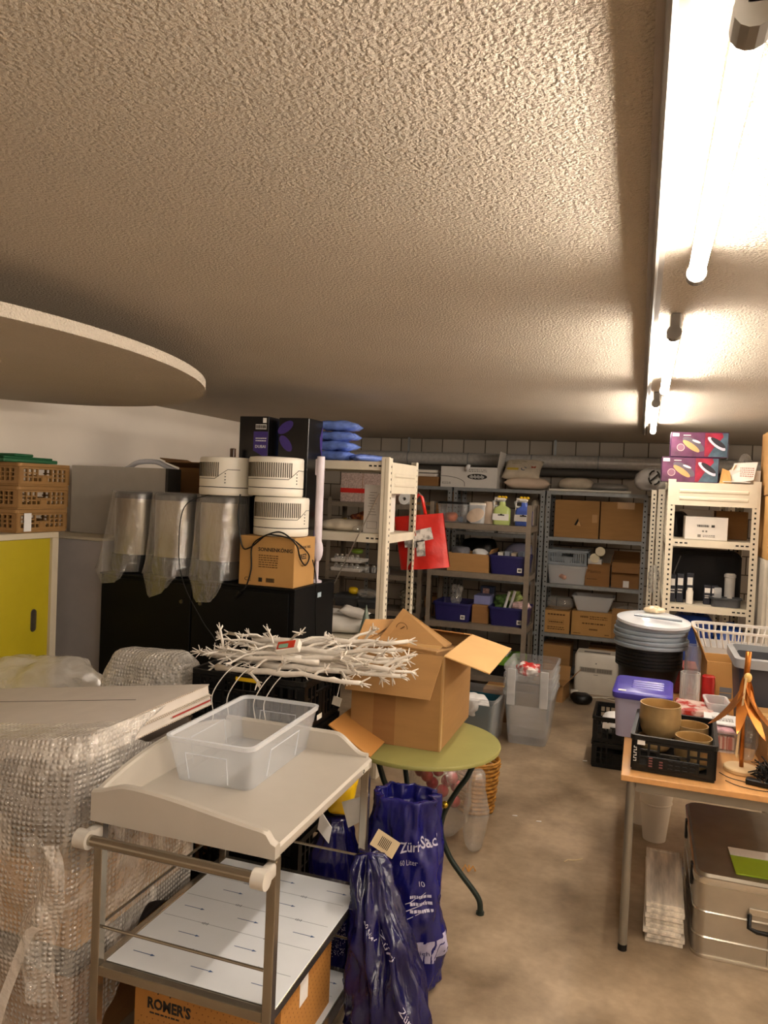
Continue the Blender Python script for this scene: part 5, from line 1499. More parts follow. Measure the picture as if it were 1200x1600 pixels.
# black string lights
random.seed(5)
t = T('string_lights', 'tangled black string lights heaped at the right table corner', 'string lights', (.53, 3.42, ZT))
P_ = []
q = Vector((0, 0, .03))
for k in range(150):
    q = Vector((random.gauss(0, .032), random.gauss(0, .04), abs(random.gauss(.03, .022)) + .004))
    P_.append(q)
b = B()
pts = []
for i in range(len(P_) - 1):
    for s_ in range(3): pts.append(P_[i].lerp(P_[i + 1], s_ / 3) + Vector((0, 0, .006 * math.sin(s_ * PI / 3))))
b.tube(pts, .0022, 4); b.done('wire', BLACK, t)
for k in range(36):
    p = P_[k * 4]; dr = Vector((random.gauss(-.3, .7), random.gauss(-.2, .7), random.uniform(.2, 1))).normalized()
    b = B(); b.cyl(tuple(p), tuple(p + dr * .035), .0028, 5); b.sph(tuple(p + dr * .036), .0035, seg=6, rings=4); b.done('bulb', BLACK, t)
b = B(); b.cbox((-.05, -.055, .012), (.09, .035, .022), (0, 0, R(-14)), .004); b.done('plug_box', BLACK, t)
cord('light_cable', 'thin black cable lying in a curve on the table front', [(.36, 3.36, ZT + .003), (.40, 3.32, ZT + .003), (.47, 3.30, ZT + .003), (.53, 3.31, ZT + .003), (.56, 3.35, ZT + .004)], .0018)
cord('light_cable', 'thin black cable running from the crate to the string lights', [(.345, 3.45, ZT + .003), (.38, 3.40, ZT + .003), (.44, 3.375, ZT + .003), (.48, 3.37, ZT + .004)], .0018)

# under the table
t = T('aluminium_case', 'large aluminium transport case with handle under the table', 'case', (.62, 3.75, 0))
X0, X1, Y0, Y1 = .27, 1.0, 3.36, 4.16
cx, cy, w, d = (X0 + X1) / 2 - .62, (Y0 + Y1) / 2 - 3.75, X1 - X0, Y1 - Y0
B().rloft([(w, d, .012, .05), (w, d, .31, .05)], 6, (cx, cy, 0)).done('body', ALU, t, smooth=40)
SH = mat('bright_aluminium', '#d8d2c6', .25, .9)
for zz, h in ((.0, .014), (.305, .028)):
    B().rloft([(w + .012, d + .012, zz, .055), (w + .016, d + .016, zz + h * .5, .057), (w + .012, d + .012, zz + h, .055)], 6, (cx, cy, 0)).done('edge_profile', SH, t, smooth=40)
for zz in (.085, .19):
    B().rloft([(w + .001, d + .001, zz - .005, .05), (w + .010, d + .010, zz, .055), (w + .001, d + .001, zz + .005, .05)], 6, (cx, cy, 0)).done('ridge', SH, t, smooth=40)
B().rloft([(w - .004, d - .004, .333, .05), (w - .02, d - .02, .345, .045)], 6, (cx, cy, 0)).done('lid', mat('dark_aluminium', '#8d8577', .4, .8), t, smooth=40)
b = B(); b.box(.47, .66, Y0 - .012, Y0 - .002, .215, .245, .003); b.done('handle_plate', SH, t, True)
b = B(); b.tube([(.475, Y0 - .012, .22), (.472, Y0 - .03, .175), (.50, Y0 - .032, .165), (.64, Y0 - .032, .165), (.66, Y0 - .03, .175), (.66, Y0 - .012, .22)], .009, 8); b.done('handle', BLACK, t, True, smooth=True)
for yy in (3.47, 3.93):
    b = B(); b.box(.256, .268, yy - .02, yy + .02, .25, .335, .003); b.done('latch', BLACK, t, True)
b = B(); b.box(.545, .547, Y0 - .0012, Y0, .02, .30); b.done('seam_line', mat('seam', '#6a6254', .6), t, True)
t = T('green_folder', 'lime green printed folder lying on the aluminium case', 'folder', (.58, 3.52, .346), R(2))
LIME = mat('lime_card', '#8aa31e', .4, var=.05)
B().box(-.16, .16, -.11, .11, 0, .006, .001).done('cover', LIME, t)
B().box(-.16, .16, .06, .135, .0062, .0085).done('white_band', WHITE_CARD, t)
txt(t, 'WELLE', .03, (-.03, -.08, .0068), 'up', LABELW, sx=1.1)
b = B(); b.sheet([(-.02, -.03, .0066), (.06, -.03, .0066), (.045, -.012, .0066), (-.02, -.01, .0066)], .0006); b.sheet([(-.02, -.06, .0066), (-.012, -.06, .0066), (-.012, -.02, .0066), (-.02, -.02, .0066)], .0006); b.done('emblem', LABELW, t)
WWASH = mat('whitewashed_wood', '#ddd3c4', .7, var=.3, vscale=6, stretch=(5, .6, 5), bump=.2, bscale=30)
FN = ['lowest', 'second from the bottom', 'third from the bottom', 'fourth from the bottom', 'fifth from the bottom', 'sixth from the bottom', 'seventh from the bottom', 'eighth from the bottom', 'ninth from the bottom', 'topmost']
fr0 = None
for k in range(8):
    lo = (.163 + .005 * math.sin(k * 2.3), 3.655 + .006 * math.cos(k * 1.7), .0212 * k)
    lb = 'whitewashed wooden panel frame in the pile under the table, ' + (FN[:7] + ['topmost'])[k]
    if fr0 is None:
        fr0 = T('wooden_panel', lb, 'panel', lo, 0, 'whitewashed panels under the table')
        B().box(-.075, .075, -.27, .27, 0, .016, .002).done('board', WWASH, fr0)
        for a_ in ((-.075, -.058, -.27, .27), (.058, .075, -.27, .27), (-.058, .058, -.27, -.252), (-.058, .058, .252, .27)):
            B().box(a_[0], a_[1], a_[2], a_[3], .0162, .0205, .001).done('border', WWASH, fr0)
    else: clone(fr0, lo, R(random.uniform(-1.2, 1.2)), lb)
def pail(x, y, label):
    t = T('white_bucket', label, 'bucket', (x, y, 0), 0, 'white buckets under the table')
    b = B(); b.lathe([(.06, 0), (.088, .26), (.096, .262), (.096, .275), (.083, .275), (.056, .005)], seg=32)
    b.done('body', WHITE_P, t, smooth=40); 
    B().lathe([(.082, .2), (.086, .205), (.086, .21), (.083, .212)], seg=32, cap0=False, cap1=False).done('ring', WHITE_P, t)
pail(.135, 4.45, 'white bucket under the table beside the leg'); pail(.06, 4.66, 'white bucket under the table farther back')
t = crate('folding_crate', 'black slotted crate on the floor left of the table, lower of two', (-.10, 5.68, 0), 0, .34, .42, .175, BLACK, cols=10, rows=3)
clone(t, (-.10, 5.68, .177), None, 'black slotted crate left of the table, stacked on another')
sticker(bpy.data.objects[[o.name for o in bpy.data.objects if o.name.startswith('folding_crate')][-1]], .05, .04, (-.08, -.212, .12), '-y', LABELW, 'label')
cloth_heap('paper_bundle', 'white papers in the black crate left of the table', 'paper', -.13, 5.66, .20, .18, .25, .14, PAPER, 58, .02)

# ================================================================ mid floor
def clear_bin(first=[None], loc=(0, 0, 0), label='', contents=False):
    if first[0] is not None: return clone(first[0], loc, None, label)
    t = T('clear_bin', label, 'bin', loc, 0, 'nested clear bins on the floor')
    b = B(); b.shell(.28, .40, .355, .49, .40, .003, .04, .01, .03); b.done('body', CLEAR, t, smooth=40)
    for sx in (-1, 1): B().box(sx * .12 - .03, sx * .12 + .03, -.258, -.25, .30, .385, .004).done('handle', CLEAR_M, t)
    first[0] = t; return t
for k, l in enumerate(('clear bin at the bottom of the nested stack on the floor', 'clear bin second from the bottom of the nested stack', 'clear bin third from the bottom of the nested stack', 'clear bin topmost of the nested stack, red and white paper in it')):
    clear_bin(loc=(-.755, 5.92, .001 + .062 * k), label=l)
cloth_heap('paper_scraps', 'crumpled red and white paper on top of the nested clear bins', 'paper', -.77, 5.80, .50, .18, .16, .09, duo('red_white_paper', '#c22a26', '#eae4e0', 16, .46, .54), 60, .03, 16)
B().box(-.86, -.66, 5.75, 5.76, .28, .46).done('dark_reflection', DARKG, None, True, loc=(-.76, 5.755, .28))  # flat dark sheet standing in for dark reflections in the clear bins
tag(bpy.data.objects['dark_reflection'], 'dark sheet imitating reflections inside the nested clear bins', 'board')
t = T('clear_bin', 'clear bin with teal things on the floor behind the round table', 'bin', (-1.15, 5.75, 0), R(-4))
b = B(); b.shell(.34, .36, .40, .44, .35, .003, .04, .01, .02); b.done('body', CLEAR, t, smooth=40)
TEAL = mat('teal_plastic', '#0d4a58', .45, var=.08)
t = T('teal_box', 'teal box standing inside the clear bin behind the table', 'box', (-1.15, 5.75, .006), R(-4))
b = B(); b.shell(.30, .32, .34, .37, .29, .004, .02); b.done('body', TEAL, t, smooth=40)
cloth_heap('white_rag', 'white crumpled rag lying in the teal box', 'rag', -1.14, 5.64, .20, .22, .20, .15, PAPER, 61, .03, 12)
carton('brown_carton', 'brown carton on the floor beside the clear bin with teal things', 'box', (-1.06, 6.34, 0), 0, .26, .26, .26, CARD_D)
t = carton('open_carton', 'open brown carton on the floor with its flaps spread', 'box', (-.735, 7.2, 0), R(-8), .26, .26, .15, CARD, flaps={'front': 70, 'right': (40, .16), 'left': 15, 'back': 20})
cloth_heap('black_bag', 'black cloth bag slumped on the floor before the heater', 'bag', -.46, 7.14, 0, .20, .2, .09, BLACK, 62, .02)
t = T('air_heater', 'white air washer unit with slotted front on the floor', 'heater', (-.365, 7.62, 0), R(-1))
HW = mat('heater_white', '#d8d1c4', .4, var=.03)
B().rloft([(.39, .24, 0, .03), (.40, .25, .02, .03), (.40, .25, .36, .03), (.37, .22, .385, .025)], 5).done('body', HW, t, smooth=40)
b = B(); b.box(-.15, .15, -.1275, -.125, .205, .255, .002); b.done('grille_panel', mat('heater_panel', '#b5ada0', .5), t)
for sx in (-1, 1):
    b = B()
    for k in range(14): b.box(sx * .075 - .062 + k * .0095, sx * .075 - .058 + k * .0095, -.1285, -.1276, .212, .248)
    b.done('grille', HOLE, t)
b = B(); b.box(-.12, .12, -.06, -.02, .385, .3875)
b.done('top_slot', DARKG, t)
B().box(-.02, .02, -.1262, -.125, .185, .189).done('mark', DARKG, t)
B().box(-.005, .005, -.1262, -.125, .29, .30).done('indicator', DARKG, t)
cord('heater_cable', 'white cable curling on the floor in front of the heater', [(-.52, 7.46, .005), (-.42, 7.36, .005), (-.30, 7.40, .005), (-.18, 7.34, .005), (-.10, 7.42, .005), (-.22, 7.44, .005), (-.36, 7.36, .006)], .004, WHITE_P)
b = B(); b.cbox((0, 0, .02), (.07, .05, .035), None, .006)
tag(b.done('white_adapter', WHITE_P, None, loc=(-.55, 7.44, 0)), 'small white plug adapter on the floor left of the heater', 'adapter')

# ================================================================ round table with the big carton
TT = .742
OLIVE = mat('olive_enamel', '#8f8c52', .35, var=.03)
t = T('round_table', 'olive green round bistro table with dark green bent legs', 'table', (-.90, 3.30, 0))
B().lathe([(.34, -.02), (.352, -.018), (.355, -.008), (.352, -.001), (.345, 0), (.0, 0)], c=(0, 0, TT), seg=64).done('table_top', OLIVE, t, smooth=40)
DG = mat('dark_green_metal', '#1f2b26', .4, .2)
def bent_leg(ang):
    P = [(.26, TT - .03), (.215, .60), (.18, .545), (.135, .46), (.113, .40), (.11, .33), (.15, .235), (.205, .165), (.265, .10), (.295, .055), (.30, .0)]
    ca, sa = math.cos(R(ang)), math.sin(R(ang))
    pts = []
    Q = [Vector((ca * a, sa * a, z)) for a, z in P]
    for i in range(len(Q) - 1):
        p0, p1, p2, p3 = Q[max(i - 1, 0)], Q[i], Q[i + 1], Q[min(i + 2, len(Q) - 1)]
        for k in range(5):
            u = k / 5
            pts.append(.5 * ((2 * p1) + (p2 - p0) * u + (2 * p0 - 5 * p1 + 4 * p2 - p3) * u * u + (3 * p1 - p0 - 3 * p2 + p3) * u ** 3))
    pts.append(Q[-1])
    b = B(); b.tube(pts, .0125, 10)
    l = b.done('leg', DG, t, smooth=True)
    b = B(); b.cyl((ca * .30, sa * .30, 0), (ca * .30, sa * .30, .012), .018, 12); b.done('foot_cap', DG, l)
for ang in (3, 128, 240): bent_leg(ang)
b = B(); b.tube([(.112 * math.cos(2 * PI * k / 24), .112 * math.sin(2 * PI * k / 24), .37) for k in range(24)], .006, 6, closed=True); b.done('ring_brace', DG, t)
b = B(); b.sph((.125, -.016, .47), .016, .016, .016); b.done('brass_knob', mat('brass', '#c6a43a', .25, .9), t, smooth=True)
b = B(); b.tube([(.262 * math.cos(2 * PI * k / 40), .262 * math.sin(2 * PI * k / 40), TT - .029) for k in range(40)], .008, 6, closed=True); b.done('top_ring', DG, t)

ZB = TT + .001
t = T('big_carton', 'large open brown carton standing on the olive round table', 'box', (-.985, 3.445, ZB))
w, d, h = .41, .57, .41
B().shell(w, d, w, d, h, .006, 0).done('body', CARD, t)
x0, x1, y0, y1 = -w / 2, w / 2, -d / 2, d / 2
B().sheet([(x0, y0, h), (x1, y0, h), (x1 - .03, y0 - .085, h - .17), (x0, y0 - .085, h - .17)], .005).done('flap', CARD, t)
B().sheet([(x1, y0 + .01, h), (x1, y1, h), (x1 + .20, y1 - .02, h - .045), (x1 + .20, y0 + .0, h - .05)], .005).done('flap', CARD_L, t)
B().sheet([(x0 + .05, y1, h), (x1, y1, h), (x1 - .02, y1 - .10, h + .02), (x0 + .06, y1 - .09, h + .03)], .005).done('flap', CARD_IN, t)
B().sheet([(x0, y0 + .02, h), (x0, y1, h), (x0 + .03, y1, h + .04), (x0 - .0, y0 + .14, h + .10)], .005).done('flap', CARD, t)
B().box(x1 - .005, x1 + .0012, y0 - .0012, y0 + .03, 0, h).done('corner_tape', TAPE, t)
B().box(-.10, .0, y0 - .0012, y0, 0, h).done('fold_band', CARD_D, t)
t = T('inner_carton', 'smaller brown carton with round emblems tilted inside the big carton', 'box', (-1.01, 3.50, ZB + .10))
Mi = Euler((R(-6), R(3), R(-5))).to_matrix()
b = B(); b.cbox((0, .0, .145), (.33, .36, .28), Mi, .004); b.done('body', CARD, t)
b = B(); b.sheet([(-.165, -.05, .292), (.16, -.02, .285), (.17, .05, .29), (-.10, .12, .425)], .005); fl = b.done('flap', CARD, t)
b = B(); b.tube([(-.075 + .028 * math.cos(R(20 * k)), .028, .345 + .026 * math.sin(R(20 * k))) for k in range(18)], .0015, 5, closed=True)
b.tube([(-.095, .026, .33), (-.06, .024, .355)], .0022, 5); b.done('round_emblem', mat('brown_ink', '#5a3b17', .8), t)
B().sheet([(-.16, -.17, .295), (.15, -.18, .275), (.15, -.05, .292), (-.165, -.05, .296)], .004).done('tape', TAPE, t)
b = B(); b.sheet([(-.025, .07, .105), (.165, .06, .003), (.18, -.335, .003), (-.025, -.30, .10)], .006)
tag(b.done('cardboard_sheet', mat('cardboard_amber', '#b8803f', .8, var=.03), None, loc=(-1.20, 3.29, ZB + .003)), 'flat loose cardboard sheet lying at the left of the round table', 'sheet')

# things under and behind the round table
t = T('bauble_bag', 'clear bag of red baubles on the floor behind the round table', 'bag', (-.99, 4.02, 0))
blob('film', BAGFILM, .36, .30, .46, .02, 6, 63, t)
BAU = mat('red_bauble', '#a3161d', .12, .3)
random.seed(11)
for k in range(14):
    b = B(); b.sph((0, 0, 0), .034, seg=14, rings=9)
    if k == 0: ba = b.done('red_bauble', BAU, None, smooth=True)
    else: ba = bpy.data.objects['red_bauble'].copy(); COL.objects.link(ba); b.bm.free()
    a = k * 2.4; rad = .10 if k % 3 else .04
    ba.location = (-.99 + rad * math.cos(a), 4.02 + rad * .8 * math.sin(a), .40 - .034 * 2 * (k // 4) + .0)
    tag(ba, 'shiny red bauble in the clear bag under the round table', 'bauble', group='red baubles in the clear bag')
def wicker(name, label, loc, r0, r1, h, m, rows):
    t = T(name, label, 'basket', loc)
    b = B()
    for j in range(rows):
        z = h * (j + .5) / rows; r = r0 + (r1 - r0) * z / h
        b.tube([((r + .004 * (1 if (k + j) % 2 else -1)) * math.cos(2 * PI * k / 28), (r + .004 * (1 if (k + j) % 2 else -1)) * math.sin(2 * PI * k / 28), z) for k in range(28)], h / rows * .42, 5, closed=True)
    b.done('weave', m, t, smooth=True)
    b = B(); b.lathe([(r0, 0), (r0, .006)], seg=28); b.done('base', m, t)
    b = B(); b.tube([(r1 * math.cos(2 * PI * k / 28), r1 * math.sin(2 * PI * k / 28), h) for k in range(28)], .008, 6, closed=True); b.done('rim', m, t, smooth=True)
    return t
WICK = mat('golden_wicker', '#b8812f', .6, var=.25, vscale=40)
wicker('wicker_basket', 'golden wicker basket on the floor behind the round table', (-.86, 4.42, 0), .10, .13, .30, WICK, 12)
wicker('wire_basket', 'low dark twig basket on the floor by the table leg', (-.98, 4.2, 0), .09, .11, .05, mat('dark_twig', '#4d3a25', .8, var=.3), 4) if False else None
t = T('clear_bag', 'tall clear plastic bag hanging beside the bag of red baubles', 'bag', (-.755, 3.90, 0))
blob('film', BAGFILM, .12, .2, .42, .015, 8, 64, t)
b = B()
for k in range(3): b.tube([(.0, .0, .004), (.02 * (k - 1), .012, .03), (.03 * (k - 1), .01 * k, .004)], .004, 5)
tag(b.done('dried_leaf', mat('straw', '#c48b3e', .7), None, loc=(-.73, 3.66, 0)), 'small dried curled leaf lying on the floor by the table leg', 'leaf')

b = B(); b.tube([(-.30, 3.96, .004), (-.285, 3.985, .006), (-.25, 4.0, .004), (-.215, 4.03, .004)], .0025, 5)
tag(b.done('dry_straw', mat('pale_straw', '#d8c39a', .7), None, True, loc=(-.26, 3.99, 0)), 'short pale dry straw lying alone on the open concrete floor', 'straw')
for k, (x, y, l) in enumerate(((-.64, 4.41, 'tiny white paper chip on the floor in front of the golden basket'), (-.50, 4.39, 'tiny white paper chip on the floor, midway in the aisle'), (-.33, 5.55, 'small white chip on the floor near the black crates'))):
    b = B(); b.sheet([(0, 0, .003), (.03, .004, .003), (.028, .012, .006), (.002, .010, .003)], .002)
    tag(b.done('paper_chip', PAPER, None, loc=(x, y, 0)), l, 'scrap')

# ================================================================ black crates with the white branches
cst = None
CN = ['lowest', 'second from the floor', 'third from the floor', 'fourth from the floor', 'topmost']
for k in range(5):
    lo = (-1.515, 2.99, .213 * k)
    lb = 'black folding crate in the stack under the white branches, ' + CN[k]
    if cst is None: cst = crate('folding_crate', lb, lo, 0, .52, .385, .212, BLACK, cols=12, rows=3, group='stacked black crates')
    else: o = clone(cst, lo, None, lb)
top_crate = o
sticker(top_crate, .10, .016, (.0, -.2, .195), '-y', YELLOW, 'yellow_label')
sticker(top_crate, .05, .022, (.267, -.05, .04), '+x', LABELW, 'label')
ZBR = .213 * 5
BRW = mat('white_painted_wood', '#ddd5ca', .7, var=.06, vscale=30, bump=.2, bscale=60)
random.seed(21)
def branch(k, p0, p1, r, label):
    p0, p1 = Vector(p0), Vector(p1)
    c = (p0 + p1) / 2
    o = T('white_branch', label, 'branch', c, 0, 'white branches heaped on the black crates')
    pts = []
    for i in range(9):
        u = i / 8
        p = p0.lerp(p1, u) - c
        p += Vector((0, random.gauss(0, .004), random.gauss(0, .003))) * (1 if 0 < i < 8 else 0)
        pts.append(p)
    b = B(); b.tube(pts, lambda u: r * (1 - .45 * u) * (1 + .12 * math.sin(u * 40)), 8)
    b.done('stem', BRW, o, smooth=True)
    dirn = (p1 - p0).normalized()
    for j in range(random.choice((4, 5, 6))):
        u = random.uniform(.2, .95)
        q = pts[0].lerp(pts[-1], u)
        dv = (dirn * random.uniform(.3, 1) + Vector((0, random.gauss(0, .7), random.gauss(.05, .35)))).normalized()
        e = q + dv * random.uniform(.05, .13)
        e.z = max(e.z, ZBR + .0 - c.z)
        b = B(); b.tube([q, q.lerp(e, .5) + Vector((0, 0, .008)), e], r * .42, 6)
        for s_ in range(7):
            d2 = (dv + Vector((random.gauss(0, .5), random.gauss(0, .5), random.gauss(0, .5)))).normalized()
            f = e + d2 * random.uniform(.02, .042); f.z = max(f.z, ZBR - c.z - .03)
            b.tube([e, f], r * .28, 4, r1=r * .14)
        b.done('twig', BRW, o)
    b = B()
    for s_ in range(7):
        d2 = (dirn + Vector((random.gauss(0, .55), random.gauss(0, .55), random.gauss(0, .5)))).normalized()
        b.tube([pts[-1] - dirn * .004, pts[-1] + d2 * random.uniform(.02, .045)], r * .3, 4, r1=r * .15)
    b.done('frayed_tip', BRW, o)
BRS = []
for k in range(20):
    y = 2.80 + .29 * ((k * 7) % 20) / 20
    z = ZBR + .022 + .085 * ((k * 11) % 20) / 20
    if k % 2:
        a = (-1.12 + random.uniform(-.2, .1), y, z + random.gauss(0, .012)); e = (-1.80 + random.uniform(-.06, .22), y + random.gauss(0, .09), z + random.gauss(0, .016))
    else:
        a = (-1.62 + random.uniform(-.1, .25), y, z + random.gauss(0, .012)); e = (-.92 + random.uniform(-.2, .10), y + random.gauss(0, .09), z + random.gauss(0, .02) + .03)
    branch(k, a, e, random.uniform(.010, .0155), 'bare white-painted branch with frayed twig tips in the heap on the black crates')
t = T('battery_pack', 'white battery box with a red and green card on the branches', 'battery box', (-1.335, 2.80, ZBR + .115))
Mb = Euler((R(34), R(-12), R(6))).to_matrix()
b = B(); b.cbox((0, 0, .02), (.10, .05, .03), Mb, .004); b.done('case', WHITE_P, t)
b = B(); b.cbox(tuple(Mb @ Vector((-.005, -.002, .0165)) + Vector((0, 0, .02))), (.075, .04, .002), Mb); b.done('red_card', mat('card_red', '#c43a22', .4), t)
b = B(); b.cbox(tuple(Mb @ Vector((-.015, -.008, .018)) + Vector((0, 0, .02))), (.04, .022, .001), Mb); b.done('green_print', mat('card_green', '#7ba58e', .4), t)
WIRE = mat('white_wire', '#e2ddd4', .4)
for k, (x, l) in enumerate(((-1.62, 'white wire hanging from the branches, farthest left'), (-1.55, 'white wire hanging from the branches, second from left'), (-1.43, 'white wire hanging from the branches above the clear bin'), (-1.385, 'white wire hanging from the branches, rightmost one'))):
    cord('white_wire', l, [(x + .06, 2.86, ZBR + .04), (x + .05, 2.76, ZBR + .03), (x + .02, 2.72, ZBR - .02), (x, 2.70, ZBR - .08), (x + .01, 2.70, ZBR - .15), (x, 2.70, ZBR - .2)], .0022, WIRE)
cord('white_wire', 'thin white wire arching over the branches behind the battery box', [(-1.32, 2.84, ZBR + .14), (-1.26, 2.90, ZBR + .165), (-1.18, 2.92, ZBR + .15), (-1.17, 2.93, ZBR + .12)], .0022, WIRE)
t = T('paper_tag', 'small grey tag hanging from the branches beside the big carton', 'tag', (-1.10, 2.76, ZBR - .045))
b = B(); b.cbox((0, 0, 0), (.035, .003, .035), (0, R(12), 0)); b.done('card', mat('tag_grey', '#a39b8e', .5), t)
b = B(); b.tube([(0, 0, .015), (.002, .02, .06), (-.01, .10, .09)], .0012, 5); b.done('string', WIRE, t)

# ================================================================ blue rubbish bags
BAGB = mat('blue_bag_film', '#15155c', .2, var=.25, vscale=5, bump=.35, bscale=22)
BAGD = mat('dark_blue_bag_film', '#100e45', .18, var=.25, vscale=5, bump=.35, bscale=22)
PRT = mat('pale_print', '#b9b5cc', .35)
def sack(name, label, loc, prof, m, seed, amp=.018, topd=(0, 0), flat=.85, seg=90):
    """prof: (z, half width) rings; topd shifts the top"""
    t = T(name, label, 'rubbish bag', loc)
    b = B(); loops = []
    n = len(prof); H = prof[-1][0]
    fine = []
    for i in range(n - 1):
        for k in range(9):
            u = k / 9; u2 = u * u * (3 - 2 * u)
            fine.append((prof[i][0] + (prof[i + 1][0] - prof[i][0]) * u, prof[i][1] + (prof[i + 1][1] - prof[i][1]) * u2))
    fine.append(prof[-1])
    for z, r in fine:
        u = z / H; lp = []
        for i in range(seg):
            a = 2 * PI * i / seg
            q = Vector((math.cos(a) * r, math.sin(a) * r * flat, z))
            c3 = Vector((math.cos(a) * 1.6 + seed, math.sin(a) * 1.6, z * 4 + seed))
            rid = (.42 - abs(noise.noise(c3))) + .55 * (.42 - abs(noise.noise(c3 * 2.1))) + .28 * (.42 - abs(noise.noise(c3 * 4.3)))
            fold = .08 * math.sin(a * 9 + seed + 4 * z) * u * u
            q += Vector((math.cos(a), math.sin(a), 0)) * amp * (1.5 * (rid - .45) + fold)
            q.x += topd[0] * u ** 1.5; q.y += topd[1] * u ** 1.5
            lp.append(tuple(q))
        loops.append(lp)
    b.loft(loops, True, True)
    o = b.done('film', m, t, smooth=True)
    return t, o
def wrap_print(t, film_o, objs, a0=0.0, r=.165, lift=.0025):
    """wrap flat print (local x along the bag, z up) round the bag: x becomes an angle from the front, turned by a0"""
    bvh = BVHTree.FromPolygons([v.co.copy() for v in film_o.data.vertices], [tuple(p.vertices) for p in film_o.data.polygons])
    zs = {}
    def centre(z):
        k = round(z, 2)
        if k not in zs:
            P = [v.co for v in film_o.data.vertices if abs(v.co.z - z) < .03]
            zs[k] = sum(P, Vector()) / len(P) if P else Vector()
        return zs[k]
    for o in objs:
        bm = bmesh.new(); bm.from_mesh(o.data)
        for _ in range(2):
            bmesh.ops.subdivide_edges(bm, edges=[e for e in bm.edges if e.calc_length() > .015], cuts=1)
        for v in bm.verts:
            a = v.co.x / r + a0
            c = centre(v.co.z); c = Vector((c.x, c.y, v.co.z))
            d = Vector((math.sin(a), -math.cos(a), 0))
            hit = bvh.ray_cast(c + d * .6, -d)
            if hit[0] is not None: v.co = hit[0] + d * lift
        bm.to_mesh(o.data); bm.free()
def flat_txt(t, s_, size, x, z, m, nm, roll=0.0, bold=0.0, sx=1.0):
    return txt(t, s_, size, (x, 0, z), (PI / 2, 0, 0), m, name=nm, bold=bold, ext=0, roll=roll, sx=sx)
tA, fA = sack('rubbish_bag', 'tall blue 60 litre rubbish bag standing under the round table', (-.80, 2.725, 0), ((0, .14), (.04, .18), (.2, .19), (.36, .17), (.5, .15), (.62, .138), (.716, .135), (.718, .12), (.66, .11)), BAGB, 3, .034, (.0, .02), .72)
objs = [flat_txt(tA, 'Züri-Sack', .056, .0, .555, PRT, 'bag_lettering', R(6), .001), flat_txt(tA, '60 Liter', .028, .0, .50, PRT, 'bag_lettering', R(4)),
        flat_txt(tA, '10', .024, .10, .43, PRT, 'bag_lettering')]
for k in range(3):
    b = B(); b.sheet([(.0 + .02 * k, 0, .30 + .03 * k), (.13, 0, .345 + .028 * k), (.13, 0, .347 + .028 * k), (.0 + .02 * k, 0, .303 + .03 * k)], .0002)
    objs.append(b.done('printed_line', PRT, tA))
b = B(); scribble(b, .06, .15, .33, .40, 0, 3, 4); o = b.done('small_print', PRT, tA); o['kind'] = 'stuff'; objs.append(o)
wrap_print(tA, fA, objs, R(12))
def band(t, f, x0, x1, z0, z1, dz, m, nm):
    b = B(); b.grid(24, 6, lambda u, v: (x0 + (x1 - x0) * u, 0, z0 + (z1 - z0) * v + dz * u))
    o = b.done(nm, m, t); wrap_print(t, f, [o], R(12), lift=.0015); return o
band(tA, fA, .0, .24, .135, .215, .03, mat('pale_lilac_print', '#a7a3c0', .35), 'printed_band')
wrap_print(tA, fA, [flat_txt(tA, 'Stadt Zürich', .024, .02, .175, mat('navy_ink', '#1c1a4d', .4), 'band_lettering', R(6))], R(12), lift=.0035)
t = T('paper_tag', 'beige barcode tag stuck in the top of the blue bag', 'tag', (-.815, 2.565, .595))
b = B(); b.cbox((0, 0, 0), (.092, .004, .06), (R(-18), R(28), R(10))); tg = b.done('card', mat('beige_tag', '#cdb893', .6), t)
b = B()
for k in range(7): b.cbox(tuple(Euler((R(-18), R(28), R(10))).to_matrix() @ Vector((-.02 + .006 * k, -.0026, .0))), (.003, .0006, .035), (R(-18), R(28), R(10)))
b.done('barcode', INK, t)
tB, fB = sack('rubbish_bag', 'glossy blue rubbish bag nearest to us beside the trolley leg', (-.70, 2.345, 0), ((0, .12), (.05, .14), (.2, .135), (.34, .11), (.46, .085), (.56, .065), (.60, .045)), BAGD, 8, .04, (-.14, .12), .85)
wrap_print(tB, fB, [flat_txt(tB, 'Züri', .04, .03, .40, PRT, 'bag_lettering', R(-58)), flat_txt(tB, '60 Liter', .022, -.05, .44, PRT, 'bag_lettering', R(-58)),
                    flat_txt(tB, 'Züri', .034, .07, .22, PRT, 'bag_lettering', R(-60))], R(12), .14)
tC, fC = sack('rubbish_bag', 'dark blue rubbish bag with white ring mark behind the trolley', (-1.07, 2.695, 0), ((0, .09), (.05, .105), (.3, .105), (.45, .10), (.55, .07), (.60, .05)), BAGD, 13, .012, (.02, 0), .9)
def ring(r0, r1, x, z):
    b = B(); n = 24
    lo = [[(x + rr_ * math.cos(2 * PI * k / n), 0, z + rr_ * math.sin(2 * PI * k / n)) for k in range(n)] for rr_ in (r0, r1)]
    b.loft(lo, False, False); return b
o1 = ring(.014, .021, .0, .27).done('ring_mark', PRT, tC)
o2 = ring(.001, .008, .0, .27).done('ring_mark', PRT, tC)
b = B(); rnd = random.Random(4)
for k in range(150):
    x, z = rnd.uniform(-.035, .035), rnd.uniform(.11, .235); b.cbox((x, 0, z), (.0025, .0002, .0025))
o3 = b.done('dotted_print', PRT, tC); o3['kind'] = 'stuff'
wrap_print(tC, fC, [o1, o2, o3], R(38), .11)
cloth_heap('yellow_bag', 'yellow plastic bag tucked behind the trolley tray', 'bag', -1.06, 2.72, .605, .14, .10, .17, YELLOW, 66, .02, 10)
b = B(); b.sheet([(0, 0, 0), (.05, -.01, -.05), (.04, -.01, -.11), (-.01, 0, -.07)], .003)
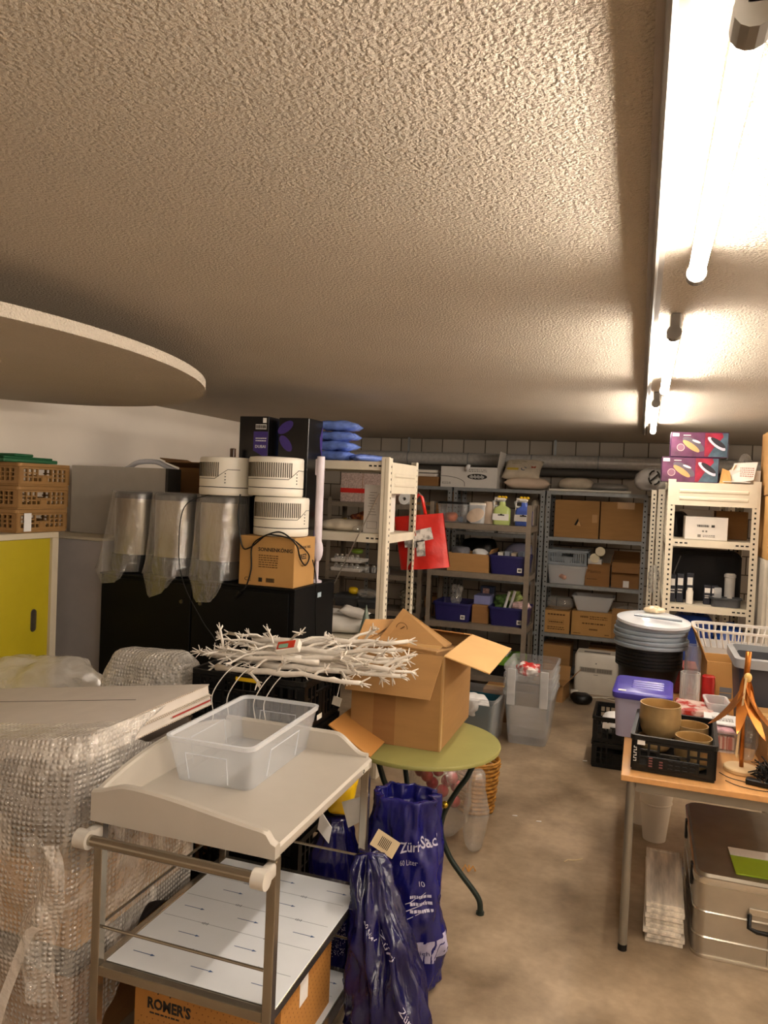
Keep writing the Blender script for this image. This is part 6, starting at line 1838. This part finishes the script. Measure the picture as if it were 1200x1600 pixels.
tag(b.done('white_ribbon', PAPER, None, loc=(-1.075, 2.585, .66)), 'white plastic ribbon hanging below the yellow bag', 'ribbon')
b = B(); b.sheet([(0, 0, .1), (.09, 0, .14), (.09, 0, .05), (.03, 0, .01)], .003)
tag(b.done('white_scrap', FILMW, None, loc=(-1.0, 2.6, .60)), 'pale plastic scrap between the yellow bag and trolley leg', 'scrap')

# ================================================================ trolley
GREYT = mat('warm_grey_plastic', '#b3aca1', .38, var=.02)
t = T('serving_trolley', 'warm grey tray trolley on chrome frame in the foreground', 'trolley', (-1.17, 2.19, 0))
X0, X1, Y0, Y1 = -1.465, -.875, 1.805, 2.575
ZS = .895
b = B(); b.rloft([(X1 - X0 - .01, Y1 - Y0 - .01, 0, .02), (X1 - X0, Y1 - Y0, .006, .025), (X1 - X0, Y1 - Y0, .027, .025), (X1 - X0 - .014, Y1 - Y0 - .014, .034, .02)], 5, ((X0 + X1) / 2, (Y0 + Y1) / 2, ZS - .034))
tray = b.done('tray', GREYT, t, True, smooth=40)
def gallery(p0, p1, prof, th, nm='gallery'):
    """low wall on the tray edge from p0 to p1, height profile prof(u), thickness th inwards (left of the run)"""
    p0, p1 = Vector(p0), Vector(p1); dv = (p1 - p0); nrm = Vector((-dv.y, dv.x, 0)).normalized() * th
    b = B(); n = 40; loops = []
    for i in range(n + 1):
        u = i / n; h = max(prof(u), .002); p = p0 + dv * u
        e = min(.006, h * .4)
        loops.append([tuple(p + Vector((0, 0, -.03))), tuple(p + Vector((0, 0, h - e))), tuple(p + nrm * .25 + Vector((0, 0, h))), tuple(p + nrm * .75 + Vector((0, 0, h))), tuple(p + nrm + Vector((0, 0, h - e))), tuple(p + nrm + Vector((0, 0, -.03)))])
    b.loft(loops)
    return b.done(nm, GREYT, t, True, smooth=35)
def sm(a, b_, x):
    x = max(0, min(1, (x - a) / (b_ - a))); return x * x * (3 - 2 * x)
gallery((X0, Y0 - .002, ZS), (X1, Y0 - .002, ZS), lambda u: (.058 + .028 * sm(0, .2, u) - .050 * sm(.2, 1.12, u)) * (1 - .8 * sm(.94, .995, u)), .028)
gallery((X0 - .001, Y1, ZS), (X0 - .001, Y0, ZS), lambda u: .05 + .065 * math.sin(PI * u) ** .8, .026)
gallery((X1 - .02, Y1 + .001, ZS), (X0, Y1 + .001, ZS), lambda u: .012 + .062 * sm(.02, .22, u), .026)
STM = mat('polished_steel', '#a9a193', .2, .92, var=.03)
LEGS = [(X0 + .016, Y0 + .028), (X1 - .016, Y0 + .028), (X0 + .016, Y1 - .03), (X1 - .016, Y1 - .03)]
for x, y in LEGS:
    l = B().box(x - .014, x + .014, y - .014, y + .014, .085, ZS - .034, .002).done('leg', STM, t, True)
    b = B(); b.cyl((x - .012, y, .034), (x + .012, y, .034), .034, 20); b.box(x - .016, x + .016, y - .01, y + .01, .05, .085)
    b.lathe([(.036, 0), (.037, .008), (.02, .016)], c=(x, y, .07), seg=20)
    b.done('castor', mat('castor_grey', '#8f8d89', .4), l, True)
def shelf(z, nm='shelf'):
    b = B()
    for yy in (Y0 + .028, Y1 - .03): b.box(X0 + .03, X1 - .03, yy - .012, yy + .012, z - .03, z, .002)
    for xx in (X0 + .016, X1 - .016): b.box(xx - .012, xx + .012, Y0 + .042, Y1 - .044, z - .03, z, .002)
    b.box(X0 + .028, X1 - .028, Y0 + .04, Y1 - .042, z - .008, z - .001)
    b.done(nm, STM, t, True)
shelf(.435); shelf(.115)
for zz in (.545,):
    for yy in (Y0 + .028, Y1 - .03):
        b = B(); b.cyl((X0 + .016, yy, zz), (X1 - .016, yy, zz), .0045, 8); b.done('wire_rail', STM, t, True)
    b = B(); b.cyl((X0 + .016, Y0 + .028, zz), (X0 + .016, Y1 - .03, zz), .0045, 8); b.done('wire_rail', STM, t, True)
b = B(); b.cyl((X0 + .016, Y1 - .03, .235), (X1 - .016, Y1 - .03, .235), .0045, 8); b.done('wire_rail', STM, t, True)
b = B(); b.cyl((X0 + .03, Y0 - .045, .832), (X1 - .03, Y0 - .045, .832), .0155, 18); hb = b.done('handle', STM, t, True, smooth=40)
for xa, xb in ((X0 - .005, X0 + .036), (X1 - .036, X1 + .002)):
    b = B(); b.cyl((xa, Y0 - .045, .832), (xb, Y0 - .045, .832), .0265, 26); b.box(xa + .004, xb - .004, Y0 - .05, Y0 + .02, .812, .85, .008, 2)
    b.done('end_cap', mat('cap_grey', '#c4beb4', .35), t, True, smooth=40)
b = B(); b.box(X1 - .003, X1 + .0012, Y1 - .12, Y1 - .05, ZS - .027, ZS - .008, .001); b.done('maker_label', mat('label_grey', '#c9c4b9', .4), t, True)
b = B(); b.tube([(X1 + .0018, Y1 - .106 + .006 * math.cos(R(30 * k)), ZS - .0175 + .006 * math.sin(R(30 * k))) for k in range(12)], .0012, 5, closed=True); b.done('label_print', INK, t, True)

BLUEI = mat('arrow_blue', '#2c4f80', .6); GREYI = mat('line_grey', '#77808c', .6)
def arrow_sheet(name, label, x0, x1, y0, y1, z, n, seed):
    m = PAPER2
    o = B().box(x0, x1, y0, y1, z, z + .003, .001).done(name, m, None, True, loc=((x0 + x1) / 2, (y0 + y1) / 2, z))
    tag(o, label, 'sheet')
    ORG[o.name] = Vector(((x0 + x1) / 2, (y0 + y1) / 2, z))
    b = B(); zz = z + .0033
    rows = n; W = x1 - x0; D = y1 - y0
    for r_ in range(rows):
        y = y0 + D * (r_ + .5) / rows
        for k in range(3):
            x = x0 + W * (.08 + .36 * k + (.12 if r_ % 2 else 0))
            if x + .07 > x1: continue
            b.box(x, x + .062, y - .0012, y + .0012, zz, zz + .0003)
            b.loft([[(x + .062, y - .005, zz), (x + .076, y, zz), (x + .062, y + .005, zz)], [(x + .062, y - .005, zz + .0003), (x + .076, y, zz + .0003), (x + .062, y + .005, zz + .0003)]])
    b.done('printed_arrows', BLUEI, o, True)['kind'] = 'stuff'
    b = B()
    for r_ in range(1, rows):
        y = y0 + D * r_ / rows
        b.box(x0 + .01, x1 - .02, y - .0006, y + .0006, zz, zz + .0003)
        for k in range(2):
            x = x0 + W * (.3 + .4 * k + (.08 if r_ % 2 else 0))
            for j in range(4): b.box(x - .012 + j * .006, x - .009 + j * .006, y - .004 - .002 * (j % 2), y + .004 + .002 * (j % 2), zz, zz + .0004)
    b.done('printed_lines', GREYI, o, True)['kind'] = 'stuff'
    return o
PAPER2 = mat('cool_white_sheet', '#d5d9de', .45, var=.015)
arrow_sheet('arrow_sheet', 'white sheet printed with blue arrows on the middle trolley shelf', X0 + .034, X1 - .004, Y0 + .045, Y1 - .046, .4355, 5, 1)
arrow_sheet('arrow_sheet', 'white arrow-printed sheet on the lowest trolley shelf', X0 + .034, X1 - .032, Y0 + .045, Y1 - .046, .1155, 5, 2)
t = T('printed_carton', 'orange-brown carton with small heart pattern on the lowest trolley shelf', 'box', (-1.175, 2.175, .1195))
CO2 = mat('carton_amber', '#b07a38', .8, var=.04)
w, d, h = .50, .375, .225
B().shell(w, d, w, d, h, .005, 0).done('body', CO2, t)
txt(t, "ROMER'S", .046, (-.205, -d / 2 - .0006, .118), '-y', INK, bold=.0015, sx=.85, name='brand_lettering')
b = B(); scribble(b, -.195, -.085, .084, .096, -d / 2, 1, 6); b.done('small_print', INK, t)['kind'] = 'stuff'
b = B(); b.tube([(-.145 + .022 * math.cos(R(180 * k / 12)), -d / 2 - .0006, .152 + .018 * math.sin(R(180 * k / 12))) for k in range(13)], .0022, 5); b.done('crest_mark', INK, t)
PAT = mat('pattern_brown', '#7e5224', .8)
b = B()
for r_ in range(11):
    for c_ in range(24):
        x = -w / 2 + .015 + c_ * .0205 + (.010 if r_ % 2 else 0); z = .012 + r_ * .0195
        if x < -.075 and z > .078 or x > w / 2 - .01: continue
        b.loft([[(x - .003, -d / 2 - .0003, z + .002), (x + .003, -d / 2 - .0003, z + .003), (x, -d / 2 - .0003, z - .003)], [(x - .003, -d / 2, z + .002), (x + .003, -d / 2, z + .003), (x, -d / 2, z - .003)]])
    for c_ in range(18):
        y = -d / 2 + .015 + c_ * .0205 + (.010 if r_ % 2 else 0); z = .012 + r_ * .0195
        if y > d / 2 - .01: continue
        b.loft([[(w / 2 + .0003, y - .003, z + .002), (w / 2 + .0003, y + .003, z + .003), (w / 2 + .0003, y, z - .003)], [(w / 2, y - .003, z + .002), (w / 2, y + .003, z + .003), (w / 2, y, z - .003)]])
b.done('heart_pattern', PAT, t)['kind'] = 'stuff'
sticker(t, .06, .085, (w / 2 + .0006, -.03, h - .045), '+x', PAPER, 'paper_tape')

# clear bin standing on the tray
t = T('clear_bin', 'clear plastic storage bin standing empty on the trolley tray', 'bin', (-1.255, 2.335, ZS + .001), R(1))
TUB = film('tub_plastic', '#e3e8f0', .06, .14, .34)
RID = film('tub_ridge', '#f2f5fa', .35, .2, .3)
b = B(); b.shell(.265, .465, .302, .53, .138, .003, .03, 0, .012); b.done('body', TUB, t, smooth=40)
b = B(); b.rloft([(.300, .528, .138, .03), (.316, .544, .136, .035), (.320, .548, .149, .036), (.30, .528, .150, .03), (.298, .526, .138, .03)], 5, cap0=False, cap1=False); b.done('rim', RID, t, smooth=40)
RID_ = film('tub_ridge', '#f2f5fa', .35, .2, .3)
for s_ in (-1, 1):
    b = B(); b.tube([(-.079, s_ * .237, .012), (-.083, s_ * .258, .10), (.063, s_ * .258, .10), (.059, s_ * .237, .012)], .002, 6); b.done('moulded_rib', RID, t)
    b = B(); b.tube([(s_ * .136, -.12, .012), (s_ * .148, -.12, .10), (s_ * .148, .10, .10), (s_ * .136, .10, .012)], .002, 6); b.done('moulded_rib', RID, t)

# ================================================================ left foreground pile
WCT = mat('white_cardboard', '#cbc2b8', .6, var=.03)
CORR = mat('corrugated_edge', '#a58e70', .85, var=.25, vscale=60)
def flat_pack_carton(label, x0, x1, y0, y1, z0, z1, shift):
    t = T('flat_carton', label, 'box', ((x0 + x1) / 2, (y0 + y1) / 2, z0 - .076), R(shift))
    t.rotation_euler = (0, R(-8), R(shift))
    w, d, h = x1 - x0, y1 - y0, z1 - z0
    B().box(-w / 2, w / 2, -d / 2, d / 2, 0.004, h - .004).done('body', WCT, t)
    for z in (0, h - .004):
        b = B(); b.box(-w / 2, w / 2 + .006, -d / 2, d / 2, z, z + .004); b.done('board', WCT, t)
        b = B()
        for k in range(60):
            y = -d / 2 + d * k / 60
            b.cbox((w / 2 + .0065, y + d / 120, z + .002), (.002, d / 130, .0022), (0, R(20), 0))
        b.done('corrugation', CORR, t)['kind'] = 'stuff'
    return t
flat_pack_carton('large flat white carton under the topmost one, red print on its side', -2.62, -1.545, 1.90, 2.58, .995, 1.032, 0)
t = bpy.data.objects[[o.name for o in bpy.data.objects if o.name.startswith('flat_carton') and o.type == 'EMPTY'][-1]]
sticker(t, .25, .006, (.546, .2, .02), '+x', mat('red_print', '#a3342c', .5), 'red_print')
flat_pack_carton('large flat white carton topmost of the pile left of the trolley', -2.62, -1.55, 1.89, 2.57, 1.033, 1.074, .6)
b = B(); b.box(-.52, .38, .10, .104, .0408, .0418)
tp = bpy.data.objects[[o.name for o in bpy.data.objects if o.name.startswith('flat_carton') and o.type == 'EMPTY'][-1]]
b.done('slit_line', INK, tp)
t = carton('brown_carton', 'brown carton lowest in the pile under the bubble wrap', 'box', (-2.1, 2.24, 0), 0, 1.0, .64, .29, CARD_D)
DGR = mat('dark_grey_blanket', '#4c4847', .9, var=.15, vscale=30, bump=.2)
b = B(); b.box(-.52, .50, -.33, .33, 0, .088, .02, 2); tag(b.done('folded_blanket', DGR, None, loc=(-2.1, 2.24, .2915)), 'dark grey folded blanket between brown cartons under bubble wrap', 'blanket')
carton('brown_carton', 'brown carton in the middle of the bubble-wrapped pile', 'box', (-2.1, 2.24, .381), 0, 1.0, .64, .245, CARD_O)
t = carton('grey_carton', 'grey-brown wrapped carton right under the flat white cartons', 'box', (-2.105, 2.24, .70), 0, 1.0, .64, .205, mat('grey_brown_card', '#6d6259', .8, var=.06))
t.rotation_euler = (0, R(-8), 0)

t = T('bubble_wrap', 'sheet of bubble wrap draped over the front of the carton pile', 'bubble wrap', (-2.0, 1.85, 0))
path = [(-2.75, 1.83), (-2.4, 1.81), (-2.0, 1.80), (-1.75, 1.795), (-1.62, 1.80), (-1.54, 1.835), (-1.515, 1.92), (-1.51, 2.05), (-1.51, 2.2), (-1.515, 2.42)]
def along(u):
    L = [math.dist(a, b_) for a, b_ in zip(path, path[1:])]; s = u * sum(L)
    for i, l in enumerate(L):
        if s <= l or i == len(L) - 1:
            f = s / l; a, b_ = path[i], path[i + 1]
            return Vector((a[0] + (b_[0] - a[0]) * f, a[1] + (b_[1] - a[1]) * f, 0))
        s -= l
def drape(u, v):
    p = along(u)
    side = sm(.72, .86, u)
    tl = .14 * (-1.55 - p.x)
    top = (1.082 - tl) * (1 - side) + (.985 - .05 * (u - .8)) * side
    bot = .10 + .28 * side + .06 * math.sin(u * 17)
    inn = max(0, 1 - v / .10)
    z = top + (bot - top) * v
    if v < .10: z = top + (bot - top) * .10 * (v / .10) if side < .5 else z
    n1 = noise.noise(Vector((u * 6, v * 5, 1.3))); n2 = noise.noise(Vector((u * 15, v * 11, 4.1)))
    out = .012 + .030 * n1 * v ** .5 + .012 * n2 + .03 * math.sin(PI * min(1, v * 1.3)) * (1 - side)
    nx, ny = (0, -1) if side < .3 else ((1 * side, -(1 - side)))
    q = p + Vector((nx * (out * (.45 if side > .5 else 1)), ny * out, z))
    if side < .5 and inn > 0: q.y += inn * .20; q.z = 1.084 - tl + .006 * n2
    q.x = min(q.x, -1.484)
    return tuple(q)
b = B(); b.grid(110, 60, drape); b.done('sheet', BUBBLE, t, True, smooth=True)
t = T('bubble_wrap', 'loose end of bubble wrap hanging between the pile and trolley leg', 'bubble wrap', (-1.50, 1.86, .5))
b = B()
def tail(u, v):
    x = -1.66 + .13 * u + .02 * math.sin(v * 7); z = .80 - .42 * v - .10 * u * v; y = 1.755 + .02 * math.sin(u * 6 + v * 3) + .02 * noise.noise(Vector((u * 4, v * 6, 2)))
    return (x, y, z)
b.grid(24, 40, tail); b.done('sheet', BUBBLE, t, True, smooth=True)
t = T('tape_strip', 'milky strip of packing film running down the bubble wrap', 'tape', (-1.72, 1.76, .3))
b = B()
def strip(u, v):
    z = .56 - .5 * v; x = -1.60 - .17 * v ** .6 + .035 * u; return (x, 1.735 + .008 * math.sin(v * 8), z)
b.grid(4, 30, strip); b.done('strip', film('milky_strip', '#efe8df', .5, .25, .2, bump=.5, bscale=40, patch=.2), t, True, smooth=True)

t = T('bubble_bundle', 'rolled bundle of bubble wrap standing behind the flat white cartons', 'bubble wrap', (-2.05, 2.92, .62))
blob('bundle', film('bundle_film', '#f3ece2', .30, .12, .3, bump=.7, bscale=62, vor=True, patch=.15, cloud=.6), .46, .34, .475, .03, 6, 71, t, .5, 40, 26)
t2 = carton('brown_carton', 'brown carton carrying the bubble wrap bundle behind the pile', 'box', (-2.2, 2.95, 0), 0, .9, .44, .615, CARD_D)
t = T('film_heap', 'heap of clear plastic film in front of the yellow cabinet door', 'film', (-2.72, 2.95, .62))
blob('film', film('heap_film', '#efe8dc', .12, .16, .3, bump=.8, bscale=9, patch=.35), .70, .5, .345, .06, 5, 73, t, .5, 50, 30)
blob('white_sheet', mat('white_foam', '#c9bfb2', .7, var=.08), .50, .34, .19, .03, 5, 74, t, .5)
carton('brown_carton', 'brown carton under the heap of clear film by the yellow door', 'box', (-2.95, 2.95, 0), 0, .56, .5, .615, CARD_D)
t = T('fan_guard', 'olive wire fan guard leaning behind the bubble wrap bundle', 'fan', (-2.33, 3.3, .62))
OLW = mat('olive_wire', '#77713a', .4, .3)
b = B()
for r_ in (.05, .08, .11, .14, .17): b.tube([(r_ * math.cos(2 * PI * k / 32), .02 * (1 - r_ / .17), .18 + r_ * math.sin(2 * PI * k / 32)) for k in range(32)], .0022, 5, closed=True)
for k in range(24): b.tube([(.03 * math.cos(2 * PI * k / 24), .02, .18 + .03 * math.sin(2 * PI * k / 24)), (.17 * math.cos(2 * PI * k / 24), 0, .18 + .17 * math.sin(2 * PI * k / 24))], .0018, 4)
b.tube([(.175 * math.cos(2 * PI * k / 40), 0, .18 + .175 * math.sin(2 * PI * k / 40)) for k in range(40)], .005, 6, closed=True)
b.done('guard', OLW, t)
b = B(); b.lathe([(.04, 0), (.04, .05)], rot=(R(90), 0, 0), c=(0, .04, .18), seg=20); b.done('hub', BLACK, t)
carton('brown_carton', 'brown carton on which the olive fan guard stands', 'box', (-2.35, 3.35, 0), 0, .46, .22, .615, CARD_D)
